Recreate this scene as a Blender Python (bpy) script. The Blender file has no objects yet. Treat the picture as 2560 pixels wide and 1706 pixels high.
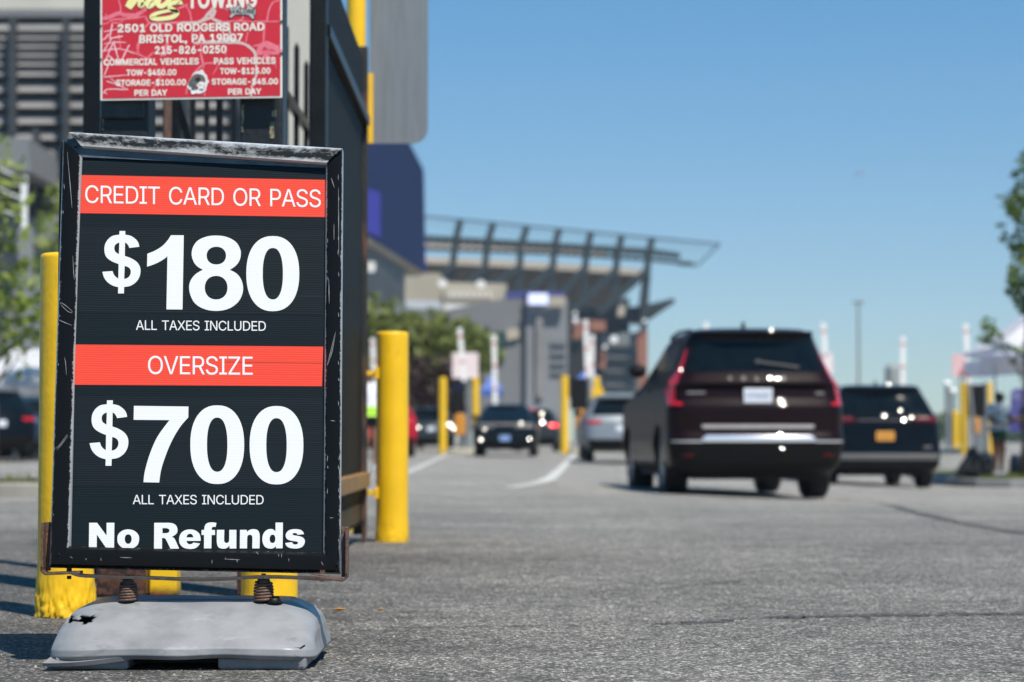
import bpy, bmesh, math, random, json
import numpy as np
from mathutils import Vector, Matrix
from mathutils import noise as mnoise
random.seed(7)
R = math.radians
sc = bpy.context.scene
col = sc.collection

# ------------------------------------------------------------------ camera, world, sun, exposure
FPX, CX, CY, HC = 5689.0, 1280.0, 853.0, 0.53       # focal length in photo pixels, optical centre, camera height
PITCH = math.atan((1101.0 - CY) / FPX)
cam = bpy.data.objects.new('camera', bpy.data.cameras.new('camera'))
col.objects.link(cam)
cam.location = (0, 0, HC)
cam.rotation_euler = (R(90) + PITCH, 0, 0)
cam.data.lens = 80.0
cam.data.sensor_width = 36.0
cam.data.clip_end = 6000
cam.data.clip_start = 0.1
cam.data.dof.use_dof = True
cam.data.dof.focus_distance = 5.52
cam.data.dof.aperture_fstop = 3.9
sc.camera = cam

SUN_EL, SUN_AZ = R(59), R(33)                        # azimuth: degrees to the right of straight behind the camera
sdir = Vector((math.cos(SUN_EL) * math.sin(SUN_AZ), -math.cos(SUN_EL) * math.cos(SUN_AZ), math.sin(SUN_EL)))
w = bpy.data.worlds.new('World')
sc.world = w
w.use_nodes = True
nt = w.node_tree
bg = nt.nodes['Background']
sky = nt.nodes.new('ShaderNodeTexSky')
sky.sky_type = 'NISHITA'
sky.sun_disc = False
sky.sun_elevation = SUN_EL
sky.sun_rotation = math.atan2(sdir.x, sdir.y)
sky.air_density = 1.0
sky.dust_density = 0.0
sky.ozone_density = 3.0
hs = nt.nodes.new('ShaderNodeHueSaturation')
hs.inputs['Saturation'].default_value = 1.45
nt.links.new(sky.outputs[0], hs.inputs['Color'])
gm = nt.nodes.new('ShaderNodeGamma'); gm.inputs[1].default_value = 0.6      # evens the sky's fall-off towards the horizon
nt.links.new(hs.outputs[0], gm.inputs[0])
mxs = nt.nodes.new('ShaderNodeMix'); mxs.data_type = 'RGBA'; mxs.blend_type = 'MULTIPLY'; mxs.inputs[0].default_value = 1.0
nt.links.new(gm.outputs[0], mxs.inputs[6]); mxs.inputs[7].default_value = (1.50, 1.88, 2.26, 1)
nt.links.new(mxs.outputs[2], bg.inputs[0])
bg.inputs[1].default_value = 0.070
sun = bpy.data.objects.new('sun', bpy.data.lights.new('sun', 'SUN'))
col.objects.link(sun)
sun.data.energy = 5.0
sun.data.angle = R(0.53)
sun.data.color = (1.0, 0.925, 0.815)
sun.rotation_euler = (-sdir).to_track_quat('-Z', 'Y').to_euler()
sun.location = (6, -8, 14)
sc.view_settings.view_transform = 'Standard'
sc.view_settings.look = 'None'
sc.view_settings.exposure = 0.5
sc.view_settings.gamma = 1.0
sc.render.engine = 'CYCLES'
sc.cycles.use_denoising = True
sc.cycles.max_bounces = 8

# ------------------------------------------------------------------ geometry helpers
def smooth(a, b, v):
    t = min(1, max(0, (v - a) / (b - a)))
    return t * t * (3 - 2 * t)

def gz(x, y):
    """height of the ground: it dips gently to the right in the middle distance and rises a little beyond"""
    s = smooth(14, 27, y) * (1 - smooth(48, 74, y))
    dip = -min(0.34, 0.045 * max(0.0, x - 0.4)) * s
    return dip + 0.10 * smooth(50, 82, y)

_c, _s = math.cos(PITCH), math.sin(PITCH)
def ray(px, py):
    a = (px - CX) / FPX
    b = (CY - py) / FPX
    v = Vector((a, _c - b * _s, _s + b * _c))
    return v / v.y

def W(px, py, d):
    return Vector((0, 0, HC)) + ray(px, py) * d

def GP(px, py):
    r = ray(px, py)
    d = 10.0
    for _ in range(60):
        z = gz(r.x * d, d)
        d = 0.5 * d + 0.5 * min(400, max(1, (z - HC) / r.z))
    return Vector((r.x * d, d, gz(r.x * d, d)))

class MB:
    def __init__(self):
        self.v, self.f, self.mi, self.uv = [], [], [], {}
    def add(self, verts, faces, mi=0):
        o = len(self.v)
        self.v += [tuple(p) for p in verts]
        for f in faces:
            self.f.append(tuple(i + o for i in f))
            self.mi.append(mi)
        return o
    def quad(self, a, b, c, d, mi=0):
        self.add([a, b, c, d], [(0, 1, 2, 3)], mi)
    def box(self, x0, x1, y0, y1, z0, z1, mi=0):
        v = [(x, y, z) for z in (z0, z1) for y in (y0, y1) for x in (x0, x1)]
        self.add(v, [(0, 2, 3, 1), (4, 5, 7, 6), (0, 1, 5, 4), (2, 6, 7, 3), (0, 4, 6, 2), (1, 3, 7, 5)], mi)
    def prism(self, pts, vec, mi=0):
        n = len(pts)
        vec = Vector(vec)
        P = [Vector(p) for p in pts]
        self.add(P + [p + vec for p in P],
                 [tuple(range(n)), tuple(range(2 * n - 1, n - 1, -1))] + [(i, i + n, (i + 1) % n + n, (i + 1) % n) for i in range(n)], mi)
    def bar(self, a, b, wx, wy, up=(0, 0, 1), mi=0):
        """square bar from a to b, wx across and wy along the other side"""
        a, b = Vector(a), Vector(b)
        d = (b - a).normalized()
        u = Vector(up)
        s = d.cross(u)
        if s.length < 1e-4: s = d.cross(Vector((0, 1, 0)))
        s.normalize()
        t = s.cross(d).normalized()
        V = []
        for p in (a, b):
            for i, j in ((-1, -1), (1, -1), (1, 1), (-1, 1)):
                V.append(p + s * i * wx / 2 + t * j * wy / 2)
        self.add(V, [(3, 2, 1, 0), (4, 5, 6, 7)] + [(i, (i + 1) % 4, (i + 1) % 4 + 4, i + 4) for i in range(4)], mi)
    def tube(self, path, r, n=10, caps=True, mi=0):
        P = [Vector(p) for p in path]
        rs = r if isinstance(r, (list, tuple)) else [r] * len(P)
        o = len(self.v)
        prev = None
        V = []
        for i, p in enumerate(P):
            d = (P[min(i + 1, len(P) - 1)] - P[max(i - 1, 0)]).normalized()
            if prev is None:
                a = d.orthogonal().normalized()
            else:
                a = (prev - d * prev.dot(d)).normalized()
            prev = a
            b = d.cross(a)
            for k in range(n):
                t = 2 * math.pi * k / n
                V.append(p + (a * math.cos(t) + b * math.sin(t)) * rs[i])
        F = []
        for i in range(len(P) - 1):
            for k in range(n):
                F.append((i * n + k, i * n + (k + 1) % n, (i + 1) * n + (k + 1) % n, (i + 1) * n + k))
        if caps:
            F.append(tuple(range(n - 1, -1, -1)))
            F.append(tuple(range((len(P) - 1) * n, len(P) * n)))
        self.add(V, F, mi)
    def grid(self, rows, closed=False, mi=0):
        n = len(rows[0])
        V = [p for r in rows for p in r]
        F = []
        for i in range(len(rows) - 1):
            for k in range(n if closed else n - 1):
                F.append((i * n + k, i * n + (k + 1) % n, (i + 1) * n + (k + 1) % n, (i + 1) * n + k))
        self.add(V, F, mi)
    def lathe(self, prof, c, n=32, mi=0):
        """prof: list of (r, z) from bottom to top about a vertical axis at c"""
        rows = [[(c[0] + r * math.cos(2 * math.pi * k / n), c[1] + r * math.sin(2 * math.pi * k / n), c[2] + z) for k in range(n)] for r, z in prof]
        self.grid(rows, True, mi)
    def build(self, name, mats, parent=None, smooth_=False, local=False, bevel=0):
        me = bpy.data.meshes.new(name)
        off = Vector((0, 0, 0)) if (parent is None or local) else wloc(parent)
        me.from_pydata([(p[0] - off.x, p[1] - off.y, p[2] - off.z) for p in self.v], [], self.f)
        me.update()
        if not isinstance(mats, (list, tuple)): mats = [mats]
        for m in mats: me.materials.append(m)
        me.polygons.foreach_set('material_index', self.mi)
        if smooth_ is not False and smooth_ is not None:
            me.polygons.foreach_set('use_smooth', [True] * len(me.polygons))
            if smooth_ is not True:
                me.set_sharp_from_angle(angle=R(smooth_))
        o = bpy.data.objects.new(name, me)
        col.objects.link(o)
        if parent is not None: o.parent = parent
        if bevel:
            b = o.modifiers.new('bevel', 'BEVEL'); b.width = bevel; b.segments = 2; b.limit_method = 'ANGLE'; b.angle_limit = R(40)
            b.harden_normals = False
        return o

def wloc(o):
    v = Vector(o.location)
    while o.parent is not None:
        o = o.parent
        v = v + Vector(o.location)
    return v

def tag(o, label=None, cat=None, group=None, kind=None):
    if label: o['label'] = label
    if cat: o['category'] = cat
    if group: o['group'] = group
    if kind: o['kind'] = kind
    return o

def thing(name, label, cat, loc=(0, 0, 0), group=None, rz=0.0):
    o = bpy.data.objects.new(name, None)
    o.empty_display_size = 0.1
    col.objects.link(o)
    o.location = loc
    o.rotation_euler = (0, 0, rz)
    return tag(o, label, cat, group)

def dup(root, loc, label=None, group=None, rz=None):
    r = root.copy(); col.objects.link(r); r.location = loc
    if rz is not None: r.rotation_euler = (0, 0, rz)
    if label: r['label'] = label
    if group: r['group'] = group
    for ch in list(root.children):
        c = ch.copy(); col.objects.link(c); c.parent = r
        for g in list(ch.children):
            d = g.copy(); col.objects.link(d); d.parent = c
    return r

def fill2d(loops):
    """flat mesh of closed outlines (holes cut out by even-odd)"""
    cu = bpy.data.curves.new('outline', 'CURVE')
    cu.dimensions = '2D'
    cu.fill_mode = 'FRONT'
    for l in loops:
        s = cu.splines.new('POLY')
        s.points.add(len(l) - 1)
        for p, q in zip(s.points, l): p.co = (q[0], q[1], 0, 1)
        s.use_cyclic_u = True
    ob = bpy.data.objects.new('outline', cu)
    col.objects.link(ob)
    dg = bpy.context.evaluated_depsgraph_get()
    me = bpy.data.meshes.new_from_object(ob.evaluated_get(dg))
    V = [tuple(v.co) for v in me.vertices]
    F = [tuple(p.vertices) for p in me.polygons]
    bpy.data.objects.remove(ob); bpy.data.curves.remove(cu); bpy.data.meshes.remove(me)
    return V, F

def spline(pts, k=6, closed=True):
    """Catmull-Rom through pts; a third value 1 marks a corner"""
    n = len(pts)
    out = []
    P = [Vector((p[0], p[1])) for p in pts]
    C = [len(p) > 2 for p in pts]
    for i in range(n if closed else n - 1):
        p1, p2 = P[i], P[(i + 1) % n]
        p0 = P[i - 1] if (i > 0 or closed) else p1
        p3 = P[(i + 2) % n] if (i + 2 < n or closed) else p2
        if C[i] and C[(i + 1) % n]:
            out.append((p1.x, p1.y)); continue
        if C[i]: p0 = p1 - (p2 - p1) * 0.3
        if C[(i + 1) % n]: p3 = p2 + (p2 - p1) * 0.3
        for j in range(k):
            t = j / k
            q = 0.5 * (2 * p1 + (p2 - p0) * t + (2 * p0 - 5 * p1 + 4 * p2 - p3) * t * t + (3 * p1 - p0 - 3 * p2 + p3) * t ** 3)
            out.append((q.x, q.y))
    if not closed: out.append((P[-1].x, P[-1].y))
    return out

def superell(x0, x1, y0, y1, e=2.3, n=48):
    cx, cy, a, b = (x0 + x1) / 2, (y0 + y1) / 2, (x1 - x0) / 2, (y1 - y0) / 2
    o = []
    for k in range(n):
        t = 2 * math.pi * k / n
        c, s = math.cos(t), math.sin(t)
        o.append((cx + a * math.copysign(abs(c) ** (2 / e), c), cy + b * math.copysign(abs(s) ** (2 / e), s)))
    return o

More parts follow.
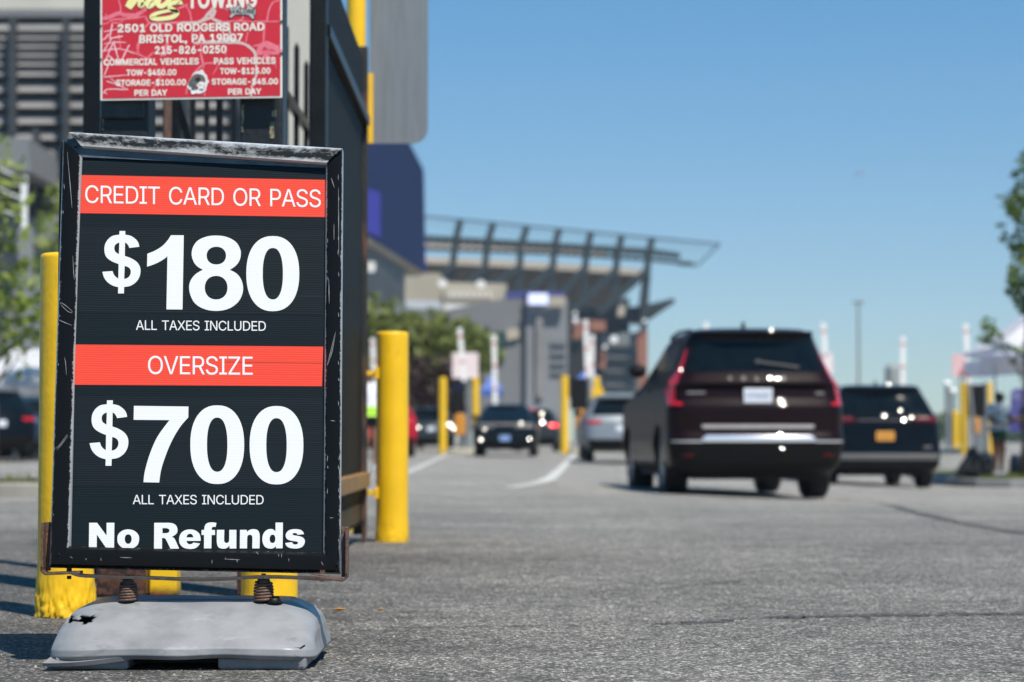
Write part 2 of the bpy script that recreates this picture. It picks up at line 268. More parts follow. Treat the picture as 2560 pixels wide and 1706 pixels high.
GL = json.loads('''{"R":{"A":[480,[[42,0,21,0,18,2,18,5,200,505,202,507,207,509,271,509,276,507,281,495,400,171,460,9,461,2,459,0,454,0,399,0,395,2,348,133,345,140,342,141,142,142,135,141,133,137,85,2,80,0],[157,200,161,199,316,199,321,199,323,202,282,316,240,449,238,450,235,443,198,324,156,205]]],"C":[510,[[235,-5,211,0,188,7,171,14,150,25,131,38,112,55,97,72,82,93,70,114,61,136,54,155,47,183,43,210,41,236,40,255,42,291,46,322,51,343,58,367,68,391,80,412,90,426,105,445,121,462,140,477,159,489,173,496,197,505,219,511,242,514,261,516,288,515,319,510,338,505,357,498,385,483,397,475,413,462,433,440,450,414,457,400,465,381,472,355,471,350,469,349,464,348,414,348,409,350,400,374,393,388,384,402,373,414,361,425,345,436,326,445,309,451,288,455,269,456,238,453,211,446,195,439,183,432,172,424,158,412,146,398,137,386,128,369,120,352,114,333,108,312,106,295,104,269,104,238,106,214,109,195,113,176,121,155,127,141,140,119,153,102,169,87,190,73,209,64,231,57,250,54,276,53,302,56,321,62,342,71,361,83,377,98,391,117,400,133,408,157,410,160,469,160,471,159,472,155,467,133,460,114,451,95,444,83,431,67,419,53,404,40,390,29,376,20,359,12,340,4,323,0,297,-5,283,-6,269,-7]]],"D":[502,[[91,0,65,0,62,1,60,5,60,500,61,507,65,509,69,509,234,509,255,507,274,505,298,500,319,494,343,483,362,472,381,458,400,440,414,424,428,402,439,378,449,352,453,335,458,307,461,281,462,247,460,221,456,188,451,166,443,143,432,116,423,100,413,85,397,66,384,54,369,43,350,31,336,23,317,15,284,6,248,1,215,0],[145,57,219,57,246,59,274,64,303,73,317,80,329,88,350,106,368,128,375,140,382,157,389,176,394,197,397,219,399,245,399,276,397,297,389,333,384,350,375,369,365,385,354,400,342,412,329,422,315,431,298,439,274,446,243,451,131,451,126,450,125,443,125,62,127,58,129,57]]],"E":[419,[[81,0,62,1,61,2,60,7,60,500,61,507,67,509,369,508,372,505,372,490,372,457,372,454,369,452,131,451,126,450,125,445,125,293,127,287,131,285,353,285,355,283,356,281,356,238,355,231,350,229,131,229,127,228,125,226,125,221,125,64,127,58,131,57,372,57,374,55,375,52,375,2,372,0,369,0]]],"I":[300,[[52,0,36,0,32,2,31,7,31,50,32,55,33,56,38,57,112,57,117,58,118,62,118,445,117,450,114,451,33,452,31,455,31,459,31,502,32,507,38,509,267,508,269,506,270,502,270,457,269,454,267,452,188,451,184,450,183,447,183,64,183,59,188,57,267,56,269,55,269,52,269,2,267,0,262,0]]],"L":[393,[[81,0,62,1,61,2,60,7,60,505,61,507,65,509,119,509,124,507,125,502,126,59,129,57,131,57,357,57,360,55,361,52,361,5,360,1,355,0]]],"N":[523,[[81,0,62,1,61,2,60,7,60,500,61,507,67,509,131,509,136,508,138,505,350,171,373,133,396,92,398,88,400,86,401,95,399,188,399,505,400,508,405,509,457,509,462,507,463,505,463,490,463,9,462,1,457,0,393,0,388,0,386,2,202,290,169,345,127,419,124,422,122,423,121,416,125,316,125,5,124,2,119,0]]],"O":[533,[[235,-5,211,-1,195,4,171,14,150,26,129,41,109,59,96,74,83,93,73,110,61,136,51,164,46,186,42,219,40,252,41,283,44,307,49,333,54,352,63,379,72,398,85,419,97,436,111,452,131,469,152,485,169,494,190,503,207,508,228,513,257,515,276,515,302,513,328,508,350,501,371,491,387,481,404,469,421,454,439,433,452,414,464,393,474,369,481,348,486,329,490,300,493,264,493,243,490,207,486,179,479,152,472,133,462,112,450,91,436,72,421,55,404,40,385,26,369,16,352,9,331,2,311,-3,290,-6,266,-7],[242,55,259,53,276,53,290,54,311,59,326,64,342,72,357,81,369,90,381,102,391,114,400,129,410,148,417,164,422,181,426,202,429,222,430,241,430,272,428,291,424,317,419,336,415,350,407,367,398,383,388,398,375,412,361,424,347,434,333,442,316,448,297,453,281,455,266,456,250,455,235,453,216,448,200,441,188,435,176,427,164,417,152,405,140,390,130,374,123,360,116,341,111,324,106,293,104,269,104,238,107,207,111,186,116,167,123,150,132,131,142,117,153,102,164,92,178,80,192,71,209,64,223,59]]],"P":[445,[[98,0,65,0,62,1,60,5,60,500,61,507,67,509,257,508,291,503,307,498,322,493,346,479,367,462,377,450,386,435,399,409,406,381,409,357,409,340,406,316,403,302,394,274,386,259,379,248,371,238,359,226,346,215,331,207,307,196,281,190,253,186,131,185,127,184,125,178,125,5,124,2,119,0],[151,243,243,243,262,245,281,249,293,254,305,261,320,274,330,288,339,309,344,331,344,355,342,376,336,395,327,412,315,426,305,433,291,442,272,448,257,450,234,452,131,452,127,451,125,445,125,247,127,244,129,243]]],"R":[449,[[81,0,62,1,61,2,60,7,60,500,61,507,67,509,257,508,281,505,303,501,317,496,334,488,353,476,369,462,381,447,392,431,401,409,406,390,408,371,409,343,406,316,401,297,394,278,384,261,374,248,357,233,338,220,317,210,316,207,424,7,425,2,424,1,419,0,357,0,353,2,251,190,246,197,241,198,131,197,127,196,125,190,125,5,124,2,119,0],[126,257,131,255,241,255,257,256,274,259,288,263,305,271,315,277,327,290,336,305,342,321,345,343,344,369,341,385,334,405,324,419,312,431,296,441,281,446,262,450,236,452,131,452,127,451,125,445,125,262]]],"S":[447,[[188,-7,155,0,128,9,105,21,94,29,80,41,69,53,61,65,50,86,45,100,40,119,39,131,40,136,45,137,102,136,105,133,110,110,118,96,129,81,145,69,164,60,190,52,214,49,243,50,269,55,290,62,309,73,327,89,337,103,341,112,344,122,346,141,344,153,342,162,336,174,327,184,314,194,298,204,262,217,181,240,152,250,136,257,117,267,93,283,80,296,71,308,64,319,59,331,54,348,52,362,52,374,54,396,56,408,61,422,66,434,75,448,83,458,98,473,109,482,124,491,152,504,167,508,190,513,214,515,233,515,264,513,288,508,314,499,340,484,359,469,369,459,377,448,384,439,391,424,398,400,400,384,399,379,393,378,340,378,337,381,332,400,324,416,312,430,296,441,281,449,257,456,238,458,209,458,183,453,164,446,148,437,133,424,122,408,116,389,116,367,119,353,123,343,133,331,145,321,162,312,198,298,271,277,307,265,338,251,364,234,376,222,385,212,393,200,400,186,405,169,408,155,408,136,407,122,405,108,400,91,393,74,386,62,377,50,367,40,354,29,338,18,309,5,295,0,274,-5,252,-8,224,-9]]],"T":[449,[[220,0,198,0,194,2,193,5,193,447,191,450,186,451,34,452,32,455,32,457,32,505,34,508,39,509,408,509,415,508,417,502,417,459,416,455,414,452,262,451,257,450,257,443,256,5,255,1,253,0]]],"U":[517,[[227,-6,200,-2,172,7,150,17,127,33,105,53,91,70,78,92,69,115,62,146,60,175,60,506,62,508,65,509,79,509,119,509,122,508,124,506,124,175,128,146,136,123,145,106,155,93,169,80,188,67,205,60,222,55,241,52,265,52,284,53,305,58,324,65,338,73,351,82,365,96,375,111,382,125,389,146,392,173,393,506,395,508,398,509,454,508,456,506,457,501,457,163,453,132,449,115,441,96,428,73,410,50,400,41,386,29,357,12,334,3,303,-5,284,-7,260,-8]]],"V":[480,[[230,0,207,0,204,1,202,5,21,497,18,505,18,507,23,509,78,509,83,508,86,505,195,197,240,60,242,60,245,66,263,126,287,200,393,505,395,507,399,509,459,508,461,507,461,505,460,500,280,5,278,2,273,0]]],"X":[474,[[51,0,25,0,23,0,21,2,22,5,195,252,199,259,199,262,37,498,33,505,32,507,37,509,99,509,104,508,106,506,194,376,237,306,239,307,241,309,260,343,286,383,373,507,380,509,442,508,443,507,442,502,281,271,277,264,277,262,449,9,453,2,451,0,449,0,432,0,387,0,381,2,291,131,261,177,241,212,237,214,234,212,219,185,197,152,94,4,92,1,87,0]]],"Z":[438,[[66,0,47,0,43,2,42,43,44,50,277,390,320,450,320,452,316,453,252,451,45,452,42,452,40,457,40,502,41,507,45,509,50,509,388,509,395,508,397,502,397,466,395,459,167,126,118,59,119,57,123,56,166,57,395,57,399,55,399,52,400,7,399,2,397,1,392,0]]]},"B":{"A":[525,[[19,-29,4,-25,-4,-19,-9,-12,-13,2,-10,16,172,516,183,531,190,536,204,539,271,539,288,536,300,526,306,516,312,502,483,35,491,12,492,2,490,-10,484,-19,476,-25,459,-30,397,-30,383,-27,376,-22,366,-10,326,102,321,109,161,110,157,109,154,105,121,9,114,-10,107,-20,97,-27,83,-30],[201,231,207,230,271,230,276,230,278,233,240,343,238,343,235,338,201,240,200,233]]],"B":[501,[[62,-29,50,-27,40,-19,33,-10,30,7,30,500,33,519,40,528,50,535,69,539,265,539,307,531,338,521,369,501,398,472,415,443,420,431,427,397,428,352,422,326,410,300,387,269,391,263,406,250,432,214,439,197,444,178,449,147,449,126,441,85,430,57,416,35,388,9,353,-13,312,-24,277,-30],[159,88,165,87,248,87,257,89,277,89,303,98,317,112,325,131,325,143,317,166,311,176,303,184,287,193,269,198,253,201,160,200,157,197,156,193,156,95],[159,316,165,315,243,315,267,321,286,330,294,338,299,345,303,357,306,371,303,388,296,402,291,408,284,412,262,420,165,420,159,419,156,414,156,395,156,324]]],"C":[555,[[238,-36,190,-27,169,-19,145,-8,104,20,81,44,68,60,49,88,39,107,23,150,15,186,11,219,10,288,13,310,23,357,40,402,66,445,92,477,111,493,142,515,171,529,192,536,231,544,252,546,283,546,328,539,357,531,392,515,427,491,454,463,476,431,486,412,501,367,503,352,500,341,495,331,490,326,483,321,469,318,414,318,400,321,388,328,382,336,373,360,360,383,338,405,315,417,283,425,254,425,228,419,202,408,179,391,161,367,149,343,137,300,134,264,134,233,137,210,144,179,163,138,172,126,188,111,214,95,245,85,288,85,302,88,323,96,335,102,348,112,366,133,382,174,388,182,397,188,411,191,433,192,466,192,483,188,492,182,500,172,503,155,490,107,474,74,457,49,441,31,412,7,376,-15,359,-22,335,-29,292,-37]]],"D":[547,[[62,-29,50,-27,40,-19,33,-10,30,7,30,500,33,519,40,528,48,534,65,539,253,539,286,534,319,526,355,512,372,503,398,484,434,448,462,402,470,385,482,347,489,307,492,283,492,224,487,188,477,145,467,119,457,97,437,66,427,53,403,30,362,2,331,-13,317,-17,284,-25,250,-30],[159,88,215,87,229,89,248,89,286,99,310,111,327,125,344,147,353,166,363,195,368,231,368,281,360,324,351,347,335,376,319,391,307,400,281,412,248,420,162,420,157,416,156,95]]],"E":[464,[[62,-29,50,-27,40,-19,33,-10,30,7,30,500,34,519,41,529,50,535,67,539,365,539,384,535,394,528,401,516,404,502,404,459,400,440,393,430,384,423,365,420,165,420,160,419,157,416,156,324,159,316,165,315,350,315,367,312,377,305,385,293,387,278,387,240,384,219,377,209,367,202,353,199,165,199,159,197,156,190,156,95,157,89,162,87,367,87,386,83,396,77,401,69,406,52,406,7,403,-10,397,-19,386,-26,369,-30]]],"G":[565,[[238,-36,190,-27,169,-19,140,-5,107,18,76,49,66,62,52,83,34,119,21,160,10,222,10,288,18,338,25,367,36,395,47,417,68,450,81,465,101,486,116,498,150,520,183,534,228,544,250,546,281,546,328,539,361,529,395,512,434,483,448,469,467,445,476,431,488,407,495,391,501,372,504,350,503,341,498,331,492,326,485,321,471,318,414,318,400,321,390,326,385,331,378,343,362,376,352,389,338,403,311,417,283,425,250,425,221,417,197,405,176,387,161,367,149,343,137,300,134,264,134,233,137,210,144,179,163,138,178,120,197,104,221,93,247,85,292,85,319,93,341,105,362,126,374,148,378,162,377,167,371,168,288,168,271,173,263,179,257,188,253,202,253,224,253,250,257,267,263,276,271,282,288,287,469,287,488,284,497,277,503,269,508,252,508,174,505,155,498,122,485,89,462,52,451,38,423,13,389,-9,369,-19,347,-27,297,-37]]],"H":[562,[[62,-29,50,-27,40,-19,33,-10,30,7,30,500,33,519,38,527,50,536,65,539,119,539,136,535,146,529,153,519,156,502,156,328,159,321,165,320,353,320,359,321,361,326,361,502,365,519,371,528,379,534,396,539,453,539,467,536,475,531,484,519,487,500,487,9,484,-10,479,-18,467,-27,453,-30,398,-30,379,-25,371,-19,364,-10,361,7,361,193,359,200,353,201,165,201,159,200,156,195,156,9,153,-10,146,-20,134,-27,119,-30]]],"I":[345,[[33,-29,21,-27,14,-22,4,-10,1,7,1,52,6,69,12,77,21,83,38,87,81,87,86,90,87,414,86,418,81,420,38,420,24,423,14,428,9,432,4,440,1,457,1,502,4,519,11,528,19,534,38,539,262,539,281,536,290,529,296,521,301,505,301,457,298,440,291,431,281,423,264,420,219,420,214,418,213,414,213,95,213,90,217,87,267,86,281,83,291,76,298,66,301,50,301,7,298,-10,291,-19,283,-25,264,-30]]],"L":[438,[[62,-29,50,-27,40,-19,33,-10,30,7,30,505,35,521,41,529,50,536,67,539,122,539,136,536,147,528,153,519,156,502,157,90,160,87,165,87,353,87,372,83,382,76,389,64,392,50,392,5,389,-10,382,-19,372,-27,357,-30]]],"M":[673,[[62,-29,50,-27,40,-19,33,-10,30,7,30,500,33,519,40,528,50,536,65,539,143,539,162,536,175,526,182,516,186,505,302,207,312,183,315,180,317,181,319,187,440,502,446,516,453,527,465,536,481,539,565,539,579,536,588,529,596,519,599,497,599,7,596,-10,589,-19,579,-27,565,-30,510,-30,491,-25,483,-19,476,-10,473,9,473,228,472,239,469,238,459,216,377,5,367,-15,353,-27,338,-30,291,-30,272,-25,264,-19,255,-5,160,233,155,243,153,243,152,228,152,9,148,-10,141,-20,129,-27,115,-30]]],"N":[568,[[62,-29,50,-27,40,-19,33,-10,30,7,30,500,33,519,38,527,50,536,69,539,134,539,148,536,159,528,172,509,350,228,365,208,367,208,368,216,368,500,372,519,378,528,386,534,403,539,460,539,474,536,482,531,491,519,494,500,494,9,491,-10,486,-18,474,-27,457,-30,388,-30,374,-27,365,-20,160,299,157,299,156,290,156,9,154,-7,146,-20,134,-27,119,-30]]],"O":[578,[[238,-36,190,-27,164,-17,145,-8,116,12,101,24,80,45,63,67,47,93,35,117,25,143,18,172,10,222,10,288,13,310,21,348,35,391,52,424,66,446,76,458,108,491,145,516,166,527,192,536,216,541,250,546,283,546,304,544,350,534,381,521,416,498,431,487,452,465,464,450,483,422,498,393,505,376,512,352,520,314,522,295,522,274,525,264,522,212,520,193,509,148,497,112,486,91,469,64,440,30,412,7,385,-10,345,-27,295,-37],[241,86,250,85,292,85,314,93,333,102,352,116,371,141,385,168,393,191,398,219,398,288,396,305,388,333,374,364,361,382,345,399,335,405,326,411,311,417,283,425,252,425,228,419,202,408,181,392,166,374,152,348,140,312,134,279,134,233,139,198,149,167,163,138,173,125,190,109,211,96]]],"P":[490,[[62,-29,50,-27,40,-19,33,-10,30,7,30,500,33,519,40,528,48,534,65,539,257,539,305,531,327,524,346,515,374,496,399,471,418,443,425,428,432,407,439,364,439,331,429,281,418,252,399,224,374,199,343,178,322,168,293,161,265,156,165,156,159,155,156,147,156,7,153,-10,146,-20,134,-27,119,-30],[159,274,165,272,243,273,262,276,277,280,286,285,295,293,305,307,313,328,313,338,313,362,310,376,303,393,296,402,284,411,257,420,231,422,165,422,159,421,156,416,156,397,156,281]]],"R":[494,[[62,-29,50,-27,40,-19,33,-10,30,7,30,500,33,519,41,529,50,536,72,539,260,539,307,531,341,519,372,500,394,481,415,452,427,428,432,412,439,374,440,331,429,283,417,257,401,233,379,211,361,197,359,193,368,174,452,19,455,5,453,-10,447,-19,438,-25,422,-30,357,-30,338,-25,330,-19,324,-10,229,166,222,168,162,168,159,166,156,162,156,7,153,-10,146,-20,134,-27,119,-30],[159,288,165,287,260,287,279,292,296,301,306,314,310,324,313,335,313,371,308,388,300,400,284,412,260,420,234,422,165,422,159,421,156,416,156,397,156,295]]],"S":[492,[[190,-38,140,-29,109,-16,78,3,67,11,52,25,30,55,21,74,14,96,8,127,8,134,13,150,19,159,28,165,43,168,98,168,114,165,124,159,131,148,142,115,147,108,157,98,176,88,193,83,207,80,238,80,267,86,288,95,300,104,306,112,315,131,315,143,312,153,308,160,301,167,278,178,243,191,159,214,133,224,105,238,71,261,52,281,33,312,23,350,20,374,23,396,30,429,38,446,49,465,58,477,77,496,105,515,133,529,155,537,190,544,226,547,264,544,300,537,321,529,338,521,371,499,396,474,415,446,426,415,432,381,429,367,424,360,412,350,398,347,343,347,326,350,317,357,311,365,302,393,298,401,290,409,264,422,238,428,207,428,181,420,167,413,154,400,149,393,146,381,147,365,151,358,162,347,181,337,217,324,286,306,326,291,362,272,390,251,412,227,429,198,439,153,439,124,431,86,417,55,402,33,393,23,381,11,355,-7,338,-17,321,-24,298,-31,271,-36,252,-39]]],"T":[494,[[193,-29,182,-27,171,-19,165,-10,161,7,161,416,158,419,153,420,39,420,22,423,15,428,5,440,2,455,2,502,5,519,12,528,20,534,39,539,408,539,427,536,436,529,442,521,447,505,447,455,444,440,436,430,427,423,412,420,296,420,291,419,288,416,287,9,285,-7,278,-19,265,-27,251,-30]]],"U":[562,[[227,-37,188,-30,165,-23,141,-13,112,5,99,15,78,37,55,70,45,89,36,120,30,151,30,501,33,520,40,530,50,537,69,540,117,540,131,538,143,531,150,520,154,501,154,177,159,146,166,130,175,115,186,105,200,96,234,83,281,83,308,92,322,98,332,106,342,115,350,127,361,158,361,501,364,520,371,530,379,536,396,540,450,540,467,537,477,531,484,520,487,501,487,151,479,111,470,84,458,63,437,34,419,17,406,6,374,-14,360,-21,338,-28,305,-36,286,-38]]],"V":[525,[[204,-29,192,-27,183,-20,175,-10,168,7,-6,478,-13,505,-10,519,-4,528,4,534,23,539,80,539,95,536,104,529,109,524,119,505,237,169,240,165,242,165,245,171,361,507,367,521,373,529,382,535,397,539,457,539,473,536,484,528,490,519,492,507,490,493,307,-10,300,-19,292,-25,276,-30]]],"W":[731,[[157,-29,145,-27,133,-18,125,-7,121,9,-10,490,-13,507,-10,519,-4,528,7,536,21,539,76,539,93,535,103,528,110,519,117,500,185,233,192,210,195,210,200,224,278,519,284,528,292,534,309,539,373,539,392,534,403,526,410,514,480,245,489,212,492,209,495,212,502,238,559,459,575,519,582,528,590,534,607,539,666,539,680,536,690,529,698,516,699,505,695,485,564,7,559,-10,553,-19,542,-27,528,-30,461,-30,445,-27,432,-17,426,-7,423,2,352,264,345,288,342,290,337,278,259,-10,253,-19,245,-25,228,-30]]],"X":[519,[[20,-29,8,-27,-4,-17,-9,-7,-10,2,-9,14,159,255,162,262,152,278,6,490,3,497,2,507,3,519,8,527,20,536,37,539,101,539,115,536,123,531,133,521,237,368,242,371,332,502,354,531,361,536,375,539,437,539,456,536,464,531,468,526,474,516,475,507,473,495,329,288,315,266,314,262,317,255,482,14,484,2,483,-7,477,-18,465,-27,449,-30,385,-30,370,-27,363,-22,353,-12,242,150,237,154,232,150,125,-5,113,-20,104,-27,89,-30]]],"Y":[517,[[204,-29,192,-27,182,-19,175,-10,172,5,171,202,-8,490,-11,497,-12,507,-10,519,-4,528,4,534,21,539,88,539,102,536,110,531,117,524,124,514,230,340,235,334,238,334,243,340,347,512,359,529,369,536,385,539,447,539,464,536,474,528,481,519,483,507,481,493,299,200,298,7,295,-10,288,-20,276,-27,261,-30]]],"Z":[483,[[42,-29,31,-27,23,-22,14,-10,11,5,10,21,11,45,14,59,236,383,255,412,257,419,250,420,47,420,31,423,21,430,15,438,11,455,11,505,14,519,18,526,31,536,50,539,390,539,407,536,414,531,424,519,427,505,427,464,424,447,180,90,181,88,185,87,390,87,409,83,419,77,425,69,429,52,429,5,426,-10,421,-17,409,-27,392,-30]]],"0":[498,[[200,-36,176,-31,152,-24,133,-15,111,0,93,16,77,33,54,69,42,95,33,124,23,172,18,212,18,295,23,336,30,372,42,412,54,438,85,483,101,500,116,512,136,524,155,534,195,544,214,546,240,546,283,539,309,529,326,520,345,506,370,481,391,452,410,414,419,386,429,341,434,305,435,279,437,267,434,205,432,181,425,143,410,93,393,60,368,24,350,6,338,-3,312,-19,295,-27,250,-37],[213,81,236,80,252,85,264,92,281,110,291,126,303,160,308,181,313,224,313,286,311,295,310,312,307,331,296,372,284,395,277,405,267,415,245,427,226,430,209,427,193,420,181,411,170,395,154,362,147,336,142,305,142,283,139,272,139,238,141,229,142,207,144,186,150,162,157,141,169,114,179,101,195,88]]],"1":[498,[[79,-29,67,-27,59,-22,54,-17,49,-7,47,7,47,50,50,64,56,74,67,81,81,84,176,84,182,88,182,381,181,386,176,386,102,333,88,331,76,333,67,339,61,347,56,364,56,421,59,438,66,447,74,456,185,535,207,539,269,539,286,536,295,529,301,521,306,502,307,88,312,84,388,84,402,81,412,75,419,64,422,50,423,7,419,-10,413,-19,405,-25,386,-30]]],"2":[498,[[66,-29,54,-27,46,-22,42,-17,37,-7,34,7,34,43,39,64,47,75,223,261,257,300,276,326,283,340,288,357,289,383,285,395,281,405,271,415,264,419,247,426,230,429,216,429,204,427,185,419,171,408,163,393,158,378,154,352,148,343,140,337,121,332,71,332,56,335,47,340,42,345,37,352,34,366,36,390,41,414,51,443,70,474,87,494,103,507,126,522,156,536,206,546,240,546,283,539,299,534,328,519,356,498,369,485,393,452,404,424,410,400,412,374,410,345,404,321,396,297,383,274,364,244,315,185,230,99,225,90,226,88,230,87,383,87,399,83,409,77,415,69,419,52,420,7,416,-10,410,-19,402,-25,383,-30]]],"3":[498,[[189,-36,141,-27,117,-17,98,-8,83,2,72,11,53,30,33,57,22,83,14,122,17,143,23,152,32,158,48,163,103,163,117,161,127,155,132,150,137,141,141,126,146,112,162,95,177,88,191,83,210,80,224,80,243,82,260,88,275,95,287,107,296,126,299,143,296,164,285,188,274,198,258,208,232,215,213,216,203,218,160,218,146,221,133,231,129,238,126,255,126,295,129,312,135,322,216,412,218,417,217,419,213,420,77,420,60,424,51,430,45,438,40,455,40,502,43,519,50,529,58,535,77,539,365,539,384,536,393,530,399,522,404,505,404,467,401,450,390,433,304,338,290,322,288,317,291,314,313,308,332,298,360,280,385,255,399,236,408,219,415,200,423,162,423,124,413,81,401,57,383,31,363,11,332,-10,301,-24,286,-29,260,-34,243,-37]]],"4":[498,[[282,-29,270,-27,263,-22,253,-10,250,7,250,69,247,74,44,75,30,78,19,85,13,95,10,112,10,157,13,174,213,512,227,531,235,536,251,539,304,539,320,536,331,528,337,519,339,507,337,495,164,197,166,195,170,194,242,194,248,195,250,202,250,312,255,331,261,339,273,346,287,349,339,348,354,345,361,341,366,335,371,326,374,312,374,197,380,194,406,194,423,190,433,183,439,174,443,157,443,109,440,95,435,87,430,83,420,77,406,75,380,75,374,71,374,5,370,-10,364,-19,354,-27,339,-30]]],"5":[498,[[193,-36,157,-29,143,-24,119,-12,88,9,68,29,47,60,38,81,30,119,33,141,40,150,48,156,64,161,117,161,133,157,143,151,149,143,159,112,169,99,183,90,200,83,214,80,229,80,243,83,264,93,280,107,286,117,293,133,296,145,296,181,286,207,273,226,250,240,229,246,207,246,190,243,164,234,140,219,124,216,62,223,52,229,45,236,40,245,37,262,63,483,63,498,66,512,69,520,78,531,86,536,102,539,357,539,376,536,386,530,392,522,396,505,396,455,393,441,386,430,376,424,360,420,181,420,178,417,175,402,171,360,173,357,176,357,207,363,252,363,290,355,314,346,348,324,374,299,393,272,408,243,415,219,420,193,423,162,420,152,420,133,412,98,399,67,377,33,352,9,326,-10,312,-18,298,-24,260,-34,243,-37]]],"6":[498,[[199,-36,159,-27,128,-12,101,6,91,17,79,29,60,55,44,91,34,136,34,181,39,212,46,238,56,262,77,302,129,383,224,522,232,530,242,536,256,539,316,539,330,537,342,530,349,519,351,507,349,495,260,367,249,348,251,345,297,336,311,331,330,322,355,305,378,282,388,269,407,233,417,195,419,176,419,138,414,107,409,88,404,75,385,43,372,26,349,4,339,-3,325,-12,304,-23,278,-31,249,-37],[210,81,239,80,256,85,268,92,279,102,285,112,295,138,298,157,295,176,290,193,283,207,268,222,249,231,239,234,213,234,197,229,185,223,166,202,158,181,155,167,155,150,158,133,170,107,187,90]]],"7":[498,[[100,-29,86,-25,78,-19,73,-12,69,2,71,16,273,419,271,422,267,422,71,422,52,426,43,432,37,440,32,457,32,502,36,519,42,528,50,534,69,539,381,539,400,536,410,529,415,521,420,505,420,450,417,433,197,-5,187,-19,174,-27,160,-30]]],"8":[498,[[195,-36,156,-29,135,-22,116,-14,95,0,81,10,55,36,39,60,30,81,22,114,22,122,22,155,30,191,42,217,56,238,81,264,84,269,58,305,51,319,41,357,39,381,41,402,50,438,61,460,70,474,92,499,128,523,145,531,166,539,209,546,240,546,261,544,295,536,330,520,356,501,376,481,393,457,401,441,407,424,412,395,412,364,404,329,398,312,381,286,370,274,367,269,390,246,399,234,409,219,421,195,431,152,431,122,423,83,412,57,393,31,373,11,354,-3,318,-22,283,-32,252,-37],[205,81,240,80,264,85,275,90,288,98,300,112,305,126,304,152,297,172,278,191,256,200,245,203,206,203,190,198,171,189,160,179,154,169,146,150,146,138,146,129,154,110,161,100,175,90,195,83],[210,322,237,320,249,323,266,331,281,345,288,367,288,386,281,405,274,414,266,420,247,427,233,430,218,430,204,427,192,422,182,417,173,407,166,393,163,376,168,352,173,342,182,333,201,324]]],"9":[498,[[132,-29,120,-27,108,-17,103,-7,102,2,104,14,188,135,204,162,201,165,189,165,154,173,118,190,103,200,84,216,70,232,56,255,41,288,34,326,34,376,41,414,54,445,77,478,101,503,137,527,168,538,211,546,244,546,285,538,316,526,342,510,356,498,380,472,397,445,404,431,411,409,419,369,419,326,411,288,397,246,373,202,318,119,224,-19,213,-27,199,-30],[210,276,239,275,251,278,266,285,275,293,286,307,295,331,298,350,295,371,285,397,279,407,268,417,249,426,237,429,213,429,204,426,184,416,174,407,168,397,158,371,155,352,158,331,169,305,187,285]]],"$":[492,[[202,-104,190,-101,183,-97,174,-84,170,-68,170,-39,167,-34,145,-30,124,-23,95,-8,71,8,47,32,33,52,19,80,13,99,8,130,13,149,19,157,28,164,48,167,98,167,112,164,124,157,132,147,140,118,144,111,159,96,167,93,169,95,170,102,170,209,167,212,126,227,95,244,76,258,51,282,40,299,33,313,26,335,21,373,23,397,28,421,40,449,52,469,69,488,95,509,119,523,136,531,167,540,169,542,170,580,174,594,180,604,190,611,205,614,238,615,257,610,265,604,272,594,275,578,275,547,277,542,305,535,326,527,343,519,374,497,390,481,400,468,417,442,422,430,432,385,429,371,424,361,419,356,412,351,398,348,343,348,326,351,317,358,309,368,305,385,296,402,286,411,278,415,276,414,275,406,275,313,278,308,328,290,352,278,383,257,406,235,421,213,429,197,434,182,439,154,439,128,431,87,422,63,403,35,378,10,357,-6,338,-17,302,-30,281,-34,277,-37,275,-41,275,-70,272,-84,265,-94,257,-100,238,-104],[278,92,283,93,293,99,306,111,312,123,315,137,313,152,307,161,298,169,278,177,276,175,275,168,275,99,275,94],[163,347,167,345,169,346,170,352,170,406,169,411,167,412,162,410,154,402,147,387,146,382,147,368,150,359]]],".":[233,[[83,-34,71,-31,56,-24,47,-18,35,-5,25,10,23,17,20,33,20,52,23,67,26,74,44,98,68,112,90,118,102,118,116,115,133,108,142,101,155,88,164,75,169,62,172,48,172,33,165,10,154,-8,145,-17,121,-31,104,-34]]],",":[233,[[40,-149,28,-146,17,-139,11,-129,8,-113,34,56,40,80,46,90,54,96,71,100,130,100,147,97,156,91,162,83,166,66,159,35,114,-127,105,-139,92,-147,78,-149]]],"-":[498,[[116,159,104,161,94,168,87,178,84,192,84,238,87,252,94,264,104,271,123,274,330,274,350,270,358,264,364,254,367,238,367,192,363,176,357,168,347,161,328,158]]]}}''')
def text_px(s, font, x0, x1, yb0, yb1, cap):
    """letter outlines in photo pixels: from x0 to x1, baseline yb0 at x0 to yb1 at x1, capital height cap"""
    loops, x = [], 0
    xs = []
    for ch in s:
        if ch == ' ':
            x += 250; continue
        adv, ls = GL[font][ch]
        for l in ls:
            q = [(x + l[i], l[i + 1]) for i in range(0, len(l), 2)]
            loops.append(q); xs += [p[0] for p in q]
        x += adv - (28 if font == 'R' else 30)
    a, b = min(xs), max(xs)
    capu = 512.0 if font == 'R' else 572.0
    base = 0 if font == 'R' else -31
    out = []
    for l in loops:
        o = []
        for X, Y in l:
            t = (X - a) / (b - a)
            o.append((x0 + t * (x1 - x0), yb0 + t * (yb1 - yb0) - (Y - base) / capu * cap))
        out.append(o)
    return out

# ------------------------------------------------------------------ materials
def lin(r, g, b):
    f = lambda c: (c / 255 / 12.92) if c / 255 <= 0.04045 else ((c / 255 + 0.055) / 1.055) ** 2.4
    return (f(r), f(g), f(b), 1)

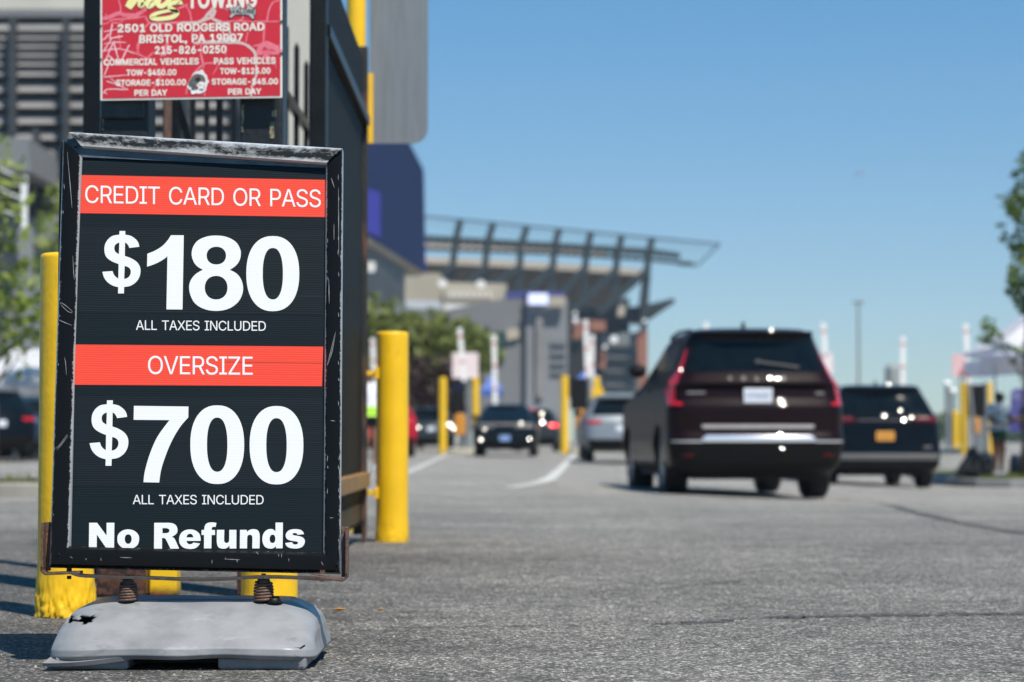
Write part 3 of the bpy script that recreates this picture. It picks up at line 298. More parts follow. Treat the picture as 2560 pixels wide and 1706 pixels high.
def mat(name, c, rough=0.6, metal=0.0, var=0.12, scale=6.0, bump=0.0, bscale=60.0, c2=None, spec=0.5, coat=0.0, stretch=None, thr=None):
    m = bpy.data.materials.new(name)
    m.use_nodes = True
    n, l = m.node_tree.nodes, m.node_tree.links
    p = n['Principled BSDF']
    p.inputs['Roughness'].default_value = rough
    p.inputs['Metallic'].default_value = metal
    p.inputs['Specular IOR Level'].default_value = spec
    if coat:
        p.inputs['Coat Weight'].default_value = coat
        p.inputs['Coat Roughness'].default_value = 0.03
    c = tuple(c[:3])
    if c2 is None:
        a_ = tuple(max(0, x * (1 - var)) for x in c); b_ = tuple(min(1, x * (1 + var)) for x in c)
    else:
        a_, b_ = c, tuple(c2[:3])
    tc = n.new('ShaderNodeTexCoord')
    mp = n.new('ShaderNodeMapping')
    l.new(tc.outputs['Object'], mp.inputs[0])
    if stretch: mp.inputs['Scale'].default_value = stretch
    nz = n.new('ShaderNodeTexNoise'); nz.inputs['Scale'].default_value = scale; nz.inputs['Detail'].default_value = 6
    nz.inputs['Roughness'].default_value = 0.62
    l.new(mp.outputs[0], nz.inputs['Vector'])
    cr = n.new('ShaderNodeValToRGB')
    lo, hi = thr if thr else (0.32, 0.68)
    cr.color_ramp.elements[0].position = lo; cr.color_ramp.elements[1].position = hi
    cr.color_ramp.elements[0].color = (*a_, 1); cr.color_ramp.elements[1].color = (*b_, 1)
    l.new(nz.outputs['Fac'], cr.inputs[0])
    l.new(cr.outputs[0], p.inputs['Base Color'])
    if bump:
        nb = n.new('ShaderNodeTexNoise'); nb.inputs['Scale'].default_value = bscale; nb.inputs['Detail'].default_value = 4
        l.new(mp.outputs[0], nb.inputs['Vector'])
        bp = n.new('ShaderNodeBump'); bp.inputs['Strength'].default_value = bump; bp.inputs['Distance'].default_value = 0.01
        l.new(nb.outputs['Fac'], bp.inputs['Height']); l.new(bp.outputs[0], p.inputs['Normal'])
    return m

def glow(name, c, s):
    m = mat(name, c, 0.3)
    p = m.node_tree.nodes['Principled BSDF']
    p.inputs['Emission Color'].default_value = (*c[:3], 1); p.inputs['Emission Strength'].default_value = s
    return m

MAT = {}
MAT['white_vinyl'] = mat('white_vinyl', (0.80, 0.82, 0.83), 0.35, var=0.03)
MAT['red_vinyl'] = mat('red_vinyl', (0.80, 0.062, 0.045), 0.4, var=0.05, scale=9)
MAT['black_paint'] = mat('black_paint', (0.004, 0.0045, 0.0055), 0.35, var=0.35, scale=14, bump=0.15, bscale=90, spec=.3)
MAT['fence_paint'] = mat('fence_paint', (0.0045, 0.006, 0.0075), 0.45, var=0.4, scale=9, bump=0.2, bscale=60, c2=(0.010, 0.0125, 0.0145), spec=.25)
MAT['yellow_paint'] = mat('yellow_paint', (0.76, 0.46, 0.008), 0.42, var=0.07, scale=5, bump=0.13, bscale=40)
MAT['grey_plastic'] = mat('grey_plastic', (0.135, 0.142, 0.152), 0.40, var=0.08, scale=7, bump=0.16, bscale=22, c2=(0.235, 0.243, 0.257), thr=(.25, .6))
MAT['black_plastic'] = mat('black_plastic', (0.005, 0.005, 0.005), 0.5, spec=.25)
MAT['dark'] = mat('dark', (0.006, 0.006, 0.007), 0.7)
MAT['rust'] = mat('rust', (0.030, 0.022, 0.020), 0.8, scale=22, bump=0.8, bscale=40, c2=(0.16, 0.055, 0.025), thr=(0.42, 0.62))
MAT['rusty_steel'] = mat('rusty_steel', (0.06, 0.038, 0.030), 0.62, scale=40, bump=0.3, bscale=120, c2=(0.15, 0.078, 0.052))
MAT['dark_steel'] = mat('dark_steel', (0.05, 0.047, 0.045), 0.5, scale=30, bump=0.2, bscale=100, metal=0.3, c2=(0.10, 0.085, 0.075))
MAT['alu'] = mat('alu', (0.27, 0.275, 0.28), 0.42, metal=0.6, var=0.12, scale=3, stretch=(8, 8, 0.8))
MAT['chrome'] = mat('chrome', (0.74, 0.74, 0.80), 0.10, metal=0.6, var=0.03)
MAT['reflect_tint'] = mat('reflect_tint_trim', (0.55, 0.50, 0.48), 0.42, metal=0.5, var=0.06)  # pinkish ground reflection of the chrome strip put into its base colour
MAT['rubber'] = mat('rubber', (0.013, 0.013, 0.013), 0.75, bump=0.2)
MAT['rim'] = mat('rim', (0.30, 0.31, 0.32), 0.3, metal=0.8)
MAT['glass_dark'] = mat('glass_dark', (0.004, 0.007, 0.010), 0.03, var=0.2, spec=0.22)
MAT['tail_red'] = mat('tail_red', (0.42, 0.006, 0.010), 0.18, coat=0.6)
MAT['concrete'] = mat('concrete', (0.27, 0.255, 0.225), 0.85, var=0.2, scale=3, bump=0.3)

# ------------------------------------------------------------------ ground, kerbs, markings
def asphalt_material():
    m = bpy.data.materials.new('asphalt'); m.use_nodes = True
    n, l = m.node_tree.nodes, m.node_tree.links
    p = n['Principled BSDF']; p.inputs['Roughness'].default_value = 0.82; p.inputs['Specular IOR Level'].default_value = 0.35
    g = n.new('ShaderNodeNewGeometry')
    def vor(scale):
        v = n.new('ShaderNodeTexVoronoi'); v.inputs['Scale'].default_value = scale
        l.new(g.outputs['Position'], v.inputs['Vector']); return v
    def noi(scale, det=5, rough=0.6, vec=None):
        v = n.new('ShaderNodeTexNoise'); v.inputs['Scale'].default_value = scale; v.inputs['Detail'].default_value = det; v.inputs['Roughness'].default_value = rough
        l.new(vec or g.outputs['Position'], v.inputs['Vector']); return v
    def ramp(src, stops):
        r = n.new('ShaderNodeValToRGB')
        e = r.color_ramp.elements
        while len(e) < len(stops): e.new(0.5)
        for q, (pos, v) in zip(e, stops):
            q.position = pos; q.color = (v, v, v, 1) if not isinstance(v, tuple) else (*v, 1)
        l.new(src, r.inputs[0]); return r.outputs[0]
    def mul(a, b, t='MULTIPLY', fac=1.0):
        x = n.new('ShaderNodeMix'); x.data_type = 'RGBA'; x.blend_type = t; x.inputs[0].default_value = fac
        l.new(a, x.inputs[6]); l.new(b, x.inputs[7]); return x.outputs[2]
    big = vor(140.0); small = vor(360.0)
    sep = n.new('ShaderNodeSeparateColor'); l.new(big.outputs['Color'], sep.inputs[0])
    sep2 = n.new('ShaderNodeSeparateColor'); l.new(small.outputs['Color'], sep2.inputs[0])
    stones = ramp(sep.outputs[0], [(0.0, (0.048, 0.047, 0.044)), (0.12, (0.080, 0.078, 0.073)), (0.45, (0.121, 0.116, 0.109)), (0.72, (0.169, 0.161, 0.150)), (0.85, (0.34, 0.325, 0.30)), (1.0, (0.64, 0.615, 0.56))])
    grit = ramp(sep2.outputs[0], [(0.0, 0.45), (0.25, .78), (0.6, 0.95), (0.9, 1.35), (1.0, 1.9)])
    c = mul(stones, grit)
    # bitumen film: where it survives the stones are hidden
    film = noi(9.0, 6, 0.7)
    film_r = ramp(film.outputs['Fac'], [(0.40, 1.05), (0.64, 0.62)])
    c = mul(c, film_r)
    patch = noi(0.55, 4, 0.6)
    c = mul(c, ramp(patch.outputs['Fac'], [(0.33, 0.78), (0.66, 1.14)]))
    # long darker wheel tracks and stains drawn out along the lane
    mp = n.new('ShaderNodeMapping'); mp.inputs['Scale'].default_value = (0.7, 1.1, 1); l.new(g.outputs['Position'], mp.inputs[0])
    st = noi(1.3, 5, 0.65, mp.outputs[0])
    c = mul(c, ramp(st.outputs['Fac'], [(0.30, 0.72), (0.55, 1.03)]))
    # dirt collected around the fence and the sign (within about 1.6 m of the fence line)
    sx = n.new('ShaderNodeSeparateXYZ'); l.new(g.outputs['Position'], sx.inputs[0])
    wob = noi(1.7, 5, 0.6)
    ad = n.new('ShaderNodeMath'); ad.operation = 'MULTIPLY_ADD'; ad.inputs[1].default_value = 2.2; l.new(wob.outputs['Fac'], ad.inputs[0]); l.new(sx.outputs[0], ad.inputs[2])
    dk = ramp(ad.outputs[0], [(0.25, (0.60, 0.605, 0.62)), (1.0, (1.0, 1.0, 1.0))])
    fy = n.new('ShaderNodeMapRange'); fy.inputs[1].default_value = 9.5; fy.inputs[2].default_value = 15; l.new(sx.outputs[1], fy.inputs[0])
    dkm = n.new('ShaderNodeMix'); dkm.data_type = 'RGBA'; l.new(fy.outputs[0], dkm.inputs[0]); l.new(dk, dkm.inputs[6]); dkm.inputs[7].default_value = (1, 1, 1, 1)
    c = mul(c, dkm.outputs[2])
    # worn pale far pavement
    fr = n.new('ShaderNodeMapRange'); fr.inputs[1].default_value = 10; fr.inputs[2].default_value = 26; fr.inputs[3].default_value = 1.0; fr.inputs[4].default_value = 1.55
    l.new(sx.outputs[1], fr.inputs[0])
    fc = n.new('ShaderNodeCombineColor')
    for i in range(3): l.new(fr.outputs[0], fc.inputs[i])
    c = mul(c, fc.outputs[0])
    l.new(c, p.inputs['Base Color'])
    h1 = n.new('ShaderNodeMath'); h1.operation = 'ADD'; l.new(big.outputs['Distance'], h1.inputs[0]); l.new(noi(330, 2).outputs['Fac'], h1.inputs[1])
    bp = n.new('ShaderNodeBump'); bp.inputs['Strength'].default_value = 0.75; bp.inputs['Distance'].default_value = 0.004; bp.invert = True
    l.new(h1.outputs[0], bp.inputs['Height']); l.new(bp.outputs[0], p.inputs['Normal'])
    return m

MAT['asphalt'] = asphalt_material()
def ys_(a, b, n): return [a + (b - a) * i / n for i in range(n + 1)]
Y = ys_(-6, 14, 10) + ys_(15, 85, 70) + [95, 110, 140, 200, 320, 600, 900]
X = [-900, -300, -120, -60, -30] + ys_(-20, 26, 92) + [34, 60, 120, 300, 900]
g = MB()
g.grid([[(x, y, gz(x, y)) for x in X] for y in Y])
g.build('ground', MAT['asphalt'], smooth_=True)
tag(bpy.data.objects['ground'], kind='structure')

MAT['road_paint'] = mat('road_paint', (0.36, 0.36, 0.34), 0.7, scale=5, c2=(0.55, 0.55, 0.52), bump=0.2)
def broken(m, scale, lo, hi):
    """lets the ground show through where the seam has worn away"""
    n, l = m.node_tree.nodes, m.node_tree.links
    g_ = n.new('ShaderNodeNewGeometry'); z = n.new('ShaderNodeTexNoise'); z.inputs['Scale'].default_value = scale; z.inputs['Detail'].default_value = 5; z.inputs['Roughness'].default_value = .75
    l.new(g_.outputs['Position'], z.inputs['Vector'])
    r = n.new('ShaderNodeMapRange'); r.inputs[1].default_value = lo; r.inputs[2].default_value = hi; l.new(z.outputs['Fac'], r.inputs[0])
    l.new(r.outputs[0], n['Principled BSDF'].inputs['Alpha'])
def strip(name, pts, widths, m, h=0.005, kind='structure'):
    """a sheet on the ground along photo points"""
    b = MB()
    P = [GP(*p) for p in pts]
    rows = []
    for i, p in enumerate(P):
        d = (P[min(i + 1, len(P) - 1)] - P[max(i - 1, 0)]); d.z = 0; d.normalize()
        s = Vector((d.y, -d.x, 0)) * widths[i] / 2
        q0, q1 = p - s, p + s
        rows.append([(q0.x, q0.y, gz(q0.x, q0.y) + h), (q1.x, q1.y, gz(q1.x, q1.y) + h)])
    b.grid(rows)
    return tag(b.build(name, m), kind=kind)
def along(pts, n):
    return spline(pts, n, closed=False)
l1 = along([(1000, 1190), (1060, 1163), (1120, 1136), (1160, 1120)], 4)
strip('lane_line', l1, [0.14] * len(l1), MAT['road_paint'])
l2 = along([(1275, 1219), (1330, 1211), (1372, 1198), (1405, 1170), (1430, 1142), (1452, 1117)], 4)
strip('lane_line', l2, [0.17] * len(l2), MAT['road_paint'])
# tar seams
MAT['tar'] = mat('tar', (0.045, 0.045, 0.044), 0.8, bump=0.4, bscale=80, scale=30, c2=(0.095, 0.093, 0.090), thr=(0.45, 0.75))
broken(MAT['road_paint'], 6, .30, .40)
broken(MAT['tar'], 34, .40, .60)
def seam(pts, w0, seed):
    rnd = random.Random(seed)
    q = along(pts, 14)
    ws = []
    wv = w0
    for _ in q:
        wv = max(w0 * 0.25, min(w0 * 1.7, wv + rnd.uniform(-.45, .45) * w0)); ws.append(wv)
    q = [(x, y + rnd.uniform(-0.8, 0.8) * min(1, w0 * 30)) for x, y in q]
    strip('tar_seam', q, ws, MAT['tar'], 0.003)
seam([(960, 1571), (1240, 1568), (1440, 1565), (1640, 1562)], 0.030, 1)
seam([(1640, 1562), (1780, 1556), (1860, 1547), (2020, 1544), (2260, 1539), (2600, 1535)], 0.055, 2)
seam([(2100, 1252), (2200, 1258), (2300, 1285), (2420, 1312), (2600, 1340)], 0.09, 3)
seam([(1650, 1474), (1740, 1464), (1850, 1456)], 0.03, 4)
seam([(1860, 1432), (1960, 1430)], 0.02, 5)
seam([(1340, 1668), (1420, 1671)], 0.008, 6)
seam([(2370, 1673), (2440, 1678), (2560, 1683)], 0.025, 7)
seam([(2080, 1246), (2200, 1254), (2320, 1258)], 0.30, 9)
# small stones lying about
MAT['stone'] = mat('stone', (0.05, 0.05, 0.05), 0.9, scale=30, c2=(0.42, 0.41, 0.38), thr=(0.3, 0.7))
b = MB(); rnd = random.Random(5)
for _ in range(900):
    d = 4.75 + 6 * rnd.random() ** 1.7
    x = rnd.uniform(-0.24, 0.24) * d
    if rnd.random() < 0.5: x = -0.1 * d + rnd.gauss(0, 0.35)
    r = 0.0015 + 0.0035 * rnd.random() ** 2
    V = [(x + r * math.cos(a) * rnd.uniform(.7, 1.2), d + r * math.sin(a) * rnd.uniform(.7, 1.2), gz(x, d)) for a in (0, 1.25, 2.5, 3.8, 5)]
    V.append((x, d, gz(x, d) + r * rnd.uniform(.7, 1.3)))
    b.add(V, [(i, (i + 1) % 5, 5) for i in range(5)])
tag(b.build('grit', MAT['stone']), 'loose grit scattered over the asphalt around the sign', 'gravel', kind='stuff')
# dry leaves
MAT['leaf_dry'] = mat('leaf_dry', (0.62, 0.27, 0.03), 0.7, var=0.3, scale=60)
for k, (px, py, s, lb) in enumerate([(849, 1529, 0.042, 'curled orange leaf lying just right of the sign base, biggest of three'),
                             (952, 1527, 0.026, 'small orange leaf lying furthest right of the sign base'),
                             (806, 1529, 0.012, 'tiny orange leaf fragment touching the grey sign base edge')]):
    p = GP(px, py); b = MB()
    N = 7; rows = []
    for i in range(N + 1):
        t = i / N; ww = s * 0.32 * math.sin(math.pi * min(1, t * 0.97 + 0.015)) ** 0.8
        zc = 0.003 + 0.008 * (t - .5) ** 2 * s / .03
        rows.append([(p.x + (t - .5) * s, p.y + j * ww, p.z + zc + abs(j) * ww * 0.5) for j in (-1, 0, 1)])
    b.grid(rows)
    tag(b.build('fallen_leaf', MAT['leaf_dry'], smooth_=True), lb, 'leaf', 'dry leaves on the asphalt')

# ------------------------------------------------------------------ the price sign
yaw, lean, roll = 0.0540, 0.1564, -0.0093
u_ = Vector((math.cos(yaw), math.sin(yaw), 0)); n_ = Vector((math.sin(yaw), -math.cos(yaw), 0))
v_ = Vector((0, 0, 1)) * math.cos(lean) - n_ * math.sin(lean)
u2 = u_ * math.cos(roll) + v_ * math.sin(roll); v2 = v_ * math.cos(roll) - u_ * math.sin(roll)
U_, V_ = u2, v2
N_ = U_.cross(V_).normalized()
if N_.y > 0: N_ = -N_
O_ = Vector((-0.7626, 5.6, 1.1786))
class Plane:
    def __init__(s, o, u, v, n): s.o, s.u, s.v, s.n = o, u, v, n
    def uv(s, px, py, h=0.0):
        r = ray(px, py); c0 = Vector((0, 0, HC)); o = s.o + s.n * h
        t = (o - c0).dot(s.n) / r.dot(s.n)
        q = c0 + r * t - s.o
        return (q.dot(s.u), q.dot(s.v))
    def P(s, px, py, h=0.0):
        a, b = s.uv(px, py, h); return s.o + s.u * a + s.v * b + s.n * h
    def flat(s, mb, loops, h, mi=0, px=True):
        L = [[s.uv(*p, h) if px else p for p in l] for l in loops]
        V, F = fill2d(L)
        W3 = [s.o + s.u * q[0] + s.v * q[1] + s.n * h for q in V]
        F2 = []
        for f in F:
            a, b, c = W3[f[0]], W3[f[1]], W3[f[2]]
            F2.append(f if (b - a).cross(c - a).dot(s.n) > 0 else tuple(reversed(f)))
        mb.add(W3, F2, mi)
SP = Plane(O_, U_, V_, N_)
base_c = Vector((-0.766, 5.50, 0))
sign = thing('sidewalk_sign', 'black framed parking price sign on a grey base with red bands reading $180 and $700', 'sign', base_c)

def poster_material(name, c1, c2, strength):
    m = bpy.data.materials.new(name); m.use_nodes = True
    n, l = m.node_tree.nodes, m.node_tree.links
    p = n['Principled BSDF']; p.inputs['Roughness'].default_value = 0.42; p.inputs['Specular IOR Level'].default_value = 0.22
    uv = n.new('ShaderNodeUVMap')
    mp = n.new('ShaderNodeMapping'); mp.inputs['Scale'].default_value = (0.6, 210, 1); l.new(uv.outputs[0], mp.inputs[0])
    nz = n.new('ShaderNodeTexNoise'); nz.inputs['Scale'].default_value = 1.0; nz.inputs['Detail'].default_value = 3; l.new(mp.outputs[0], nz.inputs['Vector'])
    sp = n.new('ShaderNodeSeparateXYZ'); l.new(uv.outputs[0], sp.inputs[0])
    mu = n.new('ShaderNodeMath'); mu.operation = 'MULTIPLY'; mu.inputs[1].default_value = 2 * math.pi / 0.0056; l.new(sp.outputs[1], mu.inputs[0])
    sn = n.new('ShaderNodeMath'); sn.operation = 'SINE'; l.new(mu.outputs[0], sn.inputs[0])
    mr = n.new('ShaderNodeMapRange'); mr.inputs[1].default_value = -1; mr.inputs[2].default_value = 1; l.new(sn.outputs[0], mr.inputs[0])
    ml = n.new('ShaderNodeMath'); ml.operation = 'MULTIPLY'; l.new(mr.outputs[0], ml.inputs[0]); l.new(nz.outputs['Fac'], ml.inputs[1])
    cr = n.new('ShaderNodeValToRGB'); cr.color_ramp.elements[0].color = (*c1, 1); cr.color_ramp.elements[1].color = (*c2, 1)
    cr.color_ramp.elements[0].position = 0.15; cr.color_ramp.elements[1].position = 0.62
    l.new(ml.outputs[0], cr.inputs[0]); l.new(cr.outputs[0], p.inputs['Base Color'])
    bp = n.new('ShaderNodeBump'); bp.inputs['Strength'].default_value = strength; bp.inputs['Distance'].default_value = 0.0006
    l.new(sn.outputs[0], bp.inputs['Height']); l.new(bp.outputs[0], p.inputs['Normal'])
    return m
MAT['poster'] = poster_material('poster', (0.0028, 0.0066, 0.0092), (0.0060, 0.0115, 0.0150), 0.10)
MAT['insert'] = poster_material('price_insert', (0.0040, 0.0076, 0.0098), (0.0115, 0.0172, 0.0205), 0.10)
MAT['red_band'] = poster_material('red_band', (0.66, 0.052, 0.030), (0.74, 0.078, 0.046), 0.10)
MAT['vinyl_white'] = poster_material('vinyl_white', (0.64, 0.66, 0.68), (0.71, 0.72, 0.72), 0.06)

def add_uv(o, plane):
    me = o.data; uvl = me.uv_layers.new(name='UVMap')
    off = wloc(o.parent) if o.parent else Vector((0, 0, 0))
    for lp in me.loops:
        q = me.vertices[lp.vertex_index].co + off - plane.o
        uvl.data[lp.index].uv = (q.dot(plane.u), q.dot(plane.v))
def sheet(name, polys, h, m, parent, plane=SP):
    b = MB()
    for p in polys: plane.flat(b, [p], h)
    o = b.build(name, m, parent)
    add_uv(o, plane)
    return o
def sub(o, parent):       # local child of a mesh part: same origin as its part
    return o

def plane_prism(mb, quad, h0, h1, plane=SP):
    f = [plane.P(*q, h1) for q in quad]
    g_ = []
    for q in quad:
        a, b_ = plane.uv(*q, h1)
        g_.append(plane.o + plane.u * a + plane.v * b_ + plane.n * h0)
    n = len(quad)
    mb.add(f + g_, [tuple(range(n)), tuple(range(2 * n - 1, n - 1, -1))] + [(i, i + n, (i + 1) % n + n, (i + 1) % n) for i in range(n)])

# backing panel and poster
b = MB(); plane_prism(b, [(150, 355), (845, 385), (842, 1425), (135, 1408)], -0.035, -0.006)
b.build('back_panel', MAT['black_plastic'], sign)
poster = sheet('poster', [[(195, 380), (824, 404), (816, 1400), (165, 1385)]], 0.0, MAT['poster'], sign)
ins = sheet('price_insert', [[(199, 566), (813, 576), (808, 788), (190, 782)]], 0.0004, MAT['insert'], poster)
ins2 = sheet('price_insert', [[(181, 990), (806, 996), (804, 1222), (176, 1216)]], 0.0004, MAT['insert'], poster)
rb1 = sheet('red_band', [[(196, 437.7), (816, 450.2), (814, 543.3), (192, 533.2)]], 0.0006, MAT['red_band'], poster)
rb2 = sheet('red_band', [[(180, 861.5), (808, 867.2), (805, 966.2), (175, 962.3)]], 0.0006, MAT['red_band'], poster)
MAT['fold_dark'] = mat('fold_dark', (0.004, 0.007, 0.010), 0.4)
# vinyl folds (creased film across the insert)
for (x0, y0, x1, y1, t) in ((186, 735, 812, 741, 2.0), (178, 1198, 420, 1201, 1.8), (187, 642, 480, 644, 0.8), (560, 905, 806, 908, 0.9)):
    b = MB(); SP.flat(b, [[(x0, y0), (x1, y1), (x1, y1 + t), (x0, y0 + t)]], 0.0007)
    b.build('fold', MAT['fold_dark'], poster)

# ---- lettering
def z1(x, y): return (240 + x / 4.357, 560 + y / 4.357)
def z2(x, y): return (210 + x / 4.128, 980 + y / 4.128)
def z3(x, y): return (180 + x / 3.795, 1280 + y / 3.795)
def tr(f, pts): return [f(*p[:2]) + tuple(p[2:]) for p in pts]
def dollar(f):
    c = 1
    outer = [(256, 78, c), (319, 78, c), (318, 118, c), (380, 132), (435, 170), (462, 210), (472, 250, c), (364, 263, c), (352, 236), (335, 215), (316, 204, c),
             (314, 350, c), (380, 374), (440, 412), (475, 460), (485, 515), (472, 580), (435, 635), (375, 675), (306, 688, c), (304, 758, c), (240, 758, c), (242, 690, c),
             (180, 672), (125, 635), (88, 585), (69, 523, c), (180, 514, c), (192, 548), (212, 575), (243, 597, c), (246, 438, c), (180, 412), (125, 375), (98, 330), (91, 270), (102, 215), (135, 165), (185, 130), (254, 118, c)]
    h1 = [(254, 204, c), (225, 216), (205, 238), (199, 268), (208, 300), (228, 318), (250, 330, c)]
    h2 = [(312, 458, c), (350, 472), (372, 495), (379, 525), (370, 560), (345, 588), (307, 602, c)]
    return [spline(tr(f, o)) for o in (outer, h1, h2)]
def d2(f):   # the second dollar sign, measured on its own
    s = lambda x, y: f((x - 69) * (458 - 57) / (485 - 69) + 57, (y - 78) * (763 - 88) / (758 - 78) + 88)
    return dollar(s)
let = []
let += dollar(z1)
let.append(spline(tr(z1, [(816, 124, 1), (956, 125, 1), (942, 933, 1), (767, 932, 1), (778, 354, 1), (740, 384), (690, 414), (625, 444), (556, 467, 1), (559, 326, 1), (640, 293), (720, 243), (780, 180)])))
let.append(spline(tr(z1, [(1310, 128), (1420, 142), (1520, 195), (1570, 275), (1577, 340), (1560, 405), (1520, 458), (1458, 502, 1), (1530, 541), (1580, 605), (1602, 690), (1590, 775), (1540, 860), (1440, 926), (1310, 949), (1180, 928), (1080, 868), (1030, 780), (1014, 690), (1032, 615), (1085, 548), (1164, 500, 1), (1105, 465), (1062, 410), (1042, 335), (1056, 255), (1110, 182), (1205, 139)])))
let.append([z1(*p) for p in superell(1205, 1416, 250, 443, 2.15)])
let.append([z1(*p) for p in superell(1185, 1432, 567, 824, 2.15)])
let.append([z1(*p) for p in superell(1637, 2214, 133, 952, 2.28)])
let.append([z1(*p) for p in superell(1816, 2036, 263, 824, 2.35)])
let += d2(z2)
let.append(spline(tr(z2, [(515, 145, 1), (1078, 152, 1), (1076, 264, 1), (990, 365), (905, 510), (840, 665), (795, 810), (776, 936, 1), (614, 933, 1), (628, 820), (680, 640), (760, 460), (882, 292, 1), (512, 289, 1)])))
let.append([z2(*p) for p in superell(1097, 1653, 139, 952, 2.28)])
let.append([z2(*p) for p in superell(1269, 1480, 266, 825, 2.35)])
let.append([z2(*p) for p in superell(1709, 2264, 146, 956, 2.28)])
let.append([z2(*p) for p in superell(1881, 2092, 272, 829, 2.35)])
# No Refunds
c = 1
nr = [
 [(163, 104, c), (238, 104, c), (328, 226, c), (328, 104, c), (402, 104, c), (399, 346, c), (326, 346, c), (236, 216, c), (234, 346, c), (160, 346, c)],
 [(534, 166), (590, 180), (628, 216), (637, 258), (625, 308), (585, 342), (534, 350), (478, 340), (440, 304), (430, 258), (440, 212), (480, 178)],
 [(534, 214), (556, 224), (566, 258), (556, 292), (534, 304), (510, 292), (500, 258), (510, 224)],
 [(780, 104, c), (920, 104, c), (962, 112), (990, 134), (1001, 172), (990, 208), (948, 238, c), (968, 250), (984, 276), (1016, 350, c), (934, 350, c), (898, 276), (882, 252), (854, 248, c), (854, 350, c), (778, 350, c)],
 [(858, 155, c), (896, 155, c), (918, 164), (924, 178), (916, 196), (894, 203, c), (858, 203, c)],
 [(1118, 167), (1168, 176), (1206, 206), (1219, 244), (1220, 276, c), (1086, 276, c), (1096, 298), (1118, 308), (1140, 302), (1150, 292, c), (1215, 300, c), (1192, 330), (1160, 348), (1118, 352), (1062, 342), (1026, 308), (1016, 262), (1030, 210), (1066, 178)],
 [(1086, 243, c), (1096, 218), (1120, 208), (1142, 218), (1152, 243, c)],
 [(1255, 172, c), (1256, 150), (1268, 120), (1292, 104), (1330, 100), (1371, 105, c), (1362, 144, c), (1344, 142), (1328, 150), (1325, 172, c), (1357, 172, c), (1357, 220, c), (1324, 220, c), (1322, 347, c), (1252, 347, c), (1253, 220, c), (1229, 220, c), (1229, 172, c)],
 [(1375, 171, c), (1445, 171, c), (1443, 262), (1448, 286), (1466, 296), (1486, 286), (1491, 262), (1492, 171, c), (1560, 171, c), (1559, 348, c), (1495, 348, c), (1495, 320, c), (1468, 344), (1430, 350), (1392, 338), (1376, 306), (1373, 260)],
 [(1594, 171, c), (1659, 171, c), (1659, 192, c), (1684, 172), (1722, 164), (1760, 174), (1778, 204), (1781, 250), (1779, 347, c), (1710, 347, c), (1711, 250), (1706, 226), (1688, 218), (1668, 226), (1662, 252), (1661, 347, c), (1592, 347, c)],
 [(1931, 102, c), (2001, 102, c), (1998, 346, c), (1935, 346, c), (1935, 326, c), (1912, 344), (1878, 349), (1836, 336), (1812, 300), (1806, 254), (1816, 208), (1846, 174), (1884, 163), (1912, 170), (1931, 186, c)],
 [(1904, 217), (1922, 226), (1929, 256), (1922, 286), (1902, 296), (1882, 286), (1875, 256), (1884, 226)],
 [(2202, 212, c), (2140, 218, c), (2132, 206), (2116, 201), (2098, 204), (2093, 213), (2104, 222), (2150, 230), (2190, 244), (2208, 268), (2206, 300), (2184, 332), (2148, 346), (2108, 348), (2064, 342), (2034, 322), (2022, 296, c), (2088, 288, c), (2098, 304), (2118, 310), (2138, 305), (2144, 294), (2134, 283), (2090, 276), (2046, 262), (2028, 232), (2034, 200), (2062, 174), (2112, 164), (2164, 170), (2190, 188)],
]
let += [spline(tr(z3, q)) for q in nr]
let += text_px('CREDIT CARD OR PASS', 'R', 213, 802, 507.5, 518.5, 44)
let += text_px('ALL TAXES INCLUDED', 'R', 340, 664.5, 825, 827.5, 24.0)
let += text_px('OVERSIZE', 'R', 370, 632, 935.5, 937.5, 45.5)
let += text_px('ALL TAXES INCLUDED', 'R', 332, 659, 1261, 1261.5, 23.5)
b = MB()
SP.flat(b, let, 0.0010)
lt = b.build('lettering', MAT['vinyl_white'], poster); add_uv(lt, SP)

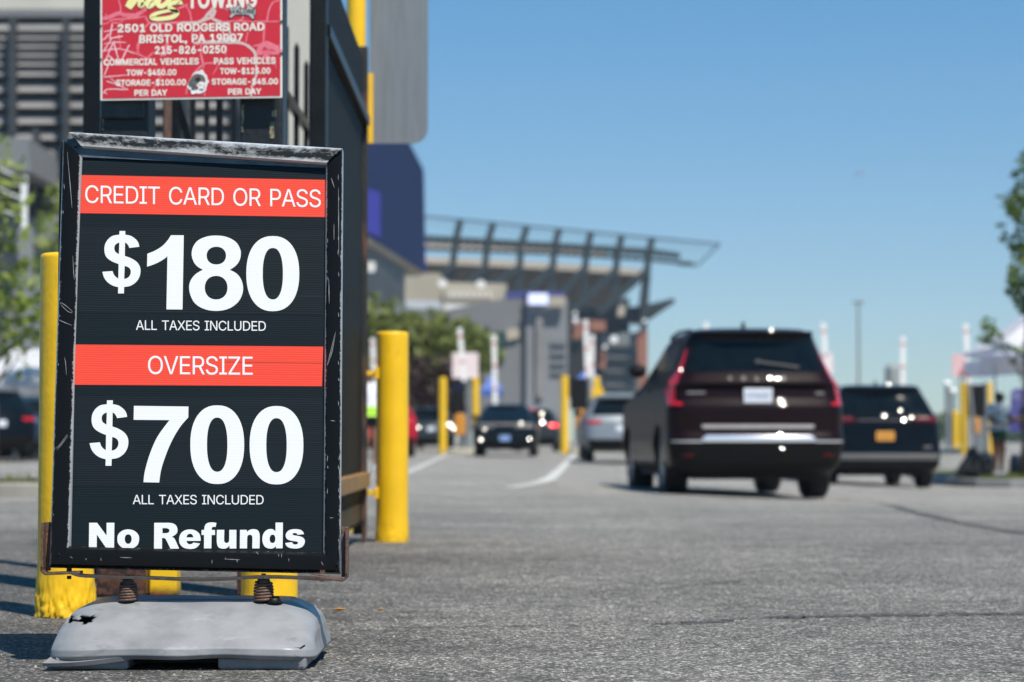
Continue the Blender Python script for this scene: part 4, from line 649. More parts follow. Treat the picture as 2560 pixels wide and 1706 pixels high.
# ---- snap frame rails
def rail_material(name, wear, sil, soft=12.0, basec=(0.0065, 0.007, 0.0078), fr=60.0, n3w=0.35):
    m = bpy.data.materials.new(name); m.use_nodes = True
    n, l = m.node_tree.nodes, m.node_tree.links
    p = n['Principled BSDF']
    uv = n.new('ShaderNodeUVMap')
    sp = n.new('ShaderNodeSeparateXYZ'); l.new(uv.outputs[0], sp.inputs[0])
    def noi(vec, s, d=6):
        x = n.new('ShaderNodeTexNoise'); x.inputs['Scale'].default_value = s; x.inputs['Detail'].default_value = d; x.inputs['Roughness'].default_value = 0.75
        l.new(vec, x.inputs['Vector']); return x.outputs['Fac']
    def math_(op, a, b_, clamp=False):
        x = n.new('ShaderNodeMath'); x.operation = op; x.use_clamp = clamp
        for i, q in enumerate((a, b_)):
            if isinstance(q, (int, float)): x.inputs[i].default_value = q
            else: l.new(q, x.inputs[i])
        return x.outputs[0]
    p.inputs['Specular IOR Level'].default_value = 0.12
    v = sp.outputs[1]                       # 0..1 across the rail
    e = math_('ABSOLUTE', math_('SUBTRACT', v, 0.5), 0)
    edge = math_('POWER', math_('MULTIPLY', e, 2.0), 3.0)
    mp = n.new('ShaderNodeMapping'); mp.inputs['Scale'].default_value = (14, 1.0, 1); l.new(uv.outputs[0], mp.inputs[0])
    n1 = noi(mp.outputs[0], 2.2)
    mp2 = n.new('ShaderNodeMapping'); mp2.inputs['Scale'].default_value = (fr, 1.6, 1); mp2.inputs['Rotation'].default_value = (0, 0, 0.5); l.new(uv.outputs[0], mp2.inputs[0])
    n2 = noi(mp2.outputs[0], 3.0, 4)
    mp3 = n.new('ShaderNodeMapping'); mp3.inputs['Scale'].default_value = (3.5, 1, 1); l.new(uv.outputs[0], mp3.inputs[0])
    n3 = noi(mp3.outputs[0], 1.0, 2)
    s = math_('ADD', math_('MULTIPLY', edge, 0.50), math_('MULTIPLY', n1, 0.55))
    s = math_('ADD', s, math_('MULTIPLY', n2, 0.45))
    s = math_('ADD', s, math_('MULTIPLY', n3, n3w))
    f = math_('MULTIPLY', math_('SUBTRACT', s, 1.12 - wear), soft, True)
    mx = n.new('ShaderNodeMix'); mx.data_type = 'RGBA'; l.new(f, mx.inputs[0]); mx.inputs[6].default_value = (*basec, 1); mx.inputs[7].default_value = (*sil, 1)
    l.new(mx.outputs[2], p.inputs['Base Color'])
    l.new(math_('MULTIPLY', f, 0.55), p.inputs['Metallic'])
    rr = math_('ADD', math_('MULTIPLY', f, 0.12), 0.24); l.new(rr, p.inputs['Roughness'])
    bp = n.new('ShaderNodeBump'); bp.inputs['Strength'].default_value = 0.2; bp.inputs['Distance'].default_value = 0.001
    l.new(n2, bp.inputs['Height']); l.new(bp.outputs[0], p.inputs['Normal'])
    return m
MAT['rail'] = rail_material('worn_black_rail', 0.17, (0.50, 0.51, 0.52))
MAT['rail_top'] = rail_material('scraped_rail', 0.27, (0.80, 0.81, 0.82), 3.0, (0.022, 0.024, 0.027), 18.0, 0.75)
MAT['rail_bottom'] = rail_material('scuffed_rail', -0.08, (0.5, 0.5, 0.5))
def rail(name, oa, ob, ia, ib, m, hb=-0.030, label=None, prof=None):
    """mitred rail: outer edge oa-ob, inner edge ia-ib (photo px); profile (across 0 outer..1 inner, height)"""
    prof = prof or [(0.0, hb), (0.0, 0.004), (0.10, 0.014), (0.5, 0.0175), (0.86, 0.014), (1.0, 0.006), (1.0, 0.0035)]
    N = 40
    b = MB(); rows = []; uvs = []
    oa, ob, ia, ib = [SP.P(*q, 0.008) - N_ * 0.008 for q in (oa, ob, ia, ib)]
    L = (ob - oa).length
    for i in range(N + 1):
        t = i / N
        o = oa.lerp(ob, t); q = ia.lerp(ib, t)
        rows.append([o.lerp(q, a) + N_ * h for a, h in prof])
    b.grid(rows)
    k = len(prof)
    b.add([tuple(p) for p in rows[0]], [tuple(range(k))]); b.add([tuple(p) for p in rows[-1]], [tuple(range(k - 1, -1, -1))])
    o = b.build(name, m, sign, smooth_=28)
    me = o.data; uvl = me.uv_layers.new(name='UVMap')
    nv = (N + 1) * k
    for lp in me.loops:
        i = lp.vertex_index
        ii = i % nv if i < nv else (i - nv) % k
        j = (ii // k) / N if i < nv else (0 if i < nv + k else 1)
        uvl.data[lp.index].uv = (j * L, prof[ii % k][0])
    if label: o['label'] = label
    return o
rail('frame_rail', (157, 350), (123, 1416), (203, 392), (173, 1366), MAT['rail'], label='left side rail chipped along both edges')
rail('frame_rail', (858, 375), (851, 1432), (815, 412), (808, 1381), MAT['rail'], label='right side rail scraped to bare metal on its edges')
rail('frame_rail', (123, 1416), (851, 1432), (174, 1366.5), (808, 1382), MAT['rail_bottom'], label='plain black bottom rail covering the feet of the lettering')
# the top rail has sprung open: it sits proud of the frame and tilts up on the left
rt = rail('frame_rail', (172, 333), (857, 374), (207, 371), (814, 413), MAT['rail_top'], label='sprung top rail scraped to bright bare metal',
     prof=[(0.0, -0.020), (0.0, 0.016), (0.06, 0.024), (0.45, 0.024), (0.92, 0.019), (1.0, 0.012), (1.0, 0.006)])
b = MB(); plane_prism(b, [(158, 352), (186, 345), (212, 372), (815, 414), (816, 420), (203, 393)], -0.028, 0.005)
b.build('inner_rail', mat('bare_channel', (0.10, 0.11, 0.12), 0.4, metal=0.5, var=0.3, scale=20), sign)
# pale spring lip inside the left rail, and corner bolts
b = MB()
SP.flat(b, [[(203, 394), (206, 394), (190, 800), (178, 1366), (174, 1366), (186, 800)]], 0.0045)
b.build('spring_lip', MAT['alu'], sign)
b = MB()
for px, py in ((189, 364), (149, 1386), (844, 1410)):
    c0 = SP.P(px, py, 0.013); b.tube([c0 - N_ * .012, c0 + N_ * 0.006], 0.0035, 8)
b.build('corner_screw', MAT['black_plastic'], sign)

# long scratches and nicks down to pale metal on the side and bottom rails
MAT['scratch_metal'] = mat('scratch_metal', (0.34, 0.34, 0.35), 0.4, scale=60, c2=(0.16, 0.16, 0.165))
SCR = [[(151, 756), (165, 765), (182, 780)], [(152, 762), (168, 778), (181, 783)], [(147, 800), (160, 806), (180, 814)], [(161, 894), (164, 908), (166, 938)], [(138, 1122), (150, 1112), (168, 1086)], [(142, 1126), (155, 1110), (170, 1090)], [(182, 640), (184, 680), (186, 700)], [(168, 380), (176, 470), (180, 520)],
       [(839, 830), (830, 880), (818, 915)], [(837, 836), (824, 890), (818, 912)], [(826, 1052), (838, 1053)], [(824, 1295), (834, 1295)], [(835, 560), (835, 600)], [(846, 470), (847, 640)], [(822, 700), (823, 760)], [(828, 445), (836, 470)], [(175, 1392), (182, 1396)], [(640, 1380), (646, 1386)], [(560, 1398), (600, 1400)], [(803, 1404), (808, 1414)], [(300, 1394), (330, 1395)]]
rnd = random.Random(4)
for _ in range(46):
    x, y = (rnd.choice((128 + 34 * 0, 846, 819)), rnd.uniform(420, 1350)) if rnd.random() < .8 else (rnd.uniform(200, 800), rnd.uniform(1384, 1402))
    if x == 128: x = 157 - (y - 350) * .0317 + rnd.uniform(2, 8)
    SCR.append([(x, y), (x + rnd.uniform(-1.5, 1.5), y + rnd.uniform(2, 14))])
b = MB()
for i, pts in enumerate(SCR):
    q = spline(pts, 4, closed=False); n = len(q); rows = []
    for k, p in enumerate(q):
        a0, a1 = q[max(k - 1, 0)], q[min(k + 1, n - 1)]; t = Vector((a1[0] - a0[0], a1[1] - a0[1])).normalized(); ww = .75 * (1 - .7 * abs(2 * k / (n - 1) - 1))
        rows.append([SP.P(p[0] - t.y * ww, p[1] + t.x * ww, .0182 + i * 5e-6), SP.P(p[0] + t.y * ww, p[1] - t.x * ww, .0182 + i * 5e-6)])
    b.grid(rows)
b.build('rail_scratches', MAT['scratch_metal'], sign)['kind'] = 'stuff'
# ---- bracket arms, flat bar, springs
def arm(p_top, p_bot, p_in, m, label):
    d = 5.448
    b = MB()
    a, q, r_ = W(*p_top, d), W(*p_bot, d), W(*p_in, d)
    sgn = 1 if r_.x > q.x else -1
    # vertical leaf: angle section
    b.bar(a, q, 0.006, 0.042, up=(0, 1, 0))
    b.box(min(q.x, q.x + sgn * 0.015), max(q.x, q.x + sgn * 0.015), d + 0.012, d + 0.017, q.z, a.z)
    pts = [q + Vector((sgn * 0.001, 0, 0.012))]
    for k in range(7):
        t = k / 6 * math.pi / 2
        pts.append(q + Vector((sgn * 0.012 * (1 - math.cos(t)), 0, -0.012 * math.sin(t) + 0.006)))
    pts += [r_]
    for i in range(len(pts) - 1):
        b.bar(pts[i], pts[i + 1], 0.042, 0.006, up=(0, 0, 1))
    o = b.build('bracket_arm', m, sign, bevel=0.001)
    o['label'] = label
    return o
arm((110, 1306), (108, 1428), (204, 1431), MAT['rusty_steel'], 'rusty left bracket arm')
arm((868, 1318), (868, 1444), (776, 1440), MAT['rusty_steel'], 'rusty right bracket arm')
b = MB()
bar = [(180, 1431), (205, 1439), (250, 1441), (320, 1443), (400, 1446), (480, 1449), (560, 1448), (640, 1443), (700, 1443), (770, 1446), (832, 1449)]
P = [W(x, y, 5.45) for x, y in along(bar, 3)]
for i in range(len(P) - 1):
    b.bar(P[i], P[i + 1] + (P[i + 1] - P[i]) * 0.03, 0.05, 0.006)
fb = b.build('flat_bar', MAT['dark_steel'], sign)
for px, py in ((173, 1424), (806, 1430)):
    q = W(px, py, 5.447); b = MB()
    b.tube([q - Vector((0, 0, .004)), q + Vector((0, 0, .004))], 0.007, 6)
    q2 = q - Vector((0, 0, 0.019)); b.tube([q2 - Vector((0, 0, .004)), q2 + Vector((0, 0, .004))], 0.006, 6)
    b.build('bolt', MAT['rust'], sign)
for px0, px1, ytop, ybot in ((293, 347, 1452, 1500), (631, 687, 1449, 1500)):
    q = W((px0 + px1) / 2, ybot, 5.458); t = W((px0 + px1) / 2, ytop, 5.458)
    r0 = (px1 - px0) / 2 / FPX * 5.458
    path = []; turns = 6.6; NN = 150
    rad = []
    for i in range(NN + 1):
        s = i / NN
        a = 2 * math.pi * turns * s
        rr = r0 * (0.80 + 0.12 * min(1, (1 - s) * 3) ) if s > 0.6 else r0 * 0.92
        rr -= 0.0035
        path.append((q.x + rr * math.cos(a), q.y + rr * math.sin(a), q.z - 0.004 + (t.z - q.z - 0.002) * s))
    b = MB(); b.tube(path, 0.0035, 8)
    sp_ = b.build('spring', MAT['rusty_steel'], sign, smooth_=True)
    b = MB(); b.lathe([(0.0, 0), (r0 * .60, 0.0), (r0 * .60, (t.z - q.z) - .004), (r0 * .50, (t.z - q.z) + .003), (0.004, (t.z - q.z) + .007), (0.0, t.z - q.z + .007)], (q.x, q.y, q.z), 20)
    b.tube([(t.x, t.y, t.z), (t.x, t.y, t.z + .014)], .006, 6)
    b.build('spring_core', MAT['dark_steel'], sp_, smooth_=40)
# ---- the hollow plastic base: stacked rounded outlines, torn at one corner
def base_loop(hw, d0, d1, rc, z, n=10, bow=0.0, seed=0, amp=0.0):
    pts = []
    cx = -0.762 - 0.006 * (z / 0.146)
    for (sx, sy, a0) in ((1, -1, -90), (1, 1, 0), (-1, 1, 90), (-1, -1, 180)):
        ccx = cx + sx * (hw - rc); ccy = (d0 + rc) if sy < 0 else (d1 - rc)
        for k in range(n + 1):
            a = R(a0 + 90 * k / n)
            pts.append((ccx + rc * math.cos(a), ccy + rc * math.sin(a)))
    # resample evenly
    P = [Vector(p) for p in pts] + [Vector(pts[0])]
    L = [0]
    for i in range(len(P) - 1): L.append(L[-1] + (P[i + 1] - P[i]).length)
    out = []
    M_ = 260
    for k in range(M_):
        s = L[-1] * k / M_
        j = max(0, min(len(P) - 2, int(np.searchsorted(L, s, side='right')) - 1))
        t = (s - L[j]) / max(1e-9, L[j + 1] - L[j])
        q = P[j].lerp(P[j + 1], t)
        nz = mnoise.noise(Vector((q.x * 9, q.y * 9, z * 14)))
        fx = abs(q.x - cx) / hw
        out.append(Vector((q.x + amp * nz, q.y + amp * nz * 0.6, z + bow * (1 - fx ** 2) + 0.004 * nz * (amp > 0))))
    return out
LV = [  # z, half width, front, back, corner radius, bow
 (0.020, 0.304, 5.268, 5.76, 0.075, 0.007), (0.030, 0.311, 5.260, 5.77, 0.08, 0.006), (0.046, 0.308, 5.262, 5.77, 0.08, 0.005), (0.057, 0.306, 5.273, 5.755, 0.085, 0.003),
 (0.082, 0.304, 5.318, 5.745, 0.085, 0.0), (0.103, 0.297, 5.358, 5.73, 0.085, 0.0), (0.124, 0.277, 5.398, 5.71, 0.085, 0), (0.138, 0.252, 5.430, 5.69, 0.08, 0), (0.144, 0.237, 5.452, 5.675, 0.075, 0), (0.146, 0.222, 5.468, 5.66, 0.07, 0)]
LVd = []
for i in range(len(LV) - 1):
    for j in range(5):
        t = j / 5; LVd.append([a + (b_ - a) * t for a, b_ in zip(LV[i], LV[i + 1])])
LVd.append(list(LV[-1]))
rows = [base_loop(hw, d0, d1, rc, z, bow=bw, amp=0.006) for z, hw, d0, d1, rc, bw in LVd]
def px_of(p):
    q = Vector(p) - Vector((0, 0, HC))
    dz = q.y * _c + q.z * _s
    return (CX + FPX * q.x / dz, CY - FPX * (-q.y * _s + q.z * _c) / dz)
def z5(x, y): return (80 + x / 4.405, 1350 + y / 4.405)
hole = [z5(*p) for p in [(380, 824), (410, 818), (440, 830), (462, 862), (500, 874), (540, 862), (505, 840), (540, 830), (620, 832), (665, 824), (690, 832), (738, 842), (700, 862), (670, 890), (630, 916), (580, 922), (530, 912), (500, 895), (465, 900), (430, 910), (402, 912), (385, 888), (396, 866), (388, 842)]]
def inside(p, poly):
    c_ = False
    for i in range(len(poly)):
        x0, y0 = poly[i]; x1, y1 = poly[i - 1]
        if (y0 > p[1]) != (y1 > p[1]) and p[0] < (x1 - x0) * (p[1] - y0) / (y1 - y0) + x0: c_ = not c_
    return c_
b = MB(); b.grid(rows, True)
# top: a shallow trough along the middle carries the springs
cen = [Vector((-0.768 + (p.x + 0.768) * 0.86, 5.575 + (p.y - 5.575) * 0.75, 0.140)) for p in rows[-1]]
cen2 = [Vector((-0.768 + (p.x + 0.768) * 0.5, 5.575 + (p.y - 5.575) * 0.3, 0.137)) for p in rows[-1]]
b.grid([rows[-1], cen, cen2], True)
b.add([tuple(p) for p in cen2], [tuple(range(len(cen2)))])
keep = []
for f in b.f:
    c3 = Vector((0, 0, 0))
    for i in f: c3 += Vector(b.v[i])
    c3 /= len(f)
    keep.append(not (c3.y < 5.46 and inside(px_of(c3), hole)))
b.mi = [m for m, k in zip(b.mi, keep) if k]; b.f = [f for f, k in zip(b.f, keep) if k]
base = b.build('base', MAT['grey_plastic'], sign, smooth_=55)
sd = base.modifiers.new('wall', 'SOLIDIFY'); sd.thickness = 0.005; sd.offset = -1
# dark inside, feet and torn flange
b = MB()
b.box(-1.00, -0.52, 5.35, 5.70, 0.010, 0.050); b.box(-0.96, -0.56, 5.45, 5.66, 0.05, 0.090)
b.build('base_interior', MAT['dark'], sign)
b = MB()
for x0, x1, y0 in ((-1.055, -0.885, 5.276), (-0.68, -0.475, 5.282)):
    b.box(x0, x1, y0, 5.73, 0.0, 0.032)
ft = b.build('base_foot', MAT['grey_plastic'], sign, bevel=0.008)
b = MB(); rows = []
for k in range(25):
    t = k / 24
    x = -1.078 + 0.21 * t
    lift = 0.006 + 0.020 * t ** 1.6 + 0.005 * (1 - t) ** 3
    rows.append([(x, 5.250 + 0.016 * t ** 2, lift + 0.012 - .004 * (1 - t)), (x, 5.254 + 0.016 * t ** 2, lift), (x + 0.01, 5.33, lift + 0.012), (x + 0.01, 5.33, lift + 0.020), (x, 5.250 + 0.016 * t ** 2, lift + 0.012 - .004 * (1 - t))])
b.grid(rows)
b.build('torn_flange', MAT['grey_plastic'], sign, smooth_=50)
b = MB()
def z6(x, y): return (480 + x / 4.404, 1350 + y / 4.404)
tear = [z6(*p) for p in [(1120, 1182), (1190, 1186), (1225, 1160), (1250, 1156), (1248, 1170), (1210, 1198), (1190, 1204), (1180, 1194)]]
# split in the lower right corner, pressed 2 mm proud of the wall it opens
SPL = Plane(Vector((-0.50, 5.275, 0.05)), Vector((1, 0, 0)), Vector((0, 0, 1)), Vector((0, -1, 0)))
SPL.flat(b, [tear], 0.016)
b.build('split', MAT['dark'], sign)
cp = W(685, 1502, 5.452); b = MB()
b.lathe([(0, 0), (0.021, 0), (0.0212, 0.003), (0.017, 0.0045), (0.016, 0.010), (0.013, 0.0125), (0, 0.0125)], (cp.x, cp.y, 0.1420), 24)
b.box(cp.x - .013, cp.x + .013, cp.y - .0018, cp.y + .0018, 0.1545, 0.158)
b.build('filler_cap', MAT['black_plastic'], sign, smooth_=40)

# painted black above, rust showing through at the foot
def post_mat(name, top, lo, z0, z1):
    m = mat(name, top, 0.45, var=0.35 if top[0] < .1 else .08, scale=12 if top[0] < .1 else 5, bump=0.3 if top[0] < .1 else .14, bscale=50)
    n, l = m.node_tree.nodes, m.node_tree.links
    p = n['Principled BSDF']; src = p.inputs['Base Color'].links[0].from_socket
    g_ = n.new('ShaderNodeNewGeometry'); s_ = n.new('ShaderNodeSeparateXYZ'); l.new(g_.outputs['Position'], s_.inputs[0])
    nz = n.new('ShaderNodeTexNoise'); nz.inputs['Scale'].default_value = 16; nz.inputs['Detail'].default_value = 7; nz.inputs['Roughness'].default_value = .7; l.new(g_.outputs['Position'], nz.inputs['Vector'])
    a = n.new('ShaderNodeMath'); a.operation = 'MULTIPLY_ADD'; a.inputs[1].default_value = 0.5 * (z1 - z0) * 3; l.new(nz.outputs['Fac'], a.inputs[0]); l.new(s_.outputs[2], a.inputs[2])
    r = n.new('ShaderNodeMapRange'); r.inputs[1].default_value = z0 + .75 * (z1 - z0); r.inputs[2].default_value = z1 + .75 * (z1 - z0); l.new(a.outputs[0], r.inputs[0])
    r2 = n.new('ShaderNodeValToRGB'); r2.color_ramp.elements[0].color = (*lo, 1); r2.color_ramp.elements[1].color = (lo[0] * .25, lo[1] * .4, lo[2] * .6, 1)
    r2.color_ramp.elements[0].position = .42; r2.color_ramp.elements[1].position = .55
    nz2 = n.new('ShaderNodeTexNoise'); nz2.inputs['Scale'].default_value = 45; nz2.inputs['Detail'].default_value = 6; l.new(g_.outputs['Position'], nz2.inputs['Vector']); l.new(nz2.outputs['Fac'], r2.inputs[0])
    mx = n.new('ShaderNodeMix'); mx.data_type = 'RGBA'; l.new(r.outputs[0], mx.inputs[0]); l.new(r2.outputs[0], mx.inputs[6]); l.new(src, mx.inputs[7]); l.new(mx.outputs[2], p.inputs['Base Color'])
    return m
MAT['bollard_paint'] = post_mat('bollard_paint', (0.76, 0.46, 0.008), (0.20, 0.11, 0.02), -0.05, 0.03)
MAT['bollard_paint'].node_tree.nodes['Principled BSDF'].inputs['Roughness'].default_value = .42
def scuffs(m, c, lo, hi, sc3, amount):
    """sparse drawn-out scrapes and dirt of their own shape"""
    n, l = m.node_tree.nodes, m.node_tree.links
    p = n['Principled BSDF']; src = p.inputs['Base Color'].links[0].from_socket
    tc = n.new('ShaderNodeTexCoord'); mp = n.new('ShaderNodeMapping'); mp.inputs['Scale'].default_value = sc3; l.new(tc.outputs['Object'], mp.inputs[0])
    z = n.new('ShaderNodeTexNoise'); z.inputs['Scale'].default_value = 1.0; z.inputs['Detail'].default_value = 8; z.inputs['Roughness'].default_value = .72; l.new(mp.outputs[0], z.inputs['Vector'])
    r = n.new('ShaderNodeMapRange'); r.inputs[1].default_value = lo; r.inputs[2].default_value = hi; r.inputs[4].default_value = amount; l.new(z.outputs['Fac'], r.inputs[0])
    x = n.new('ShaderNodeMix'); x.data_type = 'RGBA'; l.new(r.outputs[0], x.inputs[0]); l.new(src, x.inputs[6]); x.inputs[7].default_value = (*c, 1); l.new(x.outputs[2], p.inputs['Base Color'])
scuffs(MAT['bollard_paint'], (0.22, 0.14, 0.03), .60, .70, (9, 9, 5), .55)
scuffs(MAT['grey_plastic'], (0.40, 0.40, 0.40), .60, .72, (5, 14, 14), .5)
scuffs(MAT['grey_plastic'], (0.06, 0.06, 0.058), .62, .74, (7, 7, 20), .6)
# ------------------------------------------------------------------ bollards beside the gate
def bollard(name, x, y, r, h, label, group, mat_=None, lumpy=0.0, seed=0, dome=0.012, brackets=None):
    z0 = gz(x, y)
    N = 150 if lumpy > .012 else 72
    root = thing(name, label, 'bollard', (x, y, z0), group)
    zs = [0, .006, .012, .02, .028, .036, .045, .055, .065, .08, .095, .11, .13, .16, .2, .3, .45, .6, .75, .9, h - .03, h - .006]
    rows = []
    for z in zs:
        row = []
        for k in range(N):
            a = 2 * math.pi * k / N
            f = max(0, 1 - z / 0.15)
            nz = mnoise.noise(Vector((math.cos(a) * 3 + seed, math.sin(a) * 3, z * 22)))
            nz2 = mnoise.noise(Vector((math.cos(a) * 9 + seed, math.sin(a) * 9, z * 60)))
            nz3 = mnoise.noise(Vector((math.cos(a) * 24 + seed, math.sin(a) * 24, z * 160)))
            rr = r + lumpy * f * (0.5 + 0.45 * nz + 0.5 * nz2 + 0.35 * nz3) + 0.0006 * nz2
            row.append((x + rr * math.cos(a), y + rr * math.sin(a), z0 + z + (lumpy * 0.6 * nz if z == 0 else 0)))
        rows.append(row)
    for q, dz in ((0.995, 0), (0.97, 0.55), (0.90, 0.85), (0.6, 0.97), (0.2, 1.0)):
        rows.append([(x + r * q * math.cos(2 * math.pi * k / N), y + r * q * math.sin(2 * math.pi * k / N), z0 + h + dome * dz) for k in range(N)])
    b = MB(); b.grid(rows, True); b.add(rows[-1], [tuple(range(N))])
    b.build('post', mat_ or MAT['bollard_paint'], root, smooth_=60)
    return root
GB = 'yellow pipe bollards guarding the gate'
qa = GP(168, 1528)
bollard('bollard', (168 - CX) / FPX * 6.90, 6.90, 0.0835, 1.085, 'yellow bollard with lumpy paint at its foot, behind the price sign\'s left edge', GB, lumpy=0.016, seed=3)
bollard('bollard', (676 - CX) / FPX * 6.86, 6.86, 0.0835, 0.93, 'yellow bollard mostly hidden behind the price sign, seen below it behind the right spring', GB, lumpy=0.004, seed=9)
bb = bollard('bollard', (981 - CX) / FPX * 11.9, 11.9, 0.0835, 1.085, 'yellow bollard with two small brackets, standing at the far end of the black fence', GB, lumpy=0.010, seed=5)
for z in (0.53 + (1101 - 934) / FPX * 11.9, 0.53 + (1101 - 1232) / FPX * 11.9):
    x0 = (917 - CX) / FPX * 11.9
    b = MB(); b.box(x0, x0 + 0.075, 11.86, 11.94, z - .012, z + .012); b.box(x0 + .045, x0 + .075, 11.85, 11.95, z - .03, z + .03)
    b.build('bracket', MAT['yellow_paint'], bb, bevel=0.002)

# chips of dark dirt and bare rust at the foot of the left bollard: paint stains with their own shape
# ------------------------------------------------------------------ gate posts and fence
def square_post(name, pxl, pxr, d, ztop, m, label, cat='post', group=None, rot=0.0, depth=None):
    x0, x1 = (pxl - CX) / FPX * d, (pxr - CX) / FPX * d
    wd = x1 - x0
    root = thing(name, label, cat, ((x0 + x1) / 2, d, 0), group)
    b = MB(); b.box(x0, x1, d, d + (depth or wd), 0.0, ztop)
    b.build('shaft', m, root, bevel=0.012 if wd > .1 else 0.004)
    return root, x0, x1
GPST = 'square steel posts carrying the gate'
MAT['post_rusty'] = post_mat('black_post_rusty_foot', (0.008, 0.010, 0.012), (0.10, 0.038, 0.022), 0.30, 0.45)
p1, x0, x1 = square_post('gate_post', 243, 366, 7.70, 2.75, MAT['post_rusty'], 'broad black gate post with a flaking rusty foot, under the red sign\'s left edge', 'post', GPST)
# bright tape marks and a weld plate on the post
b = MB(); b.box(x0 + .005, x0 + .155, 7.685, 7.6995, 1.62, 1.885)
b.build('weld_plate', mat('weld_plate', (0.020, 0.026, 0.031), 0.38, var=.4, scale=16, bump=.25), p1, bevel=0.012)
p2, x0, x1 = square_post('gate_post', 594, 704, 7.70, 2.75, MAT['post_rusty'], 'broad black gate post with torn tape, under the red sign\'s right edge', 'post', GPST)
MAT['old_tape'] = mat('old_tape', (0.30, 0.27, 0.17), 0.8, scale=60, c2=(0.06, 0.06, 0.05), thr=(.4, .6))
b = MB()
PP = Plane(Vector((0, 7.697, 0)), Vector((1, 0, 0)), Vector((0, 0, 1)), Vector((0, -1, 0)))
rnd = random.Random(3)
for x, y0, y1, w_ in ((675, 306, 346, 10), (680, 277, 292, 10), (604, 262, 330, 5), (256, 296, 325, 3)):
    L = []
    for k in range(9): L.append((x + rnd.uniform(-1.4, 1.4), y0 + (y1 - y0) * k / 8))
    for k in range(9): L.append((x + w_ + rnd.uniform(-1.4, 1.4), y1 - (y1 - y0) * k / 8))
    PP.flat(b, [L], 0.001)
b.build('tape', MAT['old_tape'], p2)
square_post('gate_post', 201, 250, 9.1, 2.75, MAT['black_paint'], 'slim black gate post left of the red towing sign', 'post', GPST)
MAT['post_yellow'] = post_mat('yellow_post_rusty_foot', (0.74, 0.47, 0.012), (0.18, 0.05, 0.02), 0.005, 0.035)
rt_, x0, x1 = square_post('guard_post', 377, 445, 7.78, 0.62, MAT['post_yellow'], 'short square yellow guard post with a rusted foot, behind the price sign\'s left spring', 'post')
square_post('gate_post', 405, 424, 10.3, 2.7, MAT['rusty_steel'], 'thin rust-brown upright behind the towing sign, left of the black uprights', 'post', GPST)
# cross frame behind the towing sign: black uprights with rails
def picket_panel(name, label, a, b_, ztop, zbot, pitch, wd, rails, post_w, mats, group=None, ends=(True, True), cap=True):
    """a run of pickets from a to b_ (x, y), with rails (z, height, material, offset)"""
    a, b_ = Vector((*a, 0)), Vector((*b_, 0))
    d = (b_ - a); L = d.length; d.normalize(); s = Vector((d.y, -d.x, 0))
    root = thing(name, label, 'fence', ((a + b_) / 2), group)
    n = int(L / pitch)
    pk = MB()
    for i in range(1, n):
        q = a + d * (L * i / n)
        o = [(q + d * i_ * wd / 2 + s * j_ * wd / 2) for i_, j_ in ((-1, -1), (1, -1), (1, 1), (-1, 1))]
        pk.prism([(p.x, p.y, zbot) for p in o], (0, 0, ztop - zbot))
        if cap:
            t = [(p.x, p.y, ztop) for p in o] + [(q.x, q.y, ztop + .03)]
            pk.add(t, [(0, 1, 4), (1, 2, 4), (2, 3, 4), (3, 0, 4)])
    pk.build('pickets', mats[0], root)
    for z, h, m, off, th in rails:
        rb = MB()
        p0, p1_ = a + s * off, b_ + s * off
        o = [p0 - s * th / 2, p0 + s * th / 2, p1_ + s * th / 2, p1_ - s * th / 2]
        rb.prism([(p.x, p.y, z - h / 2) for p in o], (0, 0, h))
        rb.build('rail', m, root, bevel=0.003)
    for e, q in zip(ends, (a, b_)):
        if e:
            pb = MB()
            o = [(q + d * i_ * post_w / 2 + s * j_ * post_w / 2) for i_, j_ in ((-1, -1), (1, -1), (1, 1), (-1, 1))]
            pb.prism([(p.x, p.y, 0.04) for p in o], (0, 0, ztop + .02)); 
            pb.build('post', e if not isinstance(e, bool) else mats[0], root, bevel=0.004)
    return root
MAT['rail_rusty'] = mat('rail_rusty', (0.34, 0.19, 0.055), 0.6, scale=14, c2=(0.17, 0.085, 0.035), bump=0.3)
MAT['post_edge_rust'] = mat('post_edge_rust', (0.012, 0.013, 0.014), 0.7, scale=9, c2=(0.10, 0.045, 0.028), bump=.4, stretch=(1, 1, .3), thr=(.5, .62))
XF = -0.786
f1 = picket_panel('picket_fence', 'long black steel picket fence running away from the gate to the yellow bollard', (XF, 9.2), (XF - .005, 11.86), 2.53, 0.10, 0.085, 0.026,
             [(2.20, 0.05, MAT['black_paint'], 0.030, 0.035), (0.325, 0.075, MAT['rail_rusty'], 0.03, 0.045), (0.16, 0.09, MAT['fence_paint'], 0.0, 0.03)], 0.07, [MAT['fence_paint'], MAT['black_paint']], 'black picket fences at the gate', ends=(MAT['fence_paint'], MAT['post_edge_rust']))
b = MB()
for y in (9.15, 9.32):
    pass
b.box(XF - .028, XF + .035, 9.13, 9.24, 0.03, 2.8)
b.build('end_post', MAT['fence_paint'], f1, bevel=0.006)
b = MB(); b.tube([(XF + .02, 11.8, 0.0), (XF + .02, 11.8, 0.12)], 0.012, 8)
b.build('drop_bolt', MAT['rust'], f1)
picket_panel('picket_fence', 'second black picket fence seen in the gap right of the red towing sign', (-1.10, 9.9), (-1.095, 12.6), 2.53, 0.10, 0.48, 0.026,
             [(2.20, 0.05, MAT['black_paint'], 0.0, 0.035), (0.3, 0.06, MAT['black_paint'], 0.0, 0.035)], 0.05, [MAT['fence_paint']], 'black picket fences at the gate')
